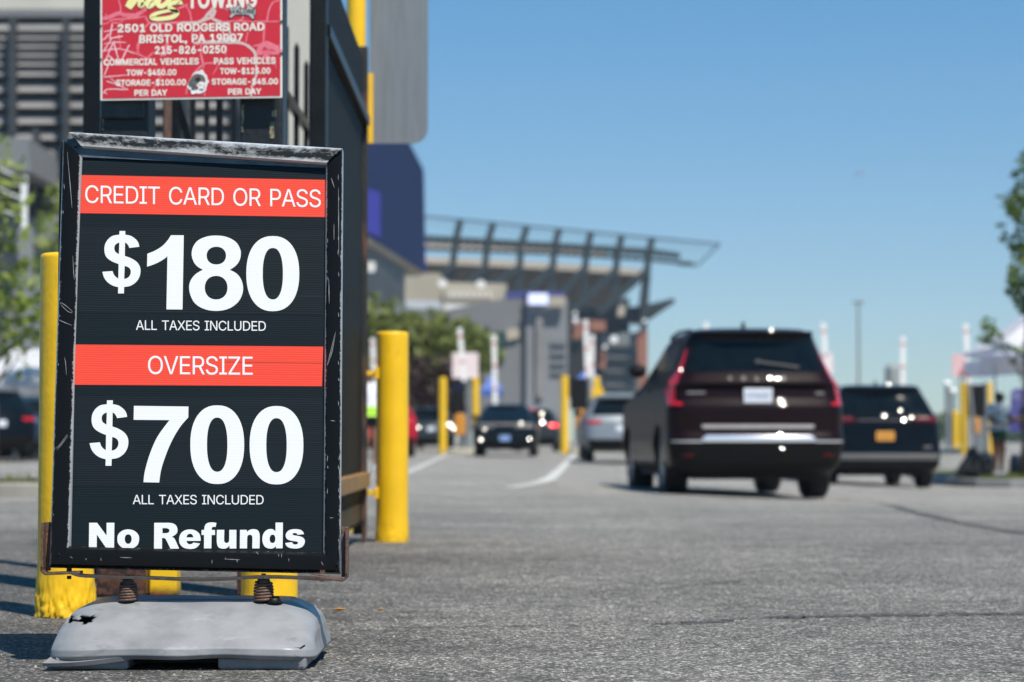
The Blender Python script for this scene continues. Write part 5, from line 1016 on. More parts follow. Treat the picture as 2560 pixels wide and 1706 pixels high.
picket_panel('picket_fence', 'black picket panel crossing behind the towing sign between the gate posts', (-1.80, 10.9), (-1.14, 10.9), 2.5, 0.12, 0.062, 0.024,
             [(0.3, 0.06, MAT['black_paint'], 0.0, 0.035), (2.3, 0.05, MAT['black_paint'], 0, 0.035)], 0.05, [MAT['fence_paint']], 'black picket fences at the gate', ends=(False, False))
for px0, px1, lb in ((424, 437, 'left of two slim black uprights seen under the towing sign'), (536, 551, 'right of two slim black uprights seen under the towing sign')):
    square_post('gate_upright', px0, px1, 9.6, 2.6, MAT['black_paint'], lb, 'post', 'slim uprights of the gate frame')
# diagonal brace behind
tb = thing('gate_brace', 'black diagonal brace behind the towing sign, leaning between the uprights', 'brace', tuple(W(450, 300, 9.7)))
b = MB(); b.bar(W(425, 190, 9.75), W(475, 360, 9.75), .03, .03); b.build('brace_bar', MAT['black_paint'], tb)

# ------------------------------------------------------------------ red towing sign
D = 7.65
TP = Plane(Vector((0, D, 0)), Vector((1, 0, 0)), Vector((0, 0, 1)), Vector((0, -1, 0)))
tow = thing('towing_sign', 'red towing notice with white lettering and a white border, scratched and scribbled on', 'sign', tuple(W(478, 250, D)))
b = MB(); plane_prism(b, [(250.5, -110), (705.5, -118), (705.5, 245), (251, 252)], -0.004, 0.0, TP)
b.build('border_plate', mat('sign_white', (0.72, 0.70, 0.66), 0.5, var=.06), tow, bevel=0.001)
b = MB(); TP.flat(b, [[(255, -105), (701, -112), (701, 240), (256, 247)]], 0.0012)
MAT['sign_red'] = mat('sign_red', (0.56, 0.016, 0.036), 0.5, scale=5, c2=(0.48, 0.013, 0.028))
face = b.build('face', MAT['sign_red'], tow)
# pale scratches where the red film has worn through: branching streaks
def zr(x, y): return (180 + x / 2.558, y / 2.558)
def za(x, y): return (240 + x / 9.8, y / 9.8)
def zb_(x, y): return (460 + x / 9.8, y / 9.8)
streaks = [
 (za, [(550, -20), (600, 160), (610, 280), (660, 330)], 42, 0), (za, [(160, 460), (330, 420), (560, 330), (700, 370), (960, 380), (1180, 250), (1200, 120)], 120, 0),
 (za, [(360, 490), (620, 470), (900, 450), (1230, 400)], 60, 0), (za, [(160, 600), (300, 560), (350, 500), (420, 560), (560, 560), (700, 480)], 40, 0), (za, [(220, 330), (270, 400), (330, 470)], 30, 0),
 (za, [(1210, 420), (1300, 560), (1400, 590)], 70, 0), (za, [(1310, 560), (1180, 700), (1090, 900), (1010, 1290)], 58, 0), (za, [(1310, 570), (1700, 570), (2360, 540)], 60, 0),
 (za, [(530, 700), (570, 950), (600, 1210)], 40, 0), (za, [(160, 1260), (420, 1210), (640, 1220), (980, 1310), (1250, 1430), (1400, 1470)], 55, 0), (za, [(1420, 1270), (1250, 1430)], 50, 0),
 (za, [(1980, 230), (2250, 110)], 55, 0), (zb_, [(60, 160), (140, 300), (190, 540)], 50, 0), (za, [(1480, 520), (1560, 600), (1610, 850)], 50, 0),
 (zb_, [(-100, 560), (200, 560), (420, 520), (600, 330), (760, 160)], 80, 1), (zb_, [(330, 560), (560, 470), (700, 400), (760, 230)], 90, 1), (zb_, [(640, 260), (680, 440), (880, 540), (1100, 560)], 80, 1),
 (zb_, [(880, 540), (1300, 520), (1700, 530), (2340, 530)], 45, 0), (zb_, [(1450, 380), (1420, 480), (1250, 530)], 45, 0), (zb_, [(2340, 10), (2180, 70), (2080, 260), (2030, 540)], 55, 0), (zb_, [(1980, 560), (1960, 800), (1950, 1060), (1980, 1150)], 55, 0),
 (zb_, [(950, 560), (960, 780), (980, 900)], 50, 1), (zb_, [(1110, 560), (1120, 780), (1150, 1000)], 50, 1), (zb_, [(230, 1060), (600, 1040), (1000, 1040), (1350, 1050), (1550, 1120), (1720, 1270), (1760, 1420), (1770, 1568)], 90, 1),
 (zb_, [(900, 980), (1100, 960), (1300, 1010)], 120, 1), (zb_, [(1570, 780), (1540, 900), (1510, 1050)], 45, 0), (zb_, [(1700, 1130), (1950, 1110), (2100, 1200), (2340, 1120)], 70, 0), (zb_, [(1780, 1330), (2000, 1280), (2150, 1300), (2340, 1300)], 110, 0), (zb_, [(1950, 1350), (2080, 1440)], 160, 0),
 (zb_, [(390, 760), (420, 1060), (410, 1250), (430, 1400), (480, 1568)], 55, 0), (zb_, [(200, 760), (200, 1040)], 40, 0), (zb_, [(940, 180), (1100, 270)], 30, 0), (zb_, [(1040, 1130), (1020, 1380)], 40, 0), (zb_, [(480, 1545), (760, 1560), (900, 1600)], 40, 0),
 (zr, [(730, 605), (745, 540), (790, 460), (850, 410), (910, 405)], 16, 0), (zr, [(825, 290), (830, 380), (845, 440)], 12, 0), (zr, [(845, 585), (850, 615)], 10, 0), (zr, [(900, 480), (940, 410)], 10, 0), (zr, [(555, 520), (590, 430)], 14, 0), (zr, [(510, 620), (525, 560), (550, 530)], 10, 0), (zr, [(1170, 350), (1180, 470), (1150, 560), (1145, 630)], 16, 1), (zr, [(1280, 360), (1310, 440)], 8, 0), (zr, [(1190, 350), (1230, 280), (1340, 330)], 40, 0), (zr, [(430, 340), (415, 300), (440, 240)], 10, 0), (zr, [(610, 270), (600, 340), (560, 350)], 30, 0),
 # scribble at the left edge
 (za, [(190, 780), (420, 740), (530, 710)], 28, 2), (za, [(400, 580), (360, 800), (340, 940), (420, 930), (660, 890)], 42, 2), (za, [(160, 980), (230, 940), (310, 830)], 40, 2), (za, [(190, 1080), (500, 1040), (740, 1045)], 32, 2), (za, [(380, 960), (170, 1280)], 36, 2), (za, [(450, 1000), (330, 1250), (210, 1560)], 40, 2), (za, [(440, 1060), (500, 1280), (580, 1568)], 44, 2), (za, [(820, 1100), (740, 1250), (620, 1500)], 40, 2), (za, [(300, 1360), (420, 1460)], 50, 2), (zr, [(205, 485), (240, 400)], 9, 2), (zr, [(190, 495), (360, 480)], 8, 2), (zr, [(220, 520), (300, 545)], 9, 2), (zr, [(245, 500), (300, 545), (360, 575)], 8, 2), (zr, [(200, 600), (230, 572), (360, 575)], 9, 2), (zr, [(205, 590), (225, 602)], 7, 2), (zr, [(195, 330), (300, 312), (400, 345)], 7, 2),
]
SM = [mat('scratch_pink', (0.66, 0.10, 0.15), 0.6, scale=40, c2=(0.70, 0.20, 0.26)), mat('scratch_white', (0.52, 0.48, 0.45), 0.6, scale=40, c2=(0.62, 0.40, 0.42)), mat('scribble', (0.78, 0.38, 0.45), 0.6, scale=30, c2=(0.74, 0.55, 0.58))]
b = MB()
rnd = random.Random(8)
for i, (f, pts, wd, mi) in enumerate(streaks):
    sc_ = {zr: 2.558, za: 9.8, zb_: 9.8}[f]
    q = spline([f(*p) for p in pts], 6, closed=False)
    n = len(q); rows = []
    h = 0.0014 + 0.000008 * i
    for k, p in enumerate(q):
        a0, a1 = q[max(k - 1, 0)], q[min(k + 1, n - 1)]
        t = Vector((a1[0] - a0[0], a1[1] - a0[1])).normalized()
        e = min(1, (k + .6) / 2.5, (n - k - .4) / 2.5)
        ww = wd / sc_ / 2 * (0.5 + 0.5 * e) * rnd.uniform(.6, 1.0)
        rows.append([TP.P(p[0] - t.y * ww, p[1] + t.x * ww, h), TP.P(p[0] + t.y * ww, p[1] - t.x * ww, h)])
    b.grid(rows, mi=mi)
b.build('scratches', SM, face)
tl = []
def tline(s, x0, x1, y0, y1, cap): tl.extend(text_px(s, 'B', x0, x1, y0, y1, cap))
tline('TOWING', 468, 642, 22, 19.5, 44)
tline('2501 OLD RODGERS ROAD', 294, 661, 81.5, 77, 20.5)
tline('BRISTOL, PA 19007', 348, 607, 108.5, 104.5, 20.5)
tline('215-826-0250', 387, 566, 136, 133.5, 20)
tline('COMMERCIAL VEHICLES', 259, 497, 164.5, 161.5, 16.5)
tline('PASS VEHICLES', 535, 689, 161.5, 160, 16.5)
tline('TOW-$450.00', 316, 441, 190, 188.5, 15.5)
tline('TOW-$125.00', 550, 676, 186, 185, 15.5)
tline('STORAGE-$100.00', 290, 465, 215.5, 213.5, 15.5)
tline('STORAGE-$45.00', 529, 695, 212.5, 211.5, 15.5)
tline('PER DAY', 336, 418, 240.5, 239.5, 15.5)
tline('PER DAY', 570, 653, 237.5, 236.5, 15.5)
b = MB(); TP.flat(b, tl, 0.0022)
b.build('lettering', mat('sign_lettering', (0.74, 0.70, 0.64), 0.5, var=.1, scale=30), face)
# yellow brush-script word, cut by the top of the picture
def ribbon2(mb, pts, wds, plane, h, k=7, mi=0):
    q = spline(pts, k, closed=False); n = len(q); L, R_ = [], []
    for i, p in enumerate(q):
        a0, a1 = q[max(i - 1, 0)], q[min(i + 1, n - 1)]
        t = Vector((a1[0] - a0[0], a1[1] - a0[1])).normalized()
        u = i / (n - 1) * (len(wds) - 1); j = min(int(u), len(wds) - 2)
        ww = (wds[j] + (wds[j + 1] - wds[j]) * (u - j)) / 2
        L.append(plane.P(p[0] - t.y * ww, p[1] + t.x * ww, h)); R_.append(plane.P(p[0] + t.y * ww, p[1] - t.x * ww, h))
    mb.grid([[a, c_] for a, c_ in zip(L, R_)], mi=mi)
script = [([(372, -60), (350, -30), (333, 0), (320, 20)], [10, 20, 22, 17]), ([(322, -48), (370, -64), (392, -48), (382, -26), (348, -18)], [8, 14, 17, 15, 10]), ([(342, -14), (352, 0), (352, 14), (368, 4)], [10, 16, 14, 4]),
          ([(386, -8), (370, 4), (372, 17), (386, 8), (394, -6), (386, -10)], [12, 12, 11, 10, 9, 8]), ([(412, -60), (402, -20), (395, 8), (404, 16), (420, 4), (424, -8), (412, -12)], [10, 13, 13, 12, 12, 10, 8]), ([(436, -30), (430, -18)], [9, 5]),
          ([(449, 12), (447, 6), (430, 8), (424, 18), (434, 26), (442, 34), (428, 44), (392, 48), (379, 43), (392, 34), (424, 27), (446, 29)], [16, 13, 11, 11, 12, 12, 11, 10, 11, 9, 7, 8])]
b = MB()
for i, (pts, wd) in enumerate(script): ribbon2(b, pts, [x + 2.6 for x in wd], TP, 0.0024 + i * .00002)
b.build('script_outline', mat('script_outline', (0.16, 0.10, 0.14), 0.5), face)
b = MB()
for i, (pts, wd) in enumerate(script): ribbon2(b, pts, wd, TP, 0.0028 + i * .00002)
b.build('script_word', mat('script_yellow', (0.80, 0.76, 0.33), 0.5, var=.06), face)
# spiky grey band sticker
def zs_(x, y): return (460 + x / 9.8, y / 9.8)
spk = [(1105, 200), (1150, 185), (1200, 215), (1250, 190), (1340, 110), (1375, 125), (1360, 170), (1330, 215), (1540, 215), (1560, 190), (1545, 110), (1580, 100), (1640, 165), (1700, 215), (1765, 225), (1755, 375), (1700, 375), (1725, 470), (1690, 490), (1650, 450), (1590, 375), (1280, 360), (1240, 370), (1150, 455), (1110, 440), (1130, 390), (1170, 330)]
ctr = (1430, 285)
st = thing('band_sticker', 'spiky grey and black band logo sticker stuck under the word TOWING', 'sticker', tuple(TP.P(*zs_(*ctr), 0.006)))
b = MB(); TP.flat(b, [[zs_(ctr[0] + (x - ctr[0]) * 1.03, ctr[1] + (y - ctr[1]) * 1.07) for x, y in spk]], 0.0032); b.build('backing', mat('sticker_black', (0.02, 0.02, 0.02), .5), st)
b = MB(); TP.flat(b, [[zs_(ctr[0] + (x - ctr[0]) * .97, ctr[1] + (y - ctr[1]) * .90) for x, y in spk]], 0.0036); b.build('grey_face', mat('sticker_grey', (0.42, 0.43, 0.44), .5), st)
b = MB()
def glyph_box(s, x0, x1, y0, cap): return text_px(s, 'B', *[zs_(x, y0)[0] for x in (x0, x1)], zs_(0, y0)[1], zs_(0, y0)[1], cap / 9.8)
TP.flat(b, glyph_box('VALORE', 1165, 1730, 340, 110), 0.0040); b.build('lettering', bpy.data.materials['sticker_black'], st)
# skull sticker
def zk(x, y): return (460 + x / 18.45, 160 + y / 18.45)
sk = thing('skull_sticker', 'small black, white and red skull sticker between the two price columns of the red sign', 'sticker', tuple(TP.P(*zk(640, 800), 0.006)))
out_ = [(150, 1090), (180, 900), (280, 720), (370, 560), (440, 430), (580, 350), (700, 330), (850, 260), (940, 420), (1060, 550), (1090, 720), (1160, 800), (1090, 930), (1030, 1100), (1000, 1240), (860, 1330), (720, 1380), (560, 1360), (350, 1400), (300, 1220)]
b = MB(); TP.flat(b, [spline([zk(*p) for p in out_], 4)], 0.0032); b.build('backing', mat('sticker_white', (0.70, 0.70, 0.70), .5), sk)
b = MB()
for i, L in enumerate(([(190, 900), (290, 720), (370, 590), (500, 480), (700, 470), (900, 560), (980, 720), (960, 860), (760, 830), (640, 920), (430, 1060), (250, 1060)], [(350, 1080), (520, 980), (640, 1060), (640, 1170), (370, 1220)])):
    TP.flat(b, [spline([zk(*p) for p in L], 4)], 0.0036 + i * .0001)
b.build('helmet', mat('sticker_dark', (0.05, 0.055, 0.055), .5, scale=300, c2=(0.17, 0.18, 0.18), thr=(.45, .6)), sk)
b = MB(); TP.flat(b, [[zk(*p) for p in superell(520, 760, 600, 820, 2.2)]], 0.0039)
for L in ([(680, 980), (740, 945), (775, 990), (700, 1010)], [(880, 980), (930, 960), (940, 1010)], [(790, 1000), (820, 1020), (800, 1045)], [(690, 1180), (800, 1150), (910, 1190), (800, 1230)]): TP.flat(b, [[zk(*p) for p in L]], 0.0041)
b.build('eye_patches', mat('sticker_ink', (0.012, 0.012, 0.012), .5), sk)
b = MB(); TP.flat(b, [spline([zk(*p) for p in [(640, 960), (720, 830), (880, 830), (940, 930), (930, 1130), (840, 1200), (720, 1160), (640, 1050)]], 4)], 0.0038)
b.build('skull', bpy.data.materials['sticker_white'], sk)
b = MB()
for i, L in enumerate(([(850, 780), (890, 700), (930, 800), (900, 820)], [(540, 1090), (600, 1020), (650, 1120), (600, 1150)], [(530, 600), (580, 560), (640, 620), (560, 640)], [(900, 1090), (950, 980), (940, 1190)])): TP.flat(b, [[zk(*p) for p in L]], 0.0042)
b.build('red_marks', mat('sticker_red', (0.5, 0.02, 0.05), .5), sk)
# screws of the towing sign
b = MB()
for px, py in ((252, 65), (704, 54), (252, 149), (704, 134)):
    c0 = TP.P(px, py, 0.001); b.tube([c0, c0 + Vector((0, -.003, 0))], 0.004, 8)
b.build('screw', MAT['dark_steel'], tow)

# ------------------------------------------------------------------ tall yellow pole with the bare back of a road sign
d = 13.4
rs = thing('road_sign', 'tall road sign seen from behind, bare grey aluminium with rounded corners on a yellow pole', 'sign', (W(895, 1101, d).x, d, 0))
x0, x1, zb = (922 - CX) / FPX * d, (1068.5 - CX) / FPX * d, W(0, 359, d).z
rr = 0.085; pts = []
for cx_, cz_, a0 in ((x1 - rr, zb + rr, -90), (x1 - rr, zb + 1.4 - rr, 0), (x0 + rr, zb + 1.4 - rr, 90)):
    for k in range(9):
        a = R(a0 + 90 * k / 8); pts.append((cx_ + rr * math.cos(a), d, cz_ + rr * math.sin(a)))
pts.append((x0, d, zb + .01)); pts.append((x0 + .01, d, zb))
b = MB(); b.prism(pts, (0, 0.004, 0)); b.build('sign_plate', MAT['alu'], rs)
b = MB()
b.tube([(W(893, 0, d).x, d - .07, 0), (W(893, 0, d).x, d - .07, zb + 1.7)], 0.056, 24); b.build('pole', MAT['yellow_paint'], rs, smooth_=40)
b = MB(); b.box((919 - CX) / FPX * d, (931 - CX) / FPX * d, d - .012, d - .0015, zb, zb + .415); b.build('edge_strip', MAT['yellow_paint'], rs)

# ------------------------------------------------------------------ vehicles
def car_paint(name, c, c2=None, rough=0.28, metal=0.0):
    return mat(name, c, rough, metal=metal, var=0.06, scale=1.5, coat=0.16, c2=c2, spec=0.05)
MAT['maroon'] = car_paint('maroon_paint', (0.0085, 0.0036, 0.0048), (0.0105, 0.0042, 0.0056), 0.40, .0)
MAT['black_car'] = car_paint('black_car_paint', (0.004, 0.006, 0.009), None, .18)
MAT['navy_car'] = car_paint('navy_car_paint', (0.006, 0.010, 0.015), None, .2)
MAT['silver_car'] = car_paint('silver_car_paint', (0.24, 0.265, 0.29), None, .35, .4)
MAT['grey_car'] = car_paint('grey_car_paint', (0.03, 0.037, 0.042), None, .3, .2)
MAT['red_car'] = car_paint('red_car_paint', (0.36, 0.010, 0.022), None, .3)
MAT['blue_car'] = car_paint('blue_car_paint', (0.020, 0.045, 0.085), None, .3, .3)
MAT['white_car'] = car_paint('white_car_paint', (0.60, 0.60, 0.58), None, .3)
MAT['mirror'] = mat('glint_mirror', (0.85, 0.85, 0.85), 0.23, metal=1.0, var=.02)  # mirror metal of the added sun-glint caps
MAT['trim_black'] = mat('trim_black', (0.005, 0.005, 0.0055), 0.6, spec=.2)
MAT['badge_grey'] = mat('badge_grey', (0.13, 0.125, 0.125), .4)
MAT['tail_dark'] = mat('tail_dark', (0.10, 0.004, 0.008), .25)
MAT['trim_grey'] = mat('trim_grey', (0.10, 0.10, 0.10), 0.6)
MAT['brake_lit'] = glow('brake_lit', (0.9, 0.01, 0.02), 3.0)
MAT['lamp_clear'] = mat('lamp_clear', (0.5, 0.5, 0.5), 0.1, coat=1)

SUV = dict(L=4.95, b=0.09, rr=0.20, rf=0.42, lev=[
 (.27, .84, .20, 4.80), (.36, .92, .06, 4.92), (.55, .965, .0, 4.95), (.62, .968, .0, 4.95), (.70, .962, .045, 4.95), (.88, .965, .045, 4.93), (.96, .960, .06, 4.9), (1.02, .953, .115, 4.75),
 (1.13, .928, .140, 4.0), (1.175, .908, .10, 3.7), (1.21, .890, .135, 3.52), (1.45, .785, .250, 2.95), (1.60, .725, .320, 2.58), (1.68, .690, .30, 2.35), (1.72, .655, .34, 2.25), (1.75, .56, .50, 2.1), (1.77, .36, .9, 1.8)],
 wy=(1.07, 4.05), wr=.375, ww=.26)
VAN = dict(L=5.1, b=0.07, rr=0.17, rf=0.45, lev=[
 (.28, .88, .16, 4.95), (.38, .955, .03, 5.07), (.56, .985, .0, 5.10), (.72, .985, .05, 5.1), (.95, .975, .09, 5.05), (1.12, .965, .11, 4.75), (1.20, .945, .12, 4.25), (1.27, .91, .15, 4.05),
 (1.50, .80, .27, 3.35), (1.66, .72, .36, 2.9), (1.74, .67, .30, 2.6), (1.78, .62, .40, 2.45), (1.80, .45, .8, 2.0)], wy=(1.05, 4.1), wr=.365, ww=.245)
HATCH = dict(L=4.6, b=0.08, rr=0.22, rf=0.45, lev=[
 (.24, .80, .16, 4.45), (.34, .90, .04, 4.56), (.50, .94, .0, 4.6), (.70, .945, .0, 4.6), (.86, .94, .03, 4.52), (.98, .92, .10, 4.2), (1.04, .885, .20, 3.6), (1.10, .845, .34, 3.35),
 (1.30, .74, .74, 2.75), (1.44, .66, 1.05, 2.35), (1.52, .58, 1.15, 2.1), (1.56, .42, 1.4, 1.9)], wy=(.95, 3.85), wr=.35, ww=.235)
CUV = dict(L=4.65, b=0.10, rr=0.24, rf=0.45, lev=[
 (.27, .80, .18, 4.5), (.37, .89, .05, 4.6), (.56, .925, .0, 4.65), (.80, .925, .04, 4.62), (.98, .915, .08, 4.5), (1.06, .89, .13, 3.9), (1.12, .86, .18, 3.45),
 (1.36, .75, .38, 2.9), (1.52, .67, .55, 2.5), (1.60, .62, .50, 2.3), (1.64, .52, .62, 2.1), (1.66, .36, .9, 1.9)], wy=(.98, 3.72), wr=.35, ww=.235)

class Body:
    def __init__(s, P):
        s.P = P
        L = np.array(P['lev'])
        s.z = L[:, 0]; s.L = L
    def at(s, z):
        return [float(np.interp(z, s.z, s.L[:, i])) for i in (1, 2, 3)]
    def rear(s, x, z, off=0.0):
        hw, yr, yf = s.at(z); rr = min(s.P['rr'], hw * .8)
        ax = min(abs(x), hw - 1e-4)
        y = yr + s.P['b'] * (ax / hw) ** 2
        if ax > hw - rr:
            y += rr * (1 - math.sqrt(max(0, 1 - ((ax - (hw - rr)) / rr) ** 2)))
        return (x, y - off, z)
    def side(s, y, z, sg, off=0.0):
        hw, yr, yf = s.at(z); rr, rf = min(s.P['rr'], hw * .8), min(s.P['rf'], hw * .9)
        yr += s.P['b']
        x = hw
        if y < yr + rr:
            t = max(0, min(1, (yr + rr - y) / rr)); x = hw - rr + rr * math.sqrt(1 - t * t)
        if y > yf - rf:
            t = max(0, min(1, (y - yf + rf) / rf)); x = hw - rf + rf * math.sqrt(1 - t * t)
        return (sg * (x + off), y, z)
    def loop(s, z):
        hw, yr, yf = s.at(z); rr, rf = min(s.P['rr'], hw * .8), min(s.P['rf'], hw * .9); bq = s.P['b']
        pts = []
        xr = hw - rr
        for k in range(-8, 9): pts.append(s.rear(xr * k / 8, z))
        for k in range(1, 9):
            a = R(90 * k / 8); pts.append((xr + rr * math.sin(a), yr + bq * ((xr + rr * math.sin(a)) / hw) ** 2 + rr * (1 - math.cos(a)), z))
        y0, y1 = yr + bq + rr, yf - rf
        for k in range(1, 60): pts.append((hw, y0 + (y1 - y0) * k / 60, z))
        for k in range(0, 9):
            a = R(90 * k / 8); pts.append((hw - rf + rf * math.cos(a), y1 + rf * math.sin(a), z))
        for k in range(1, 6): pts.append(((hw - rf) * (1 - k / 3), yf, z))
        h = [p for p in pts]
        for p in reversed(pts[17:17 + 8 + 59 + 9]): h.append((-p[0], p[1], p[2]))
        return h

def make_car(name, label, cat, P, loc, rz, paint, tint=None, group=None, style=None, lamps='plain'):
    """body lofted from rounded outlines; every lamp, pane, wheel and trim strip is a part"""
    st = style or {}
    B = Body(P)
    root = thing(name, label, cat, loc, group, rz)
    zs = []
    for i in range(len(B.z) - 1):
        n = max(2, int((B.z[i + 1] - B.z[i]) / 0.028))
        zs += [B.z[i] + (B.z[i + 1] - B.z[i]) * k / n for k in range(n)]
    zs.append(B.z[-1])
    rows = [B.loop(z) for z in zs]
    b = MB(); b.grid(rows, True)
    b.add(rows[-1], [tuple(range(len(rows[-1])))])
    wz = P['wr']; Ra = P['wr'] + 0.075
    keep = []
    for f in b.f:
        c = [sum(b.v[i][k] for i in f) / len(f) for k in range(3)]
        k_ = True
        if len(f) == 4 and abs(c[0]) > 0.55:
            for wy in P['wy']:
                if (c[1] - wy) ** 2 + (c[2] - wz) ** 2 < Ra ** 2: k_ = False
        keep.append(k_)
    b.f = [f for f, k in zip(b.f, keep) if k]; b.mi = [0] * len(b.f)
    b.build('body', paint, root, smooth_=50, local=True)
    hw0 = B.at(.5)[0]
    b = MB(); b.box(-hw0 + .30, hw0 - .30, .35, P['L'] - .35, .22, .80); b.box(-hw0 + .10, hw0 - .10, P['wy'][0] + Ra + .04, P['wy'][1] - Ra - .04, .25, .7)
    b.build('underbody', MAT['dark'], root, local=True)
    for wy in P['wy']:
        for sg in (-1, 1):
            xo = sg * (hw0 - 0.025); xi = xo - sg * P['ww']; r = P['wr']
            prof = [(xi, r * .6), (xi, r * .93), (xi + sg * .025, r), (xo - sg * .025, r), (xo, r * .93), (xo, r * .70), (xo - sg * .02, r * .68)]
            rows = [[(x, wy + q * math.cos(2 * math.pi * k / 32), wz + q * math.sin(2 * math.pi * k / 32)) for k in range(32)] for x, q in prof]
            b = MB(); b.grid(rows, True); b.add(rows[0], [tuple(range(32))])
            wh = b.build('wheel', MAT['rubber'], root, smooth_=40, local=True)
            b = MB(); xr = xo - sg * .03
            rows = [[(x, wy + q * math.cos(2 * math.pi * k / 32), wz + q * math.sin(2 * math.pi * k / 32)) for k in range(32)] for x, q in ((xo - sg * .012, r * .70), (xr, r * .64), (xr - sg * .03, r * .6))]
            b.grid(rows, True)
            for k in range(5):
                a = 2 * math.pi * k / 5
                b.bar((xr, wy + .04 * math.cos(a), wz + .04 * math.sin(a)), (xr, wy + r * .66 * math.cos(a), wz + r * .66 * math.sin(a)), .06, .03, up=(1, 0, 0))
            b.tube([(xr - sg * .03, wy, wz), (xr + sg * .01, wy, wz)], .06, 12)
            b.build('rim', MAT['rim'], wh, local=True)
    def patch(name, rows_, m, off=0.006, n=14, side=None, par=None, label=None):
        """rows of (z, x0, x1) on the tail, or (z, y0, y1) on a side"""
        b = MB(); G_ = []
        # densify between rows
        RR = []
        for i in range(len(rows_) - 1):
            for k in range(4): RR.append([a + (c - a) * k / 4 for a, c in zip(rows_[i], rows_[i + 1])])
        RR.append(rows_[-1])
        for z, a, c in RR:
            q = []
            for k in range(n + 1):
                t = a + (c - a) * k / n
                q.append(B.rear(t, z, off) if side is None else B.side(t, z, side, off))
            G_.append(q)
        b.grid(G_)
        o = b.build(name, m, par or root, smooth_=True, local=True)
        if label: o['label'] = label
        return o
    def zb(f):  # height at a fraction of the glass band
        return f
    H = B.z[-1]; s = st
    gz0, gz1 = s.get('glass', (H * .73, H * .925))
    hwA, hwB = B.at(gz0)[0], B.at(gz1)[0]
    gi = s.get('glass_in', .10)
    patch('rear_window', [(gz0, -(hwA - gi - .03), hwA - gi - .03), ((gz0 + gz1) / 2, -((hwA + hwB) / 2 - gi), (hwA + hwB) / 2 - gi), (gz1, -(hwB - gi), hwB - gi)], MAT['glass_dark'], 0.007, 24)
    yA, yB_ = B.at(gz0)[1], B.at(gz1)[1]
    fA, fB = B.at(gz0 + .03)[2], B.at(gz1)[2]
    for sg in (-1, 1):
        ys0 = yA + P['b'] + P['rr'] + .12; ys1 = yB_ + P['b'] + P['rr'] + .10
        mid = P['wy'][0] + (P['wy'][1] - P['wy'][0]) * .42
        patch('side_window', [(gz0 + .02, ys0, mid - .05), (gz1 - .02, ys1 + .12, mid - .08)], MAT['glass_dark'], 0.007, 12, side=sg)
        patch('side_window', [(gz0 + .02, mid + .03, fA - .62), (gz1 - .02, mid + .0, fB - .42)], MAT['glass_dark'], 0.007, 12, side=sg)
        mz = gz0 + .06; my = fA - .45
        hwm = B.at(mz)[0]
        b = MB(); rows = []
        for k in range(7):
            t = k / 6; rr = math.sin(math.pi * (0.08 + .84 * t)) ** .6
            rows.append([(sg * (hwm + .05 + .20 * t), my + .05 * math.cos(2 * math.pi * q / 12) * rr + .02 * t, mz + .02 + .085 * math.sin(2 * math.pi * q / 12) * rr) for q in range(12)])
        b.grid(rows, True); b.add(rows[0], [tuple(range(12))]); b.add(rows[-1], [tuple(range(12))])
        b.build('mirror', MAT['trim_black'] if not s.get('mirror') else paint, root, smooth_=60, local=True)
        # door seams and handles
        hx = lambda y, z: B.side(y, z, sg, .012)
        for y in (mid - .25, mid + .85):
            b = MB(); p = hx(y, gz0 - .17); b.box(min(p[0], p[0] + sg * .02), max(p[0], p[0] + sg * .02), y, y + .2, p[2] - .015, p[2] + .015)
            b.build('door_handle', paint, root, local=True, bevel=.004)
        patch('wheel_arch_trim', [(.31, P['wy'][0] + Ra + .02, P['wy'][1] - Ra - .02), (.40, P['wy'][0] + Ra + .05, P['wy'][1] - Ra - .05)], MAT['trim_black'], .006, 10, side=sg)
    # windscreen: front face of the greenhouse
    b = MB(); rows = []
    for k in range(7):
        z = gz0 + .03 + (gz1 - gz0 - .03) * k / 6; hw, yr, yf = B.at(z)
        rows.append([((hw - .12) * q / 6, yf + .008, z) for q in range(-6, 7)])
    b.grid(rows); b.build('windscreen', MAT['glass_dark'], root, smooth_=True, local=True)
    if 'low' in s:
        patch('lower_bumper', [(z, -x, x) for z, x in s['low']], s.get('low_mat', MAT['trim_black']), .008, 24)
    pz = s.get('plate_z', .9)
    pl = MB(); y0 = min(B.rear(0, pz - .07)[1], B.rear(0, pz + .07)[1]) - .012
    pl.box(-.155, .155, y0 - .006, y0, pz - .078, pz + .078)
    plo = pl.build('licence_plate', s.get('plate', MAT['plate_white']), root, local=True, bevel=.004)
    if s.get('plate_ink'):
        b = MB(); rnd = random.Random(len(label))
        x = -.125
        while x < .11:
            w_ = rnd.uniform(.018, .03); b.box(x, x + w_ * .45, y0 - .0075, y0 - .0062, pz - .034, pz + .030); b.box(x + w_ * .5, x + w_, y0 - .0075, y0 - .0062, pz + rnd.uniform(-.034, -.01), pz + .030); x += w_ + .012
        b.build('plate_marks', s['plate_ink'], plo, local=True)
    for L in s.get('lights', []):
        for sg in (-1, 1):
            nm, rows_, m = L
            patch(nm, [(z, sg * a, sg * c) for z, a, c in rows_], m, .014, 10)
    for nm, rows_, m in s.get('strips', []):
        patch(nm, rows_, m, .013, 20)
    for nm, rows_, m in s.get('patches', []):
        patch(nm, rows_, m, .010, 20)
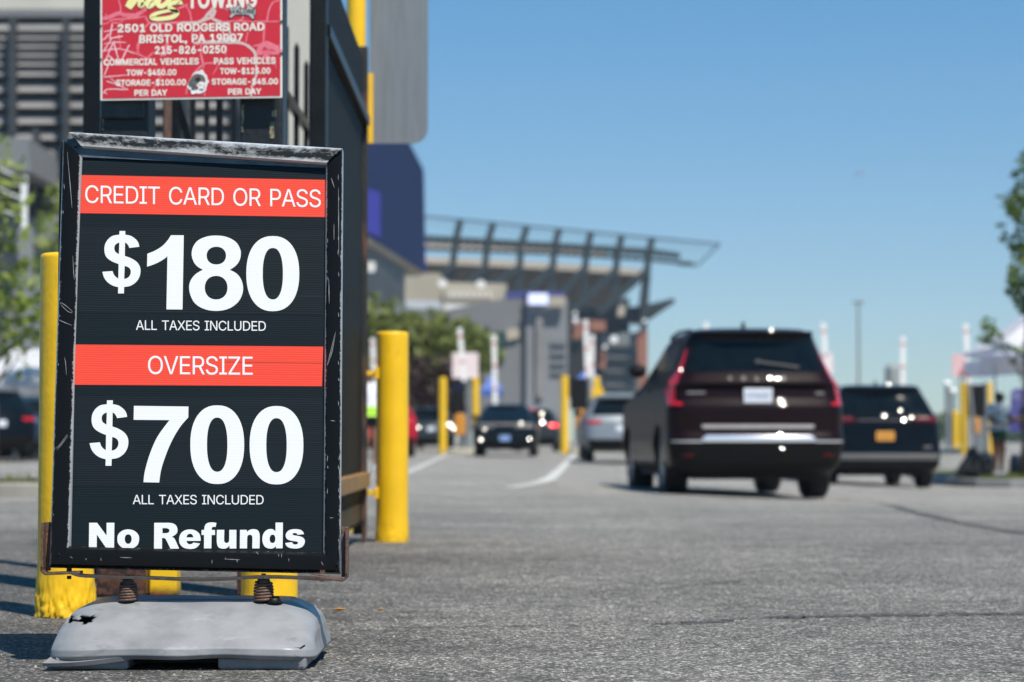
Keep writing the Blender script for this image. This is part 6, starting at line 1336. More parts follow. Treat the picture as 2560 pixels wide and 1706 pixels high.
    if s.get('spoiler'):
        z, hwS, yS = s['spoiler']
        b = MB(); rows = []
        for k in range(-12, 13):
            x = hwS * k / 12; e = .10 * abs(k / 12) ** 3
            rows.append([(x, yS + e + P['b'] * (k / 12) ** 2, z), (x, yS + e - .14 + P['b'] * (k / 12) ** 2, z - .018), (x, yS + e - .135 + P['b'] * (k / 12) ** 2, z - .045), (x, yS + e + .02, z - .055)])
        b.grid(rows); b.build('spoiler', s.get('spoiler_mat', paint), root, smooth_=50, local=True)
    if s.get('rails'):
        for sg in (-1, 1):
            b = MB(); xr = sg * (B.at(H - .03)[0] + .03)
            b.tube([(xr, .72, H - .07), (xr, .85, H - .03), (xr, 1.8, H - .005), (xr * .98, 2.5, H - .03), (xr * .97, 2.6, H - .08)], .018, 8)
            b.build('roof_rail', MAT['trim_black'], root, smooth_=True, local=True)
    if s.get('fin'):
        b = MB(); z0 = H - .01
        b.prism([(.012, .95, z0), (.012, 1.16, z0), (.004, 1.0, z0 + .085), (.004, .96, z0 + .085)], (-.024, 0, 0)); b.build('antenna_fin', paint, root, local=True, bevel=.004)
    if s.get('wiper'):
        (xa, za), (xb, zb2) = s['wiper']
        b = MB(); pa, pb_ = B.rear(xa, za, .03), B.rear(xb, zb2, .022); b.bar(pa, pb_, .022, .03, up=(0, 1, 0)); b.tube([B.rear(xa, za, .0), pa], .025, 10)
        b.build('wiper', MAT['trim_grey'], root, local=True)
    if s.get('letters'):
        txt, z, dx, cap = s['letters']
        b = MB(); n = len(txt)
        for i, ch in enumerate(txt):
            adv, ls = GL['B'][ch]
            V, F = fill2d([[(l[k], l[k + 1]) for k in range(0, len(l), 2)] for l in ls])
            sc__ = cap / 560.0; x0 = (i - (n - 1) / 2) * dx - adv * sc__ / 2
            P3 = [B.rear(x0 + q[0] * sc__, z + q[1] * sc__, .016) for q in V]
            b.add(P3, F)
        b.build('lettering', MAT['badge_grey'], root, local=True)
    if s.get('badges'):
        for nm, x0, x1, z0, z1 in s['badges']:
            patch(nm, [(z0, x0, x1), (z1, x0, x1)], MAT['badge_grey'], .014, 4)
    for nm, x, z, r in s.get('glint_domes', []):        # added mirror caps, tilted to throw sun glints at the camera
        p = Vector(B.rear(x, z, .004)); ax = Vector((.166, -.846, .507)); t1 = ax.orthogonal().normalized(); t2 = ax.cross(t1); b = MB()
        rows = [[tuple(p + ax * h + (t1 * math.cos(2 * math.pi * k / 20) + t2 * math.sin(2 * math.pi * k / 20)) * q) for k in range(20)]
                for q, h in [(r, -.03), (r, .012)] + [(r * f, .012 + r * (1 - f * f) / 14) for f in (.99, .8, .6, .4, .2, .03)]]
        b.grid(rows, True); b.add(rows[-1], [tuple(range(20))]); b.build(nm, MAT['mirror'], root, smooth_=35, local=True)
    if s.get('exhaust'):
        for sg in (-1, 1):
            b = MB(); b.tube([(sg * .55, .10, .33), (sg * .55, .4, .33)], .04, 12); b.build('exhaust', MAT['dark_steel'], root, local=True)
    return root

MAT['plate_white'] = mat('plate_white', (0.62, 0.66, 0.74), 0.4, var=.06)
MAT['plate_blue'] = mat('plate_blue', (0.22, 0.34, 0.60), 0.4, scale=30)
MAT['plate_orange'] = mat('plate_orange', (0.70, 0.33, 0.055), 0.4, var=.08)
MAT['plate_ink'] = mat('plate_ink', (0.06, 0.07, 0.14), 0.5)
MAT['plate_ink_pale'] = mat('plate_ink_pale', (0.30, 0.34, 0.46), 0.5)

def place(px, d, z=None):
    x = (px - CX) / FPX * d
    return (x, d, gz(x, d) if z is None else z)

# the maroon SUV: a tall one
KZ = 1.068
def up_(st):
    o = dict(st)
    KM = 1.022
    k = lambda rows: [(z * KM, a, c) for z, a, c in rows]
    o['glass'] = (st['glass'][0] * KZ, st['glass'][1] * KZ); o['plate_z'] = st['plate_z'] * KM
    o['lights'] = [(n, k(r), m) for n, r, m in st['lights']]; o['strips'] = [(n, k(r), m) for n, r, m in st['strips']]
    z, a, c = st['spoiler']; o['spoiler'] = (z * KZ, a, c)
    (xa, za), (xb, zb2) = st['wiper']; o['wiper'] = ((xa, za * KZ), (xb, zb2 * KZ))
    t, z, dx, cap = st['letters']; o['letters'] = (t, z * KM, dx, cap)
    o['badges'] = [(n, a, c, z0 * KM, z1 * KM) for n, a, c, z0, z1 in st['badges']]
    return o
SUVT = dict(SUV); SUVT['lev'] = [(z * (1 + (KZ - 1) * min(1, (z - .27) / .3)), a, c, e) for z, a, c, e in SUV['lev']]
tl_rows = [(1.00, .81, .955), (1.025, .81, .958), (1.04, .885, .957), (1.20, .872, .945), (1.24, .850, .922), (1.36, .795, .838), (1.48, .752, .778), (1.60, .712, .728)]
suv = make_car('parked_car', 'large maroon SUV driving away with boomerang tail lights and a chrome bumper strip', 'car', SUVT, place(1898, 24.4, -0.115), R(3.6), MAT['maroon'],
  style=up_(dict(glass=(1.30, 1.66), glass_in=.075, plate_z=1.10, plate_ink=MAT['plate_ink_pale'],
   lights=[('tail_light', tl_rows, MAT['tail_red']), ('reflector', [(.46, .70, .82), (.49, .70, .82)], MAT['tail_dark'])],
   low=[(.28, .80), (.36, .88), (.50, .935), (.60, .945)],
   strips=[('chrome_strip', [(.755, -.60, .60), (.795, -.61, .61)], MAT['reflect_tint']), ('bumper_strip', [(.615, -.58, .58), (.645, -.62, .62), (.685, -.56, .56)], MAT['chrome']),
           ('bumper_trim', [(.61, -.93, -.60), (.628, -.93, -.60)], MAT['chrome']), ('bumper_trim', [(.61, .60, .93), (.628, .60, .93)], MAT['chrome'])],
   spoiler=(1.725, .66, .34), spoiler_mat=MAT['maroon'], rails=True, fin=True, wiper=((.02, 1.40), (.47, 1.345)), letters=('VOLVO', 1.262, .145, .045),
   badges=[('badge', -.76, -.56, 1.12, 1.145), ('badge', .64, .74, 1.115, 1.14)], exhaust=False, mirror=False, glint_domes=[('camera_lens', .145, 1.31, .016), ('bumper_sensor', .25, .55, .010), ('bumper_stud', .24, .70, .020), ('spoiler_lamp', .20, 1.84, .010), ('lamp_lens', -.80, 1.40, .007)])))  # caps at the end are added for bright sun spots on the tail
suv.name = 'car'
# the black van on its right
van = make_car('minivan', 'black minivan with an orange licence plate, right of the large maroon SUV', 'minivan', VAN, place(2214, 39.0, -0.30), R(0.5), MAT['black_car'],
  style=dict(glass=(1.29, 1.70), glass_in=.07, plate_z=.90, plate=MAT['plate_orange'], plate_ink=mat('plate_ink_dark', (.30, .12, .03), .5),
   lights=[('tail_light', [(1.15, .52, .965), (1.20, .50, .955), (1.235, .60, .945)], MAT['tail_dark'])],
   low=[(.30, .86), (.38, .93), (.46, .95)], strips=[('bumper_trim', [(.49, -.93, .93), (.60, -.93, .93)], MAT['trim_grey']), ('chrome_strip', [(1.165, -.46, .46), (1.185, -.46, .46)], MAT['trim_grey'])],
   spoiler=(1.77, .62, .36), fin=True, badges=[('badge', -.05, .05, 1.245, 1.275), ('badge', .66, .80, .70, .73)], glint_domes=[('emblem', 0, 1.24, .016), ('camera_lens', .34, 1.17, .024), ('light_lens', .47, 1.22, .014), ('window_lens', .29, 1.34, .016), ('roof_lens', .20, 1.80, .011)]))  # the caps, emblem one included, are mirrors added for sun glints
# dark hatchback
hat = make_car('hatchback', 'dark navy hatchback with a sloping rear window, leading the lane beside the left ticket machine', 'car', HATCH, place(1262, 66, 0.04), R(-1.5), MAT['navy_car'],
  style=dict(glass=(1.10, 1.45), glass_in=.07, plate_z=.55, plate=MAT['plate_blue'], lights=[('tail_light', [(.86, .30, .86), (.90, .30, .86)], MAT['trim_grey'])],
   low=[(.27, .78), (.36, .88), (.42, .90)], strips=[('light_bar', [(.93, -.80, .80), (.985, -.78, .78)], MAT['trim_grey'])], spoiler=(1.50, .60, 1.15),
   badges=[('reflector', -.80, -.72, .55, .59), ('reflector', .72, .80, .55, .59)], glint_domes=[('reflector_lens', -.70, .50, .020), ('reflector_lens', .70, .52, .021), ('emblem', -.58, .80, .014), ('light_lens', .46, .965, .016)]))  # added mirror caps make the bright spots, the emblem one too
# silver SUV between the maroon one and the right ticket island
sil = make_car('car', 'silver crossover SUV partly hidden behind the left side of the maroon SUV', 'car', CUV, place(1556, 56, 0.02), R(1), MAT['silver_car'],
  style=dict(glass=(1.13, 1.53), glass_in=.08, plate_z=.80, plate=MAT['plate_white'], lights=[('tail_light', [(.92, .52, .90), (1.0, .50, .89)], MAT['tail_red'])],
   low=[(.29, .78), (.40, .89), (.52, .90)], spoiler=(1.61, .56, .52), fin=True, badges=[('badge', -.05, .05, 1.02, 1.06)]))
drk = make_car('car', 'dark SUV at the barrier with a lit brake light, half hidden by the navy hatchback', 'car', CUV, place(1336, 88, 0.1), R(-3), MAT['grey_car'],
  style=dict(glass=(1.13, 1.53), plate_z=.85, lights=[('tail_light', [(.95, .60, .90), (1.06, .58, .88)], MAT['brake_lit'])], glint_domes=[('light_lens', .30, 1.12, .042), ('emblem', .25, 1.45, .03)], strips=[('high_brake_light', [(1.585, -.34, .06), (1.63, -.34, .06)], MAT['brake_lit'])],  # both caps, emblem included, are added to flash the sun
   low=[(.29, .78), (.40, .89), (.52, .90)], spoiler=(1.62, .56, .52)))
gry = make_car('car', 'grey SUV waiting left of the leftmost ticket machine in front of the dark shrubs', 'car', CUV, place(1078, 84, 0.1), R(4), MAT['grey_car'],
  style=dict(glass=(1.13, 1.53), plate_z=.85, lights=[('tail_light', [(.92, .56, .90), (1.0, .54, .89)], MAT['tail_red'])], glint_domes=[('light_lens', .70, 1.0, .034), ('emblem', -.45, .9, .025), ('reflector_lens', .84, .86, .034)], low=[(.29, .78), (.40, .89), (.52, .90)], spoiler=(1.62, .56, .52)))  # three mirror caps added for glints, emblem among them
red = make_car('car', 'red car showing only its right rear corner beside the yellow bollard with brackets', 'car', CUV, place(962, 64, 0.07), R(5), MAT['red_car'],
  style=dict(glass=(1.10, 1.50), plate_z=.85, lights=[('tail_light', [(.90, .66, .91), (1.0, .64, .89)], MAT['tail_red'])], low=[(.29, .78), (.40, .89), (.52, .90)]))
# parked cars at the far left
LG = 'cars parked beyond the kerb on the left'
make_car('car', 'blue parked car with a red tail light, left of the leftmost yellow bollard', 'car', HATCH, place(118, 56, 0.08), R(30), MAT['blue_car'], group=LG,
  style=dict(glass=(1.10, 1.45), plate_z=.62, lights=[('tail_light', [(.80, .62, .92), (.92, .60, .90)], MAT['tail_red'])], low=[(.27, .78), (.36, .88), (.42, .90)], glint_domes=[('light_lens', -.55, .98, .05), ('light_lens', .62, 1.0, .045), ('reflector_lens', .3, .8, .03)]))  # mirror caps added to give the parked car sun glints
make_car('car', 'dark parked SUV at the left edge of the photo, left of the blue car', 'car', CUV, place(2, 54, 0.08), R(24), MAT['black_car'], group=LG,
  style=dict(glass=(1.13, 1.53), plate_z=.85, lights=[('tail_light', [(.92, .56, .90), (1.0, .54, .89)], MAT['tail_red'])], low=[(.29, .78), (.40, .89), (.52, .90)]))
make_car('car', 'pale parked car in the second row behind the blue car, under the white tent', 'car', CUV, place(40, 72, 0.1), R(80), MAT['white_car'], group=LG, style=dict(glass=(1.13, 1.53), plate_z=.85))
make_car('car', 'maroon parked car in the second row at the left edge, behind the dark SUV', 'car', HATCH, place(-60, 70, 0.1), R(80), MAT['maroon'], group=LG, style=dict(glass=(1.10, 1.45), plate_z=.62))

make_car('car', 'black parked car between the blue car and the yellow bollard, mostly hidden', 'car', CUV, place(205, 60, 0.1), R(30), MAT['black_car'], group=LG, style=dict(glass=(1.13, 1.53), plate_z=.85))

# ------------------------------------------------------------------ trees and shrubs
def leaf_mat(name, c1, c2):
    m = mat(name, c1, 0.55, scale=2.5, c2=c2, thr=(.3, .7))
    p = m.node_tree.nodes['Principled BSDF']
    p.inputs['Subsurface Weight'].default_value = 0.0
    # thin leaves let some light through
    n, l = m.node_tree.nodes, m.node_tree.links
    tr_ = n.new('ShaderNodeBsdfTranslucent'); ms = n.new('ShaderNodeMixShader'); ms.inputs[0].default_value = 0.45
    l.new(p.inputs['Base Color'].links[0].from_socket, tr_.inputs[0]); out = n['Material Output']
    l.new(p.outputs[0], ms.inputs[1]); l.new(tr_.outputs[0], ms.inputs[2]); l.new(ms.outputs[0], out.inputs[0])
    return m
MAT['leaf'] = leaf_mat('leaf_green', (0.17, 0.23, 0.036), (0.27, 0.34, 0.065))
MAT['leaf_dark'] = leaf_mat('leaf_dark_green', (0.07, 0.12, 0.028), (0.15, 0.22, 0.048))
MAT['leaf_olive'] = leaf_mat('leaf_olive', (0.12, 0.155, 0.032), (0.20, 0.235, 0.058))
MAT['leaf_plum'] = leaf_mat('leaf_plum', (0.05, 0.026, 0.025), (0.085, 0.045, 0.04))
MAT['bark'] = mat('bark', (0.07, 0.055, 0.042), 0.9, scale=12, c2=(0.14, 0.11, 0.085), bump=.6)
def leaves(mb, blobs, n, size, rnd):
    tot = sum(r[1][0] * r[1][1] * r[1][2] for r in blobs)
    for c, rad in blobs:
        k = max(6, int(n * rad[0] * rad[1] * rad[2] / tot))
        for _ in range(k):
            while True:
                v = Vector((rnd.uniform(-1, 1), rnd.uniform(-1, 1), rnd.uniform(-1, 1)))
                if v.length < 1 and (v.length > .45 or rnd.random() < .3): break
            p = Vector((c[0] + v.x * rad[0], c[1] + v.y * rad[1], c[2] + v.z * rad[2]))
            s = size * rnd.uniform(.6, 1.3)
            nrm = Vector((rnd.gauss(0, 1), rnd.gauss(0, 1), rnd.gauss(1.0, 1))).normalized()
            a = nrm.orthogonal().normalized(); a.rotate(Matrix.Rotation(rnd.uniform(0, 6.28), 3, nrm)); bb_ = nrm.cross(a)
            mb.add([p - a * s, p - a * s * .1 + bb_ * s * .42, p + a * s, p - a * s * .1 - bb_ * s * .42], [(0, 1, 2, 3)])
def tree(name, label, base, top, blobs, n, size, m, seed, group=None, trunk_r=.09, cat='tree'):
    rnd = random.Random(seed)
    root = thing(name, label, cat, tuple(base), group)
    b = MB()
    base = Vector(base); top = Vector(top)
    path = [base.lerp(top, t) + Vector((rnd.uniform(-.05, .05), rnd.uniform(-.05, .05), 0)) * (t > 0) for t in (0, .2, .4, .6, .8, 1)]
    b.tube(path, [trunk_r * q for q in (1.15, .95, .8, .62, .42, .2)], 10)
    for c, rad in blobs:
        c = Vector(c)
        t = min(.92, max(.25, (c.z - base.z) / max(.1, (top.z - base.z)) - .12))
        st_ = base.lerp(top, t)
        mid = st_.lerp(c, .55) + Vector((0, 0, -.06 * (c - st_).length))
        b.tube([st_, mid, c], [trunk_r * .22, trunk_r * .13, trunk_r * .05], 6)
    b.build('trunk', MAT['bark'], root, smooth_=True)
    b = MB(); leaves(b, blobs, n, size, rnd); b.build('crown', m, root)
    return root
def blob(px, py, d, r, dz=1.0, dy=1.0): 
    p = W(px, py, d); return ((p.x, p.y, p.z), (r, r * dy, r * dz))

# tree at the right edge of the photo
d = 43.0
tb_ = W(2556, 1185, d)
rb_ = [blob(2590, 430, d, .55), blob(2545, 505, d + .3, .36), blob(2512, 505, d, .22, .8), blob(2560, 520, d - .3, .4), blob(2498, 566, d, .16), blob(2520, 590, d + .2, .2), blob(2540, 610, d, .22), blob(2590, 610, d + .4, .6),
       blob(2553, 640, d - .2, .25), blob(2530, 680, d, .18, .8), blob(2535, 700, d, .22), blob(2550, 730, d + .2, .3), blob(2565, 690, d - .4, .4), blob(2600, 740, d, .6), blob(2475, 836, d - 1, .30, .9), blob(2470, 810, d - 1, .18), blob(2490, 855, d - 1, .16), blob(2555, 875, d - 1.2, .26, .6), blob(2535, 892, d - 1.2, .18, .6), blob(2585, 880, d - 1, .3), blob(2515, 868, d - 1.1, .14, .6), blob(2550, 560, d, .2)]
tree('street_tree', 'leafy young tree at the right edge of the photo, rising over the white canopy', (tb_.x, d, gz(tb_.x, d) + .12), W(2585, 520, d), [(c, tuple(q * .82 for q in r)) for c, r in rb_], 1500, .10, MAT['leaf_dark'], 11, trunk_r=.075)
# trees at the left edge
d = 27.5
tl_b = W(-30, 1215, d)
tree('street_tree', 'green tree at the left edge of the photo, in front of the louvred building', (tl_b.x, d, .1), W(-10, 380, d),
     [blob(5, 470, d, .40), blob(-30, 420, d, .5), blob(20, 560, d - .3, .30), blob(5, 640, d, .42), blob(50, 640, d, .20), blob(40, 730, d - .2, .42), blob(78, 745, d, .26), blob(70, 820, d, .34), blob(20, 810, d + .2, .46), blob(-40, 760, d, .8), blob(60, 875, d, .22), blob(25, 890, d, .28), blob(-40, 600, d, .6)], 760, .095, MAT['leaf'], 12, trunk_r=.10)
tree('street_tree', 'small green tree tip showing just left of the price sign, before the louvres', (W(150, 1101, 60).x, 60, .1), W(150, 520, 60), [blob(140, 500, 60, .45), blob(152, 540, 60, .4), blob(170, 480, 60, .5), blob(190, 600, 60, 1.2)], 500, .16, MAT['leaf'], 13)

# hedge and trees left of the barriers
d = 112
hg = [(945, 815, 1.7), (925, 870, 1.6), (980, 850, 1.6), (1010, 830, 1.2), (1040, 850, 1.5), (1075, 840, 1.4), (1110, 845, 1.3), (1140, 850, 1.2), (1170, 860, 1.2), (1195, 870, 1.1), (1215, 890, .9), (1000, 890, 1.6), (1060, 890, 1.6), (1120, 890, 1.5), (1180, 900, 1.3), (960, 910, 1.5)]
GTT = 'round trees beyond the barriers'
lab3 = ['tallest green tree beyond the barriers, behind the yellow bollard with brackets', 'middle green tree beyond the barriers, above the dark plum shrubs', 'low green tree beyond the barriers, behind the pink sign and ticket lane']
for i, ids in enumerate(((0, 1, 2, 3, 15), (4, 5, 6, 11, 12), (7, 8, 9, 10, 13, 14))):
    bl = [blob(hg[k][0], hg[k][1], d + 2 * (k % 3), hg[k][2] * .95) for k in ids]
    cx_ = sum(q[0][0] for q in bl) / len(bl)
    tree('round_tree', lab3[i], (cx_, d, .1), (cx_, d, 5.0), bl, 900, .38, MAT['leaf_olive'], 30 + i, GTT, trunk_r=.15)
d = 104
for i, (pxs, lb) in enumerate((((1035, 1065), 'plum coloured shrub behind the grey SUV, left of the pink sign'), ((1100, 1135), 'plum coloured shrub behind the leftmost ticket machine'))):
    bl = [blob(px + q, py, d + q * .02, r) for px in pxs for q, py, r in ((0, 930, .75), (12, 975, .8), (-10, 1000, .8), (8, 1040, .85))]
    tree('plum_shrub', lb, (W(sum(pxs) / 2, 1101, d).x, d, .1), W(sum(pxs) / 2, 950, d), bl, 700, .22, MAT['leaf_plum'], 50 + i, 'plum shrubs', trunk_r=.1, cat='shrub')

# ------------------------------------------------------------------ buildings: flat-fronted pieces are cut to outline at their distance and given depth
def slab(mb, poly, d, thick, mi=0):
    """outline in photo points at distance d, extended thick metres away from the camera"""
    mb.prism([W(px, py, d) for px, py in poly], (0, thick, 0), mi)
def slab_o(name, poly, d, thick, m, parent):
    b = MB(); slab(b, poly, d, thick); return b.build(name, m, parent)
MAT['louvre'] = mat('louvre_grey', (0.20, 0.20, 0.203), 0.6, var=.15, scale=.6)
MAT['steel_dark'] = mat('painted_steel', (0.030, 0.036, 0.042), 0.55, var=.2, scale=.5)
MAT['pale_wall'] = mat('pale_wall', (0.44, 0.43, 0.39), 0.8, var=.06, scale=.3)
MAT['grey_wall'] = mat('grey_wall', (0.155, 0.165, 0.18), 0.7, var=.08, scale=.15)
MAT['grey_wall_light'] = mat('grey_panel', (0.19, 0.205, 0.222), 0.6, var=.08, scale=.15)
MAT['beige_wall'] = mat('beige_wall', (0.36, 0.325, 0.26), 0.8, var=.10, scale=.3)
MAT['roof_white'] = mat('roof_white', (0.66, 0.66, 0.64), 0.6, var=.05)
MAT['brick_red'] = mat('brick_red', (0.27, 0.12, 0.08), 0.85, scale=2, c2=(0.22, 0.095, 0.062))
MAT['window_teal'] = mat('window_teal', (0.02, 0.055, 0.06), 0.15)

# --- louvred building
d = 95.0
bl_ = thing('louvred_building', 'large grey building with rows of horizontal louvres and a white band on top', 'building', (W(250, 1101, d).x, d, 0))
slab_o('wall', [(-300, 40), (720, 40), (720, 1080), (-300, 1080)], d + 3, 20, MAT['steel_dark'], bl_)
slab_o('parapet', [(-300, -200), (720, -200), (720, 24), (-300, 24)], d + 1, 22, MAT['pale_wall'], bl_)
slab_o('fascia', [(-300, 26), (720, 26), (720, 42), (-300, 42)], d + .5, 2.5, MAT['grey_wall'], bl_)
b = MB()
y = 46
k = 0
while y < 600:
    p0, p1_ = W(-300, y, d), W(720, y + (26 if k < 5 else 30), d)
    dp_ = 0.5
    b.prism([(p0.x, d + .9, p0.z), (p0.x, d + 0.9 - dp_ * .1, p0.z), (p0.x, d + .35, p1_.z), (p0.x, d + .9, p1_.z)], (p1_.x - p0.x, 0, 0))
    y += 22 if k < 5 else 40
    k += 1
b.build('louvres', MAT['louvre'], bl_)
mb_ = [(22, 38, 40, 335), (156, 170, 40, 360), (80, 96, 320, 545), (330, 344, 40, 560), (460, 474, 40, 560), (590, 604, 40, 560), (-110, -96, 40, 335), (240, 252, 330, 560)]
for x0, x1, y0, y1 in mb_:
    slab_o('mullion', [(x0, y0), (x1, y0), (x1, y1), (x0, y1)], d - .25, .5, MAT['steel_dark'], bl_)
slab_o('service_block', [(690, -120), (812, -120), (812, 470), (690, 470)], d - 4, 4, MAT['pale_wall'], bl_)
slab_o('canopy_box', [(-200, 340), (70, 345), (76, 430), (-200, 400)], d - 6, 5.8, MAT['grey_wall'], bl_)
slab_o('lower_wall', [(-300, 545), (720, 545), (720, 610), (-300, 610)], d - 1.2, 3, MAT['grey_wall_light'], bl_)
slab_o('ground_wall', [(-300, 612), (720, 612), (720, 1090), (-300, 1090)], d - 2.2, 3, MAT['grey_wall'], bl_)
slab_o('ledge', [(-300, 596), (720, 594), (720, 611), (-300, 613)], d - 2.8, 1.5, MAT['concrete'], bl_)
# white handrail with a stair landing in front
d = 74.0
MAT['white_paint'] = mat('white_paint', (0.72, 0.74, 0.74), 0.5, var=.05)
hr = thing('handrail', 'white metal handrail before the louvred building, at the far left', 'railing', (W(60, 590, d).x, d, 0))
slab_o('post', [(53, 440), (66, 440), (66, 592), (53, 592)], d, .17, MAT['white_paint'], hr)
slab_o('plinth', [(44, 570), (78, 570), (78, 1101), (44, 1101)], d - .2, .5, MAT['grey_wall_light'], hr)
for (x0, y0, x1, y1) in ((-60, 395, 60, 450), (-60, 445, 60, 500), (-60, 500, 60, 545)):
    b = MB(); b.bar(W(x0, y0, d), W(x1, y1, d), .10, .06); b.build('rail', MAT['white_paint'], hr)

# --- left kerb island, grass, white tent
isl = MB()
e0 = [GP(-60, 1247), GP(104, 1243), GP(215, 1240)]
X0, X1 = -14.0, e0[2].x
yk = e0[1].y
isl.box(X0, X1 + .6, yk, yk + .16, -.05, .13)
tag(isl.build('kerb', MAT['concrete'], bevel=.02), kind='structure')
b = MB(); b.box(X0, X1 + .6, yk + .162, yk + 3.0, -.05, .115); tag(b.build('planting_strip', mat('soil', (0.05, 0.035, 0.025), .95, scale=3, c2=(0.08, 0.06, 0.04))), kind='structure')
def grass(name, x0, x1, y0, y1, z, n, h, seed, zf=None):
    rnd = random.Random(seed); b = MB()
    for _ in range(n):
        x, y = rnd.uniform(x0, x1), rnd.uniform(y0, y1); zz = z if zf is None else zf(x, y)
        a = rnd.uniform(0, 6.28); hh = h * rnd.uniform(.5, 1.2); w_ = .010
        dx, dy = math.cos(a) * w_, math.sin(a) * w_; lx, ly = rnd.gauss(0, .3) * hh, rnd.gauss(0, .3) * hh
        b.add([(x - dx, y - dy, zz), (x + dx, y + dy, zz), (x + lx, y + ly, zz + hh)], [(0, 1, 2)])
    return tag(b.build(name, MAT['leaf_olive']), 'short dry grass', 'grass', kind='stuff')
g1 = grass('grass', X0, X1 + .6, yk + .17, yk + .9, .115, 2600, .10, 3)
g1['label'] = 'thin dry grass behind the kerb at the far left'
def cloth_mat(name, c, c2=None):
    m = leaf_mat(name, c, c2 or tuple(x * .95 for x in c)); m.node_tree.nodes['Principled BSDF'].inputs['Roughness'].default_value = .8
    return m
MAT['tent_white'] = cloth_mat('tent_fabric', (0.74, 0.75, 0.78))
d = 62.0
tn = thing('marquee', 'long white marquee roof above the parked cars at the far left', 'tent', (W(60, 1101, d).x, d, .1))
b = MB()
a_, c_ = W(-160, 935, d), W(190, 935, d); top = W(0, 862, d).z
b.prism([(a_.x, d, a_.z), (a_.x, d + 3, top), (a_.x, d + 6, a_.z)], (c_.x - a_.x, 0, 0))
b.build('roof', MAT['tent_white'], tn)
b = MB(); b.box(a_.x, c_.x, d - .03, d, a_.z - .35, a_.z); b.build('valance', MAT['tent_white'], tn)
for px in (-60, 35, 130):
    p = W(px, 1101, d); b = MB(); b.tube([(p.x, d + .1, .1), (p.x, d + .1, a_.z)], .04, 8); b.build('leg', MAT['alu'], tn)
b = MB(); b.box(a_.x, c_.x, d + 7, d + 7.2, .1, 1.15); tag(b.build('brick_wall', MAT['brick_red']), 'low red brick wall beneath the white marquee, behind the parked cars', 'wall')

# --- big screen building: its long face runs away from the camera
d0, d1 = 120.0, 165.0
sb = thing('screen_building', 'dark building end with a huge navy and violet video screen, right of the black fence', 'building', (W(980, 1101, d0).x, d0, .1))
MAT['screen_navy'] = glow('screen_navy', (0.010, 0.018, 0.058), 0.3)
MAT['screen_violet'] = glow('screen_violet', (0.030, 0.032, 0.20), 0.5)
for mm in ('screen_navy', 'screen_violet'):
    q_ = MAT[mm].node_tree.nodes['Principled BSDF']; q_.inputs['Roughness'].default_value = .8; q_.inputs['Specular IOR Level'].default_value = .08
def skew(name, pts, m, thick, parent):
    """pts: (px, py, distance)"""
    b = MB(); P = [W(*q) for q in pts]; b.prism(P, (-thick, thick * .3, 0)); return b.build(name, m, parent)
skew('screen', [(850, 250, 118), (1000, 312, 146), (1059, 424, 160), (1064, 682, 161.5), (922, 594, 124), (850, 548, 112)], MAT['screen_navy'], 8, sb)
skew('screen_panel', [(915, 470, 122.9), (951, 482, 130), (951, 596, 130), (915, 576, 122.2)], MAT['screen_violet'], .6, sb)
skew('screen_edge', [(1054, 424, 159.5), (1060, 430, 161.5), (1065, 684, 161.5), (1050, 672, 159)], MAT['screen_violet'], .5, sb)
skew('soffit', [(850, 548, 111), (922, 594, 123), (1062, 683, 160), (1050, 690, 160), (920, 612, 123), (850, 570, 111)], MAT['beige_wall'], 6, sb)
skew('wall', [(850, 570, 113), (920, 610, 125), (1012, 668, 150), (1012, 765, 150), (920, 750, 125), (850, 740, 113)], MAT['steel_dark'], 8, sb)
skew('base_wall', [(850, 738, 112), (930, 746, 126), (1018, 762, 150), (1018, 1098, 150), (850, 1098, 112)], MAT['grey_wall_light'], 7, sb)
skew('wall_lamp', [(924, 655, 124), (938, 655, 124), (938, 680, 124), (924, 680, 124)], MAT['white_paint'], .3, sb)

# --- stadium
def zs4(x, y): return (900 + x / 2.613, 500 + y / 2.613)
def Z(pts): return [zs4(*p) for p in pts]
d = 300.0
sd_ = thing('stadium', 'distant football stadium with a raking steel canopy, glass brim and dark grandstand', 'stadium', (W(1380, 1101, d).x, d, .1))
MAT['stadium_steel'] = mat('stadium_steel', (0.012, 0.022, 0.028), 0.6, var=.2, scale=.1)
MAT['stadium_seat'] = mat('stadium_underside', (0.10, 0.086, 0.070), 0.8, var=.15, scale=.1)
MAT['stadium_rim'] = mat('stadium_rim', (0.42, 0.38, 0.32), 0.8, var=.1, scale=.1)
MAT['canopy_glass'] = mat('canopy_glass', (0.25, 0.42, 0.50), 0.2)
p_ = MAT['canopy_glass'].node_tree.nodes['Principled BSDF']; p_.inputs['Alpha'].default_value = 0.16
slab_o('canopy_glass', Z([(380, 105), (430, 103), (2352, 290), (2200, 432), (2080, 425), (1880, 365), (430, 255), (380, 250)]), d + 14, .4, MAT['canopy_glass'], sd_)
def beam(parent, name, pts, d_, wd, m, th=1.2):
    b = MB(); P = [W(*zs4(*p), d_ + (p[2] if len(p) > 2 else 0)) for p in pts]
    for i in range(len(P) - 1): b.bar(P[i], P[i + 1], wd, th)
    return b.build(name, m, parent)
beam(sd_, 'canopy_edge', [(380, 104), (2352, 290), (2200, 432), (2080, 425)], d + 14, .22, MAT['stadium_steel'], .22)
beam(sd_, 'canopy_truss', [(370, 248), (1300, 300), (1900, 338), (2090, 368)], d + 1, .9, MAT['stadium_steel'], .7)
beam(sd_, 'upper_truss', [(370, 318), (1300, 352), (1900, 392), (2180, 420)], d + 9, .4, MAT['stadium_steel'], .5)
slab_o('stand_rim', Z([(370, 370), (1000, 395), (1855, 452), (1845, 492), (1000, 440), (370, 410)]), d + 12, 4, MAT['stadium_rim'], sd_)
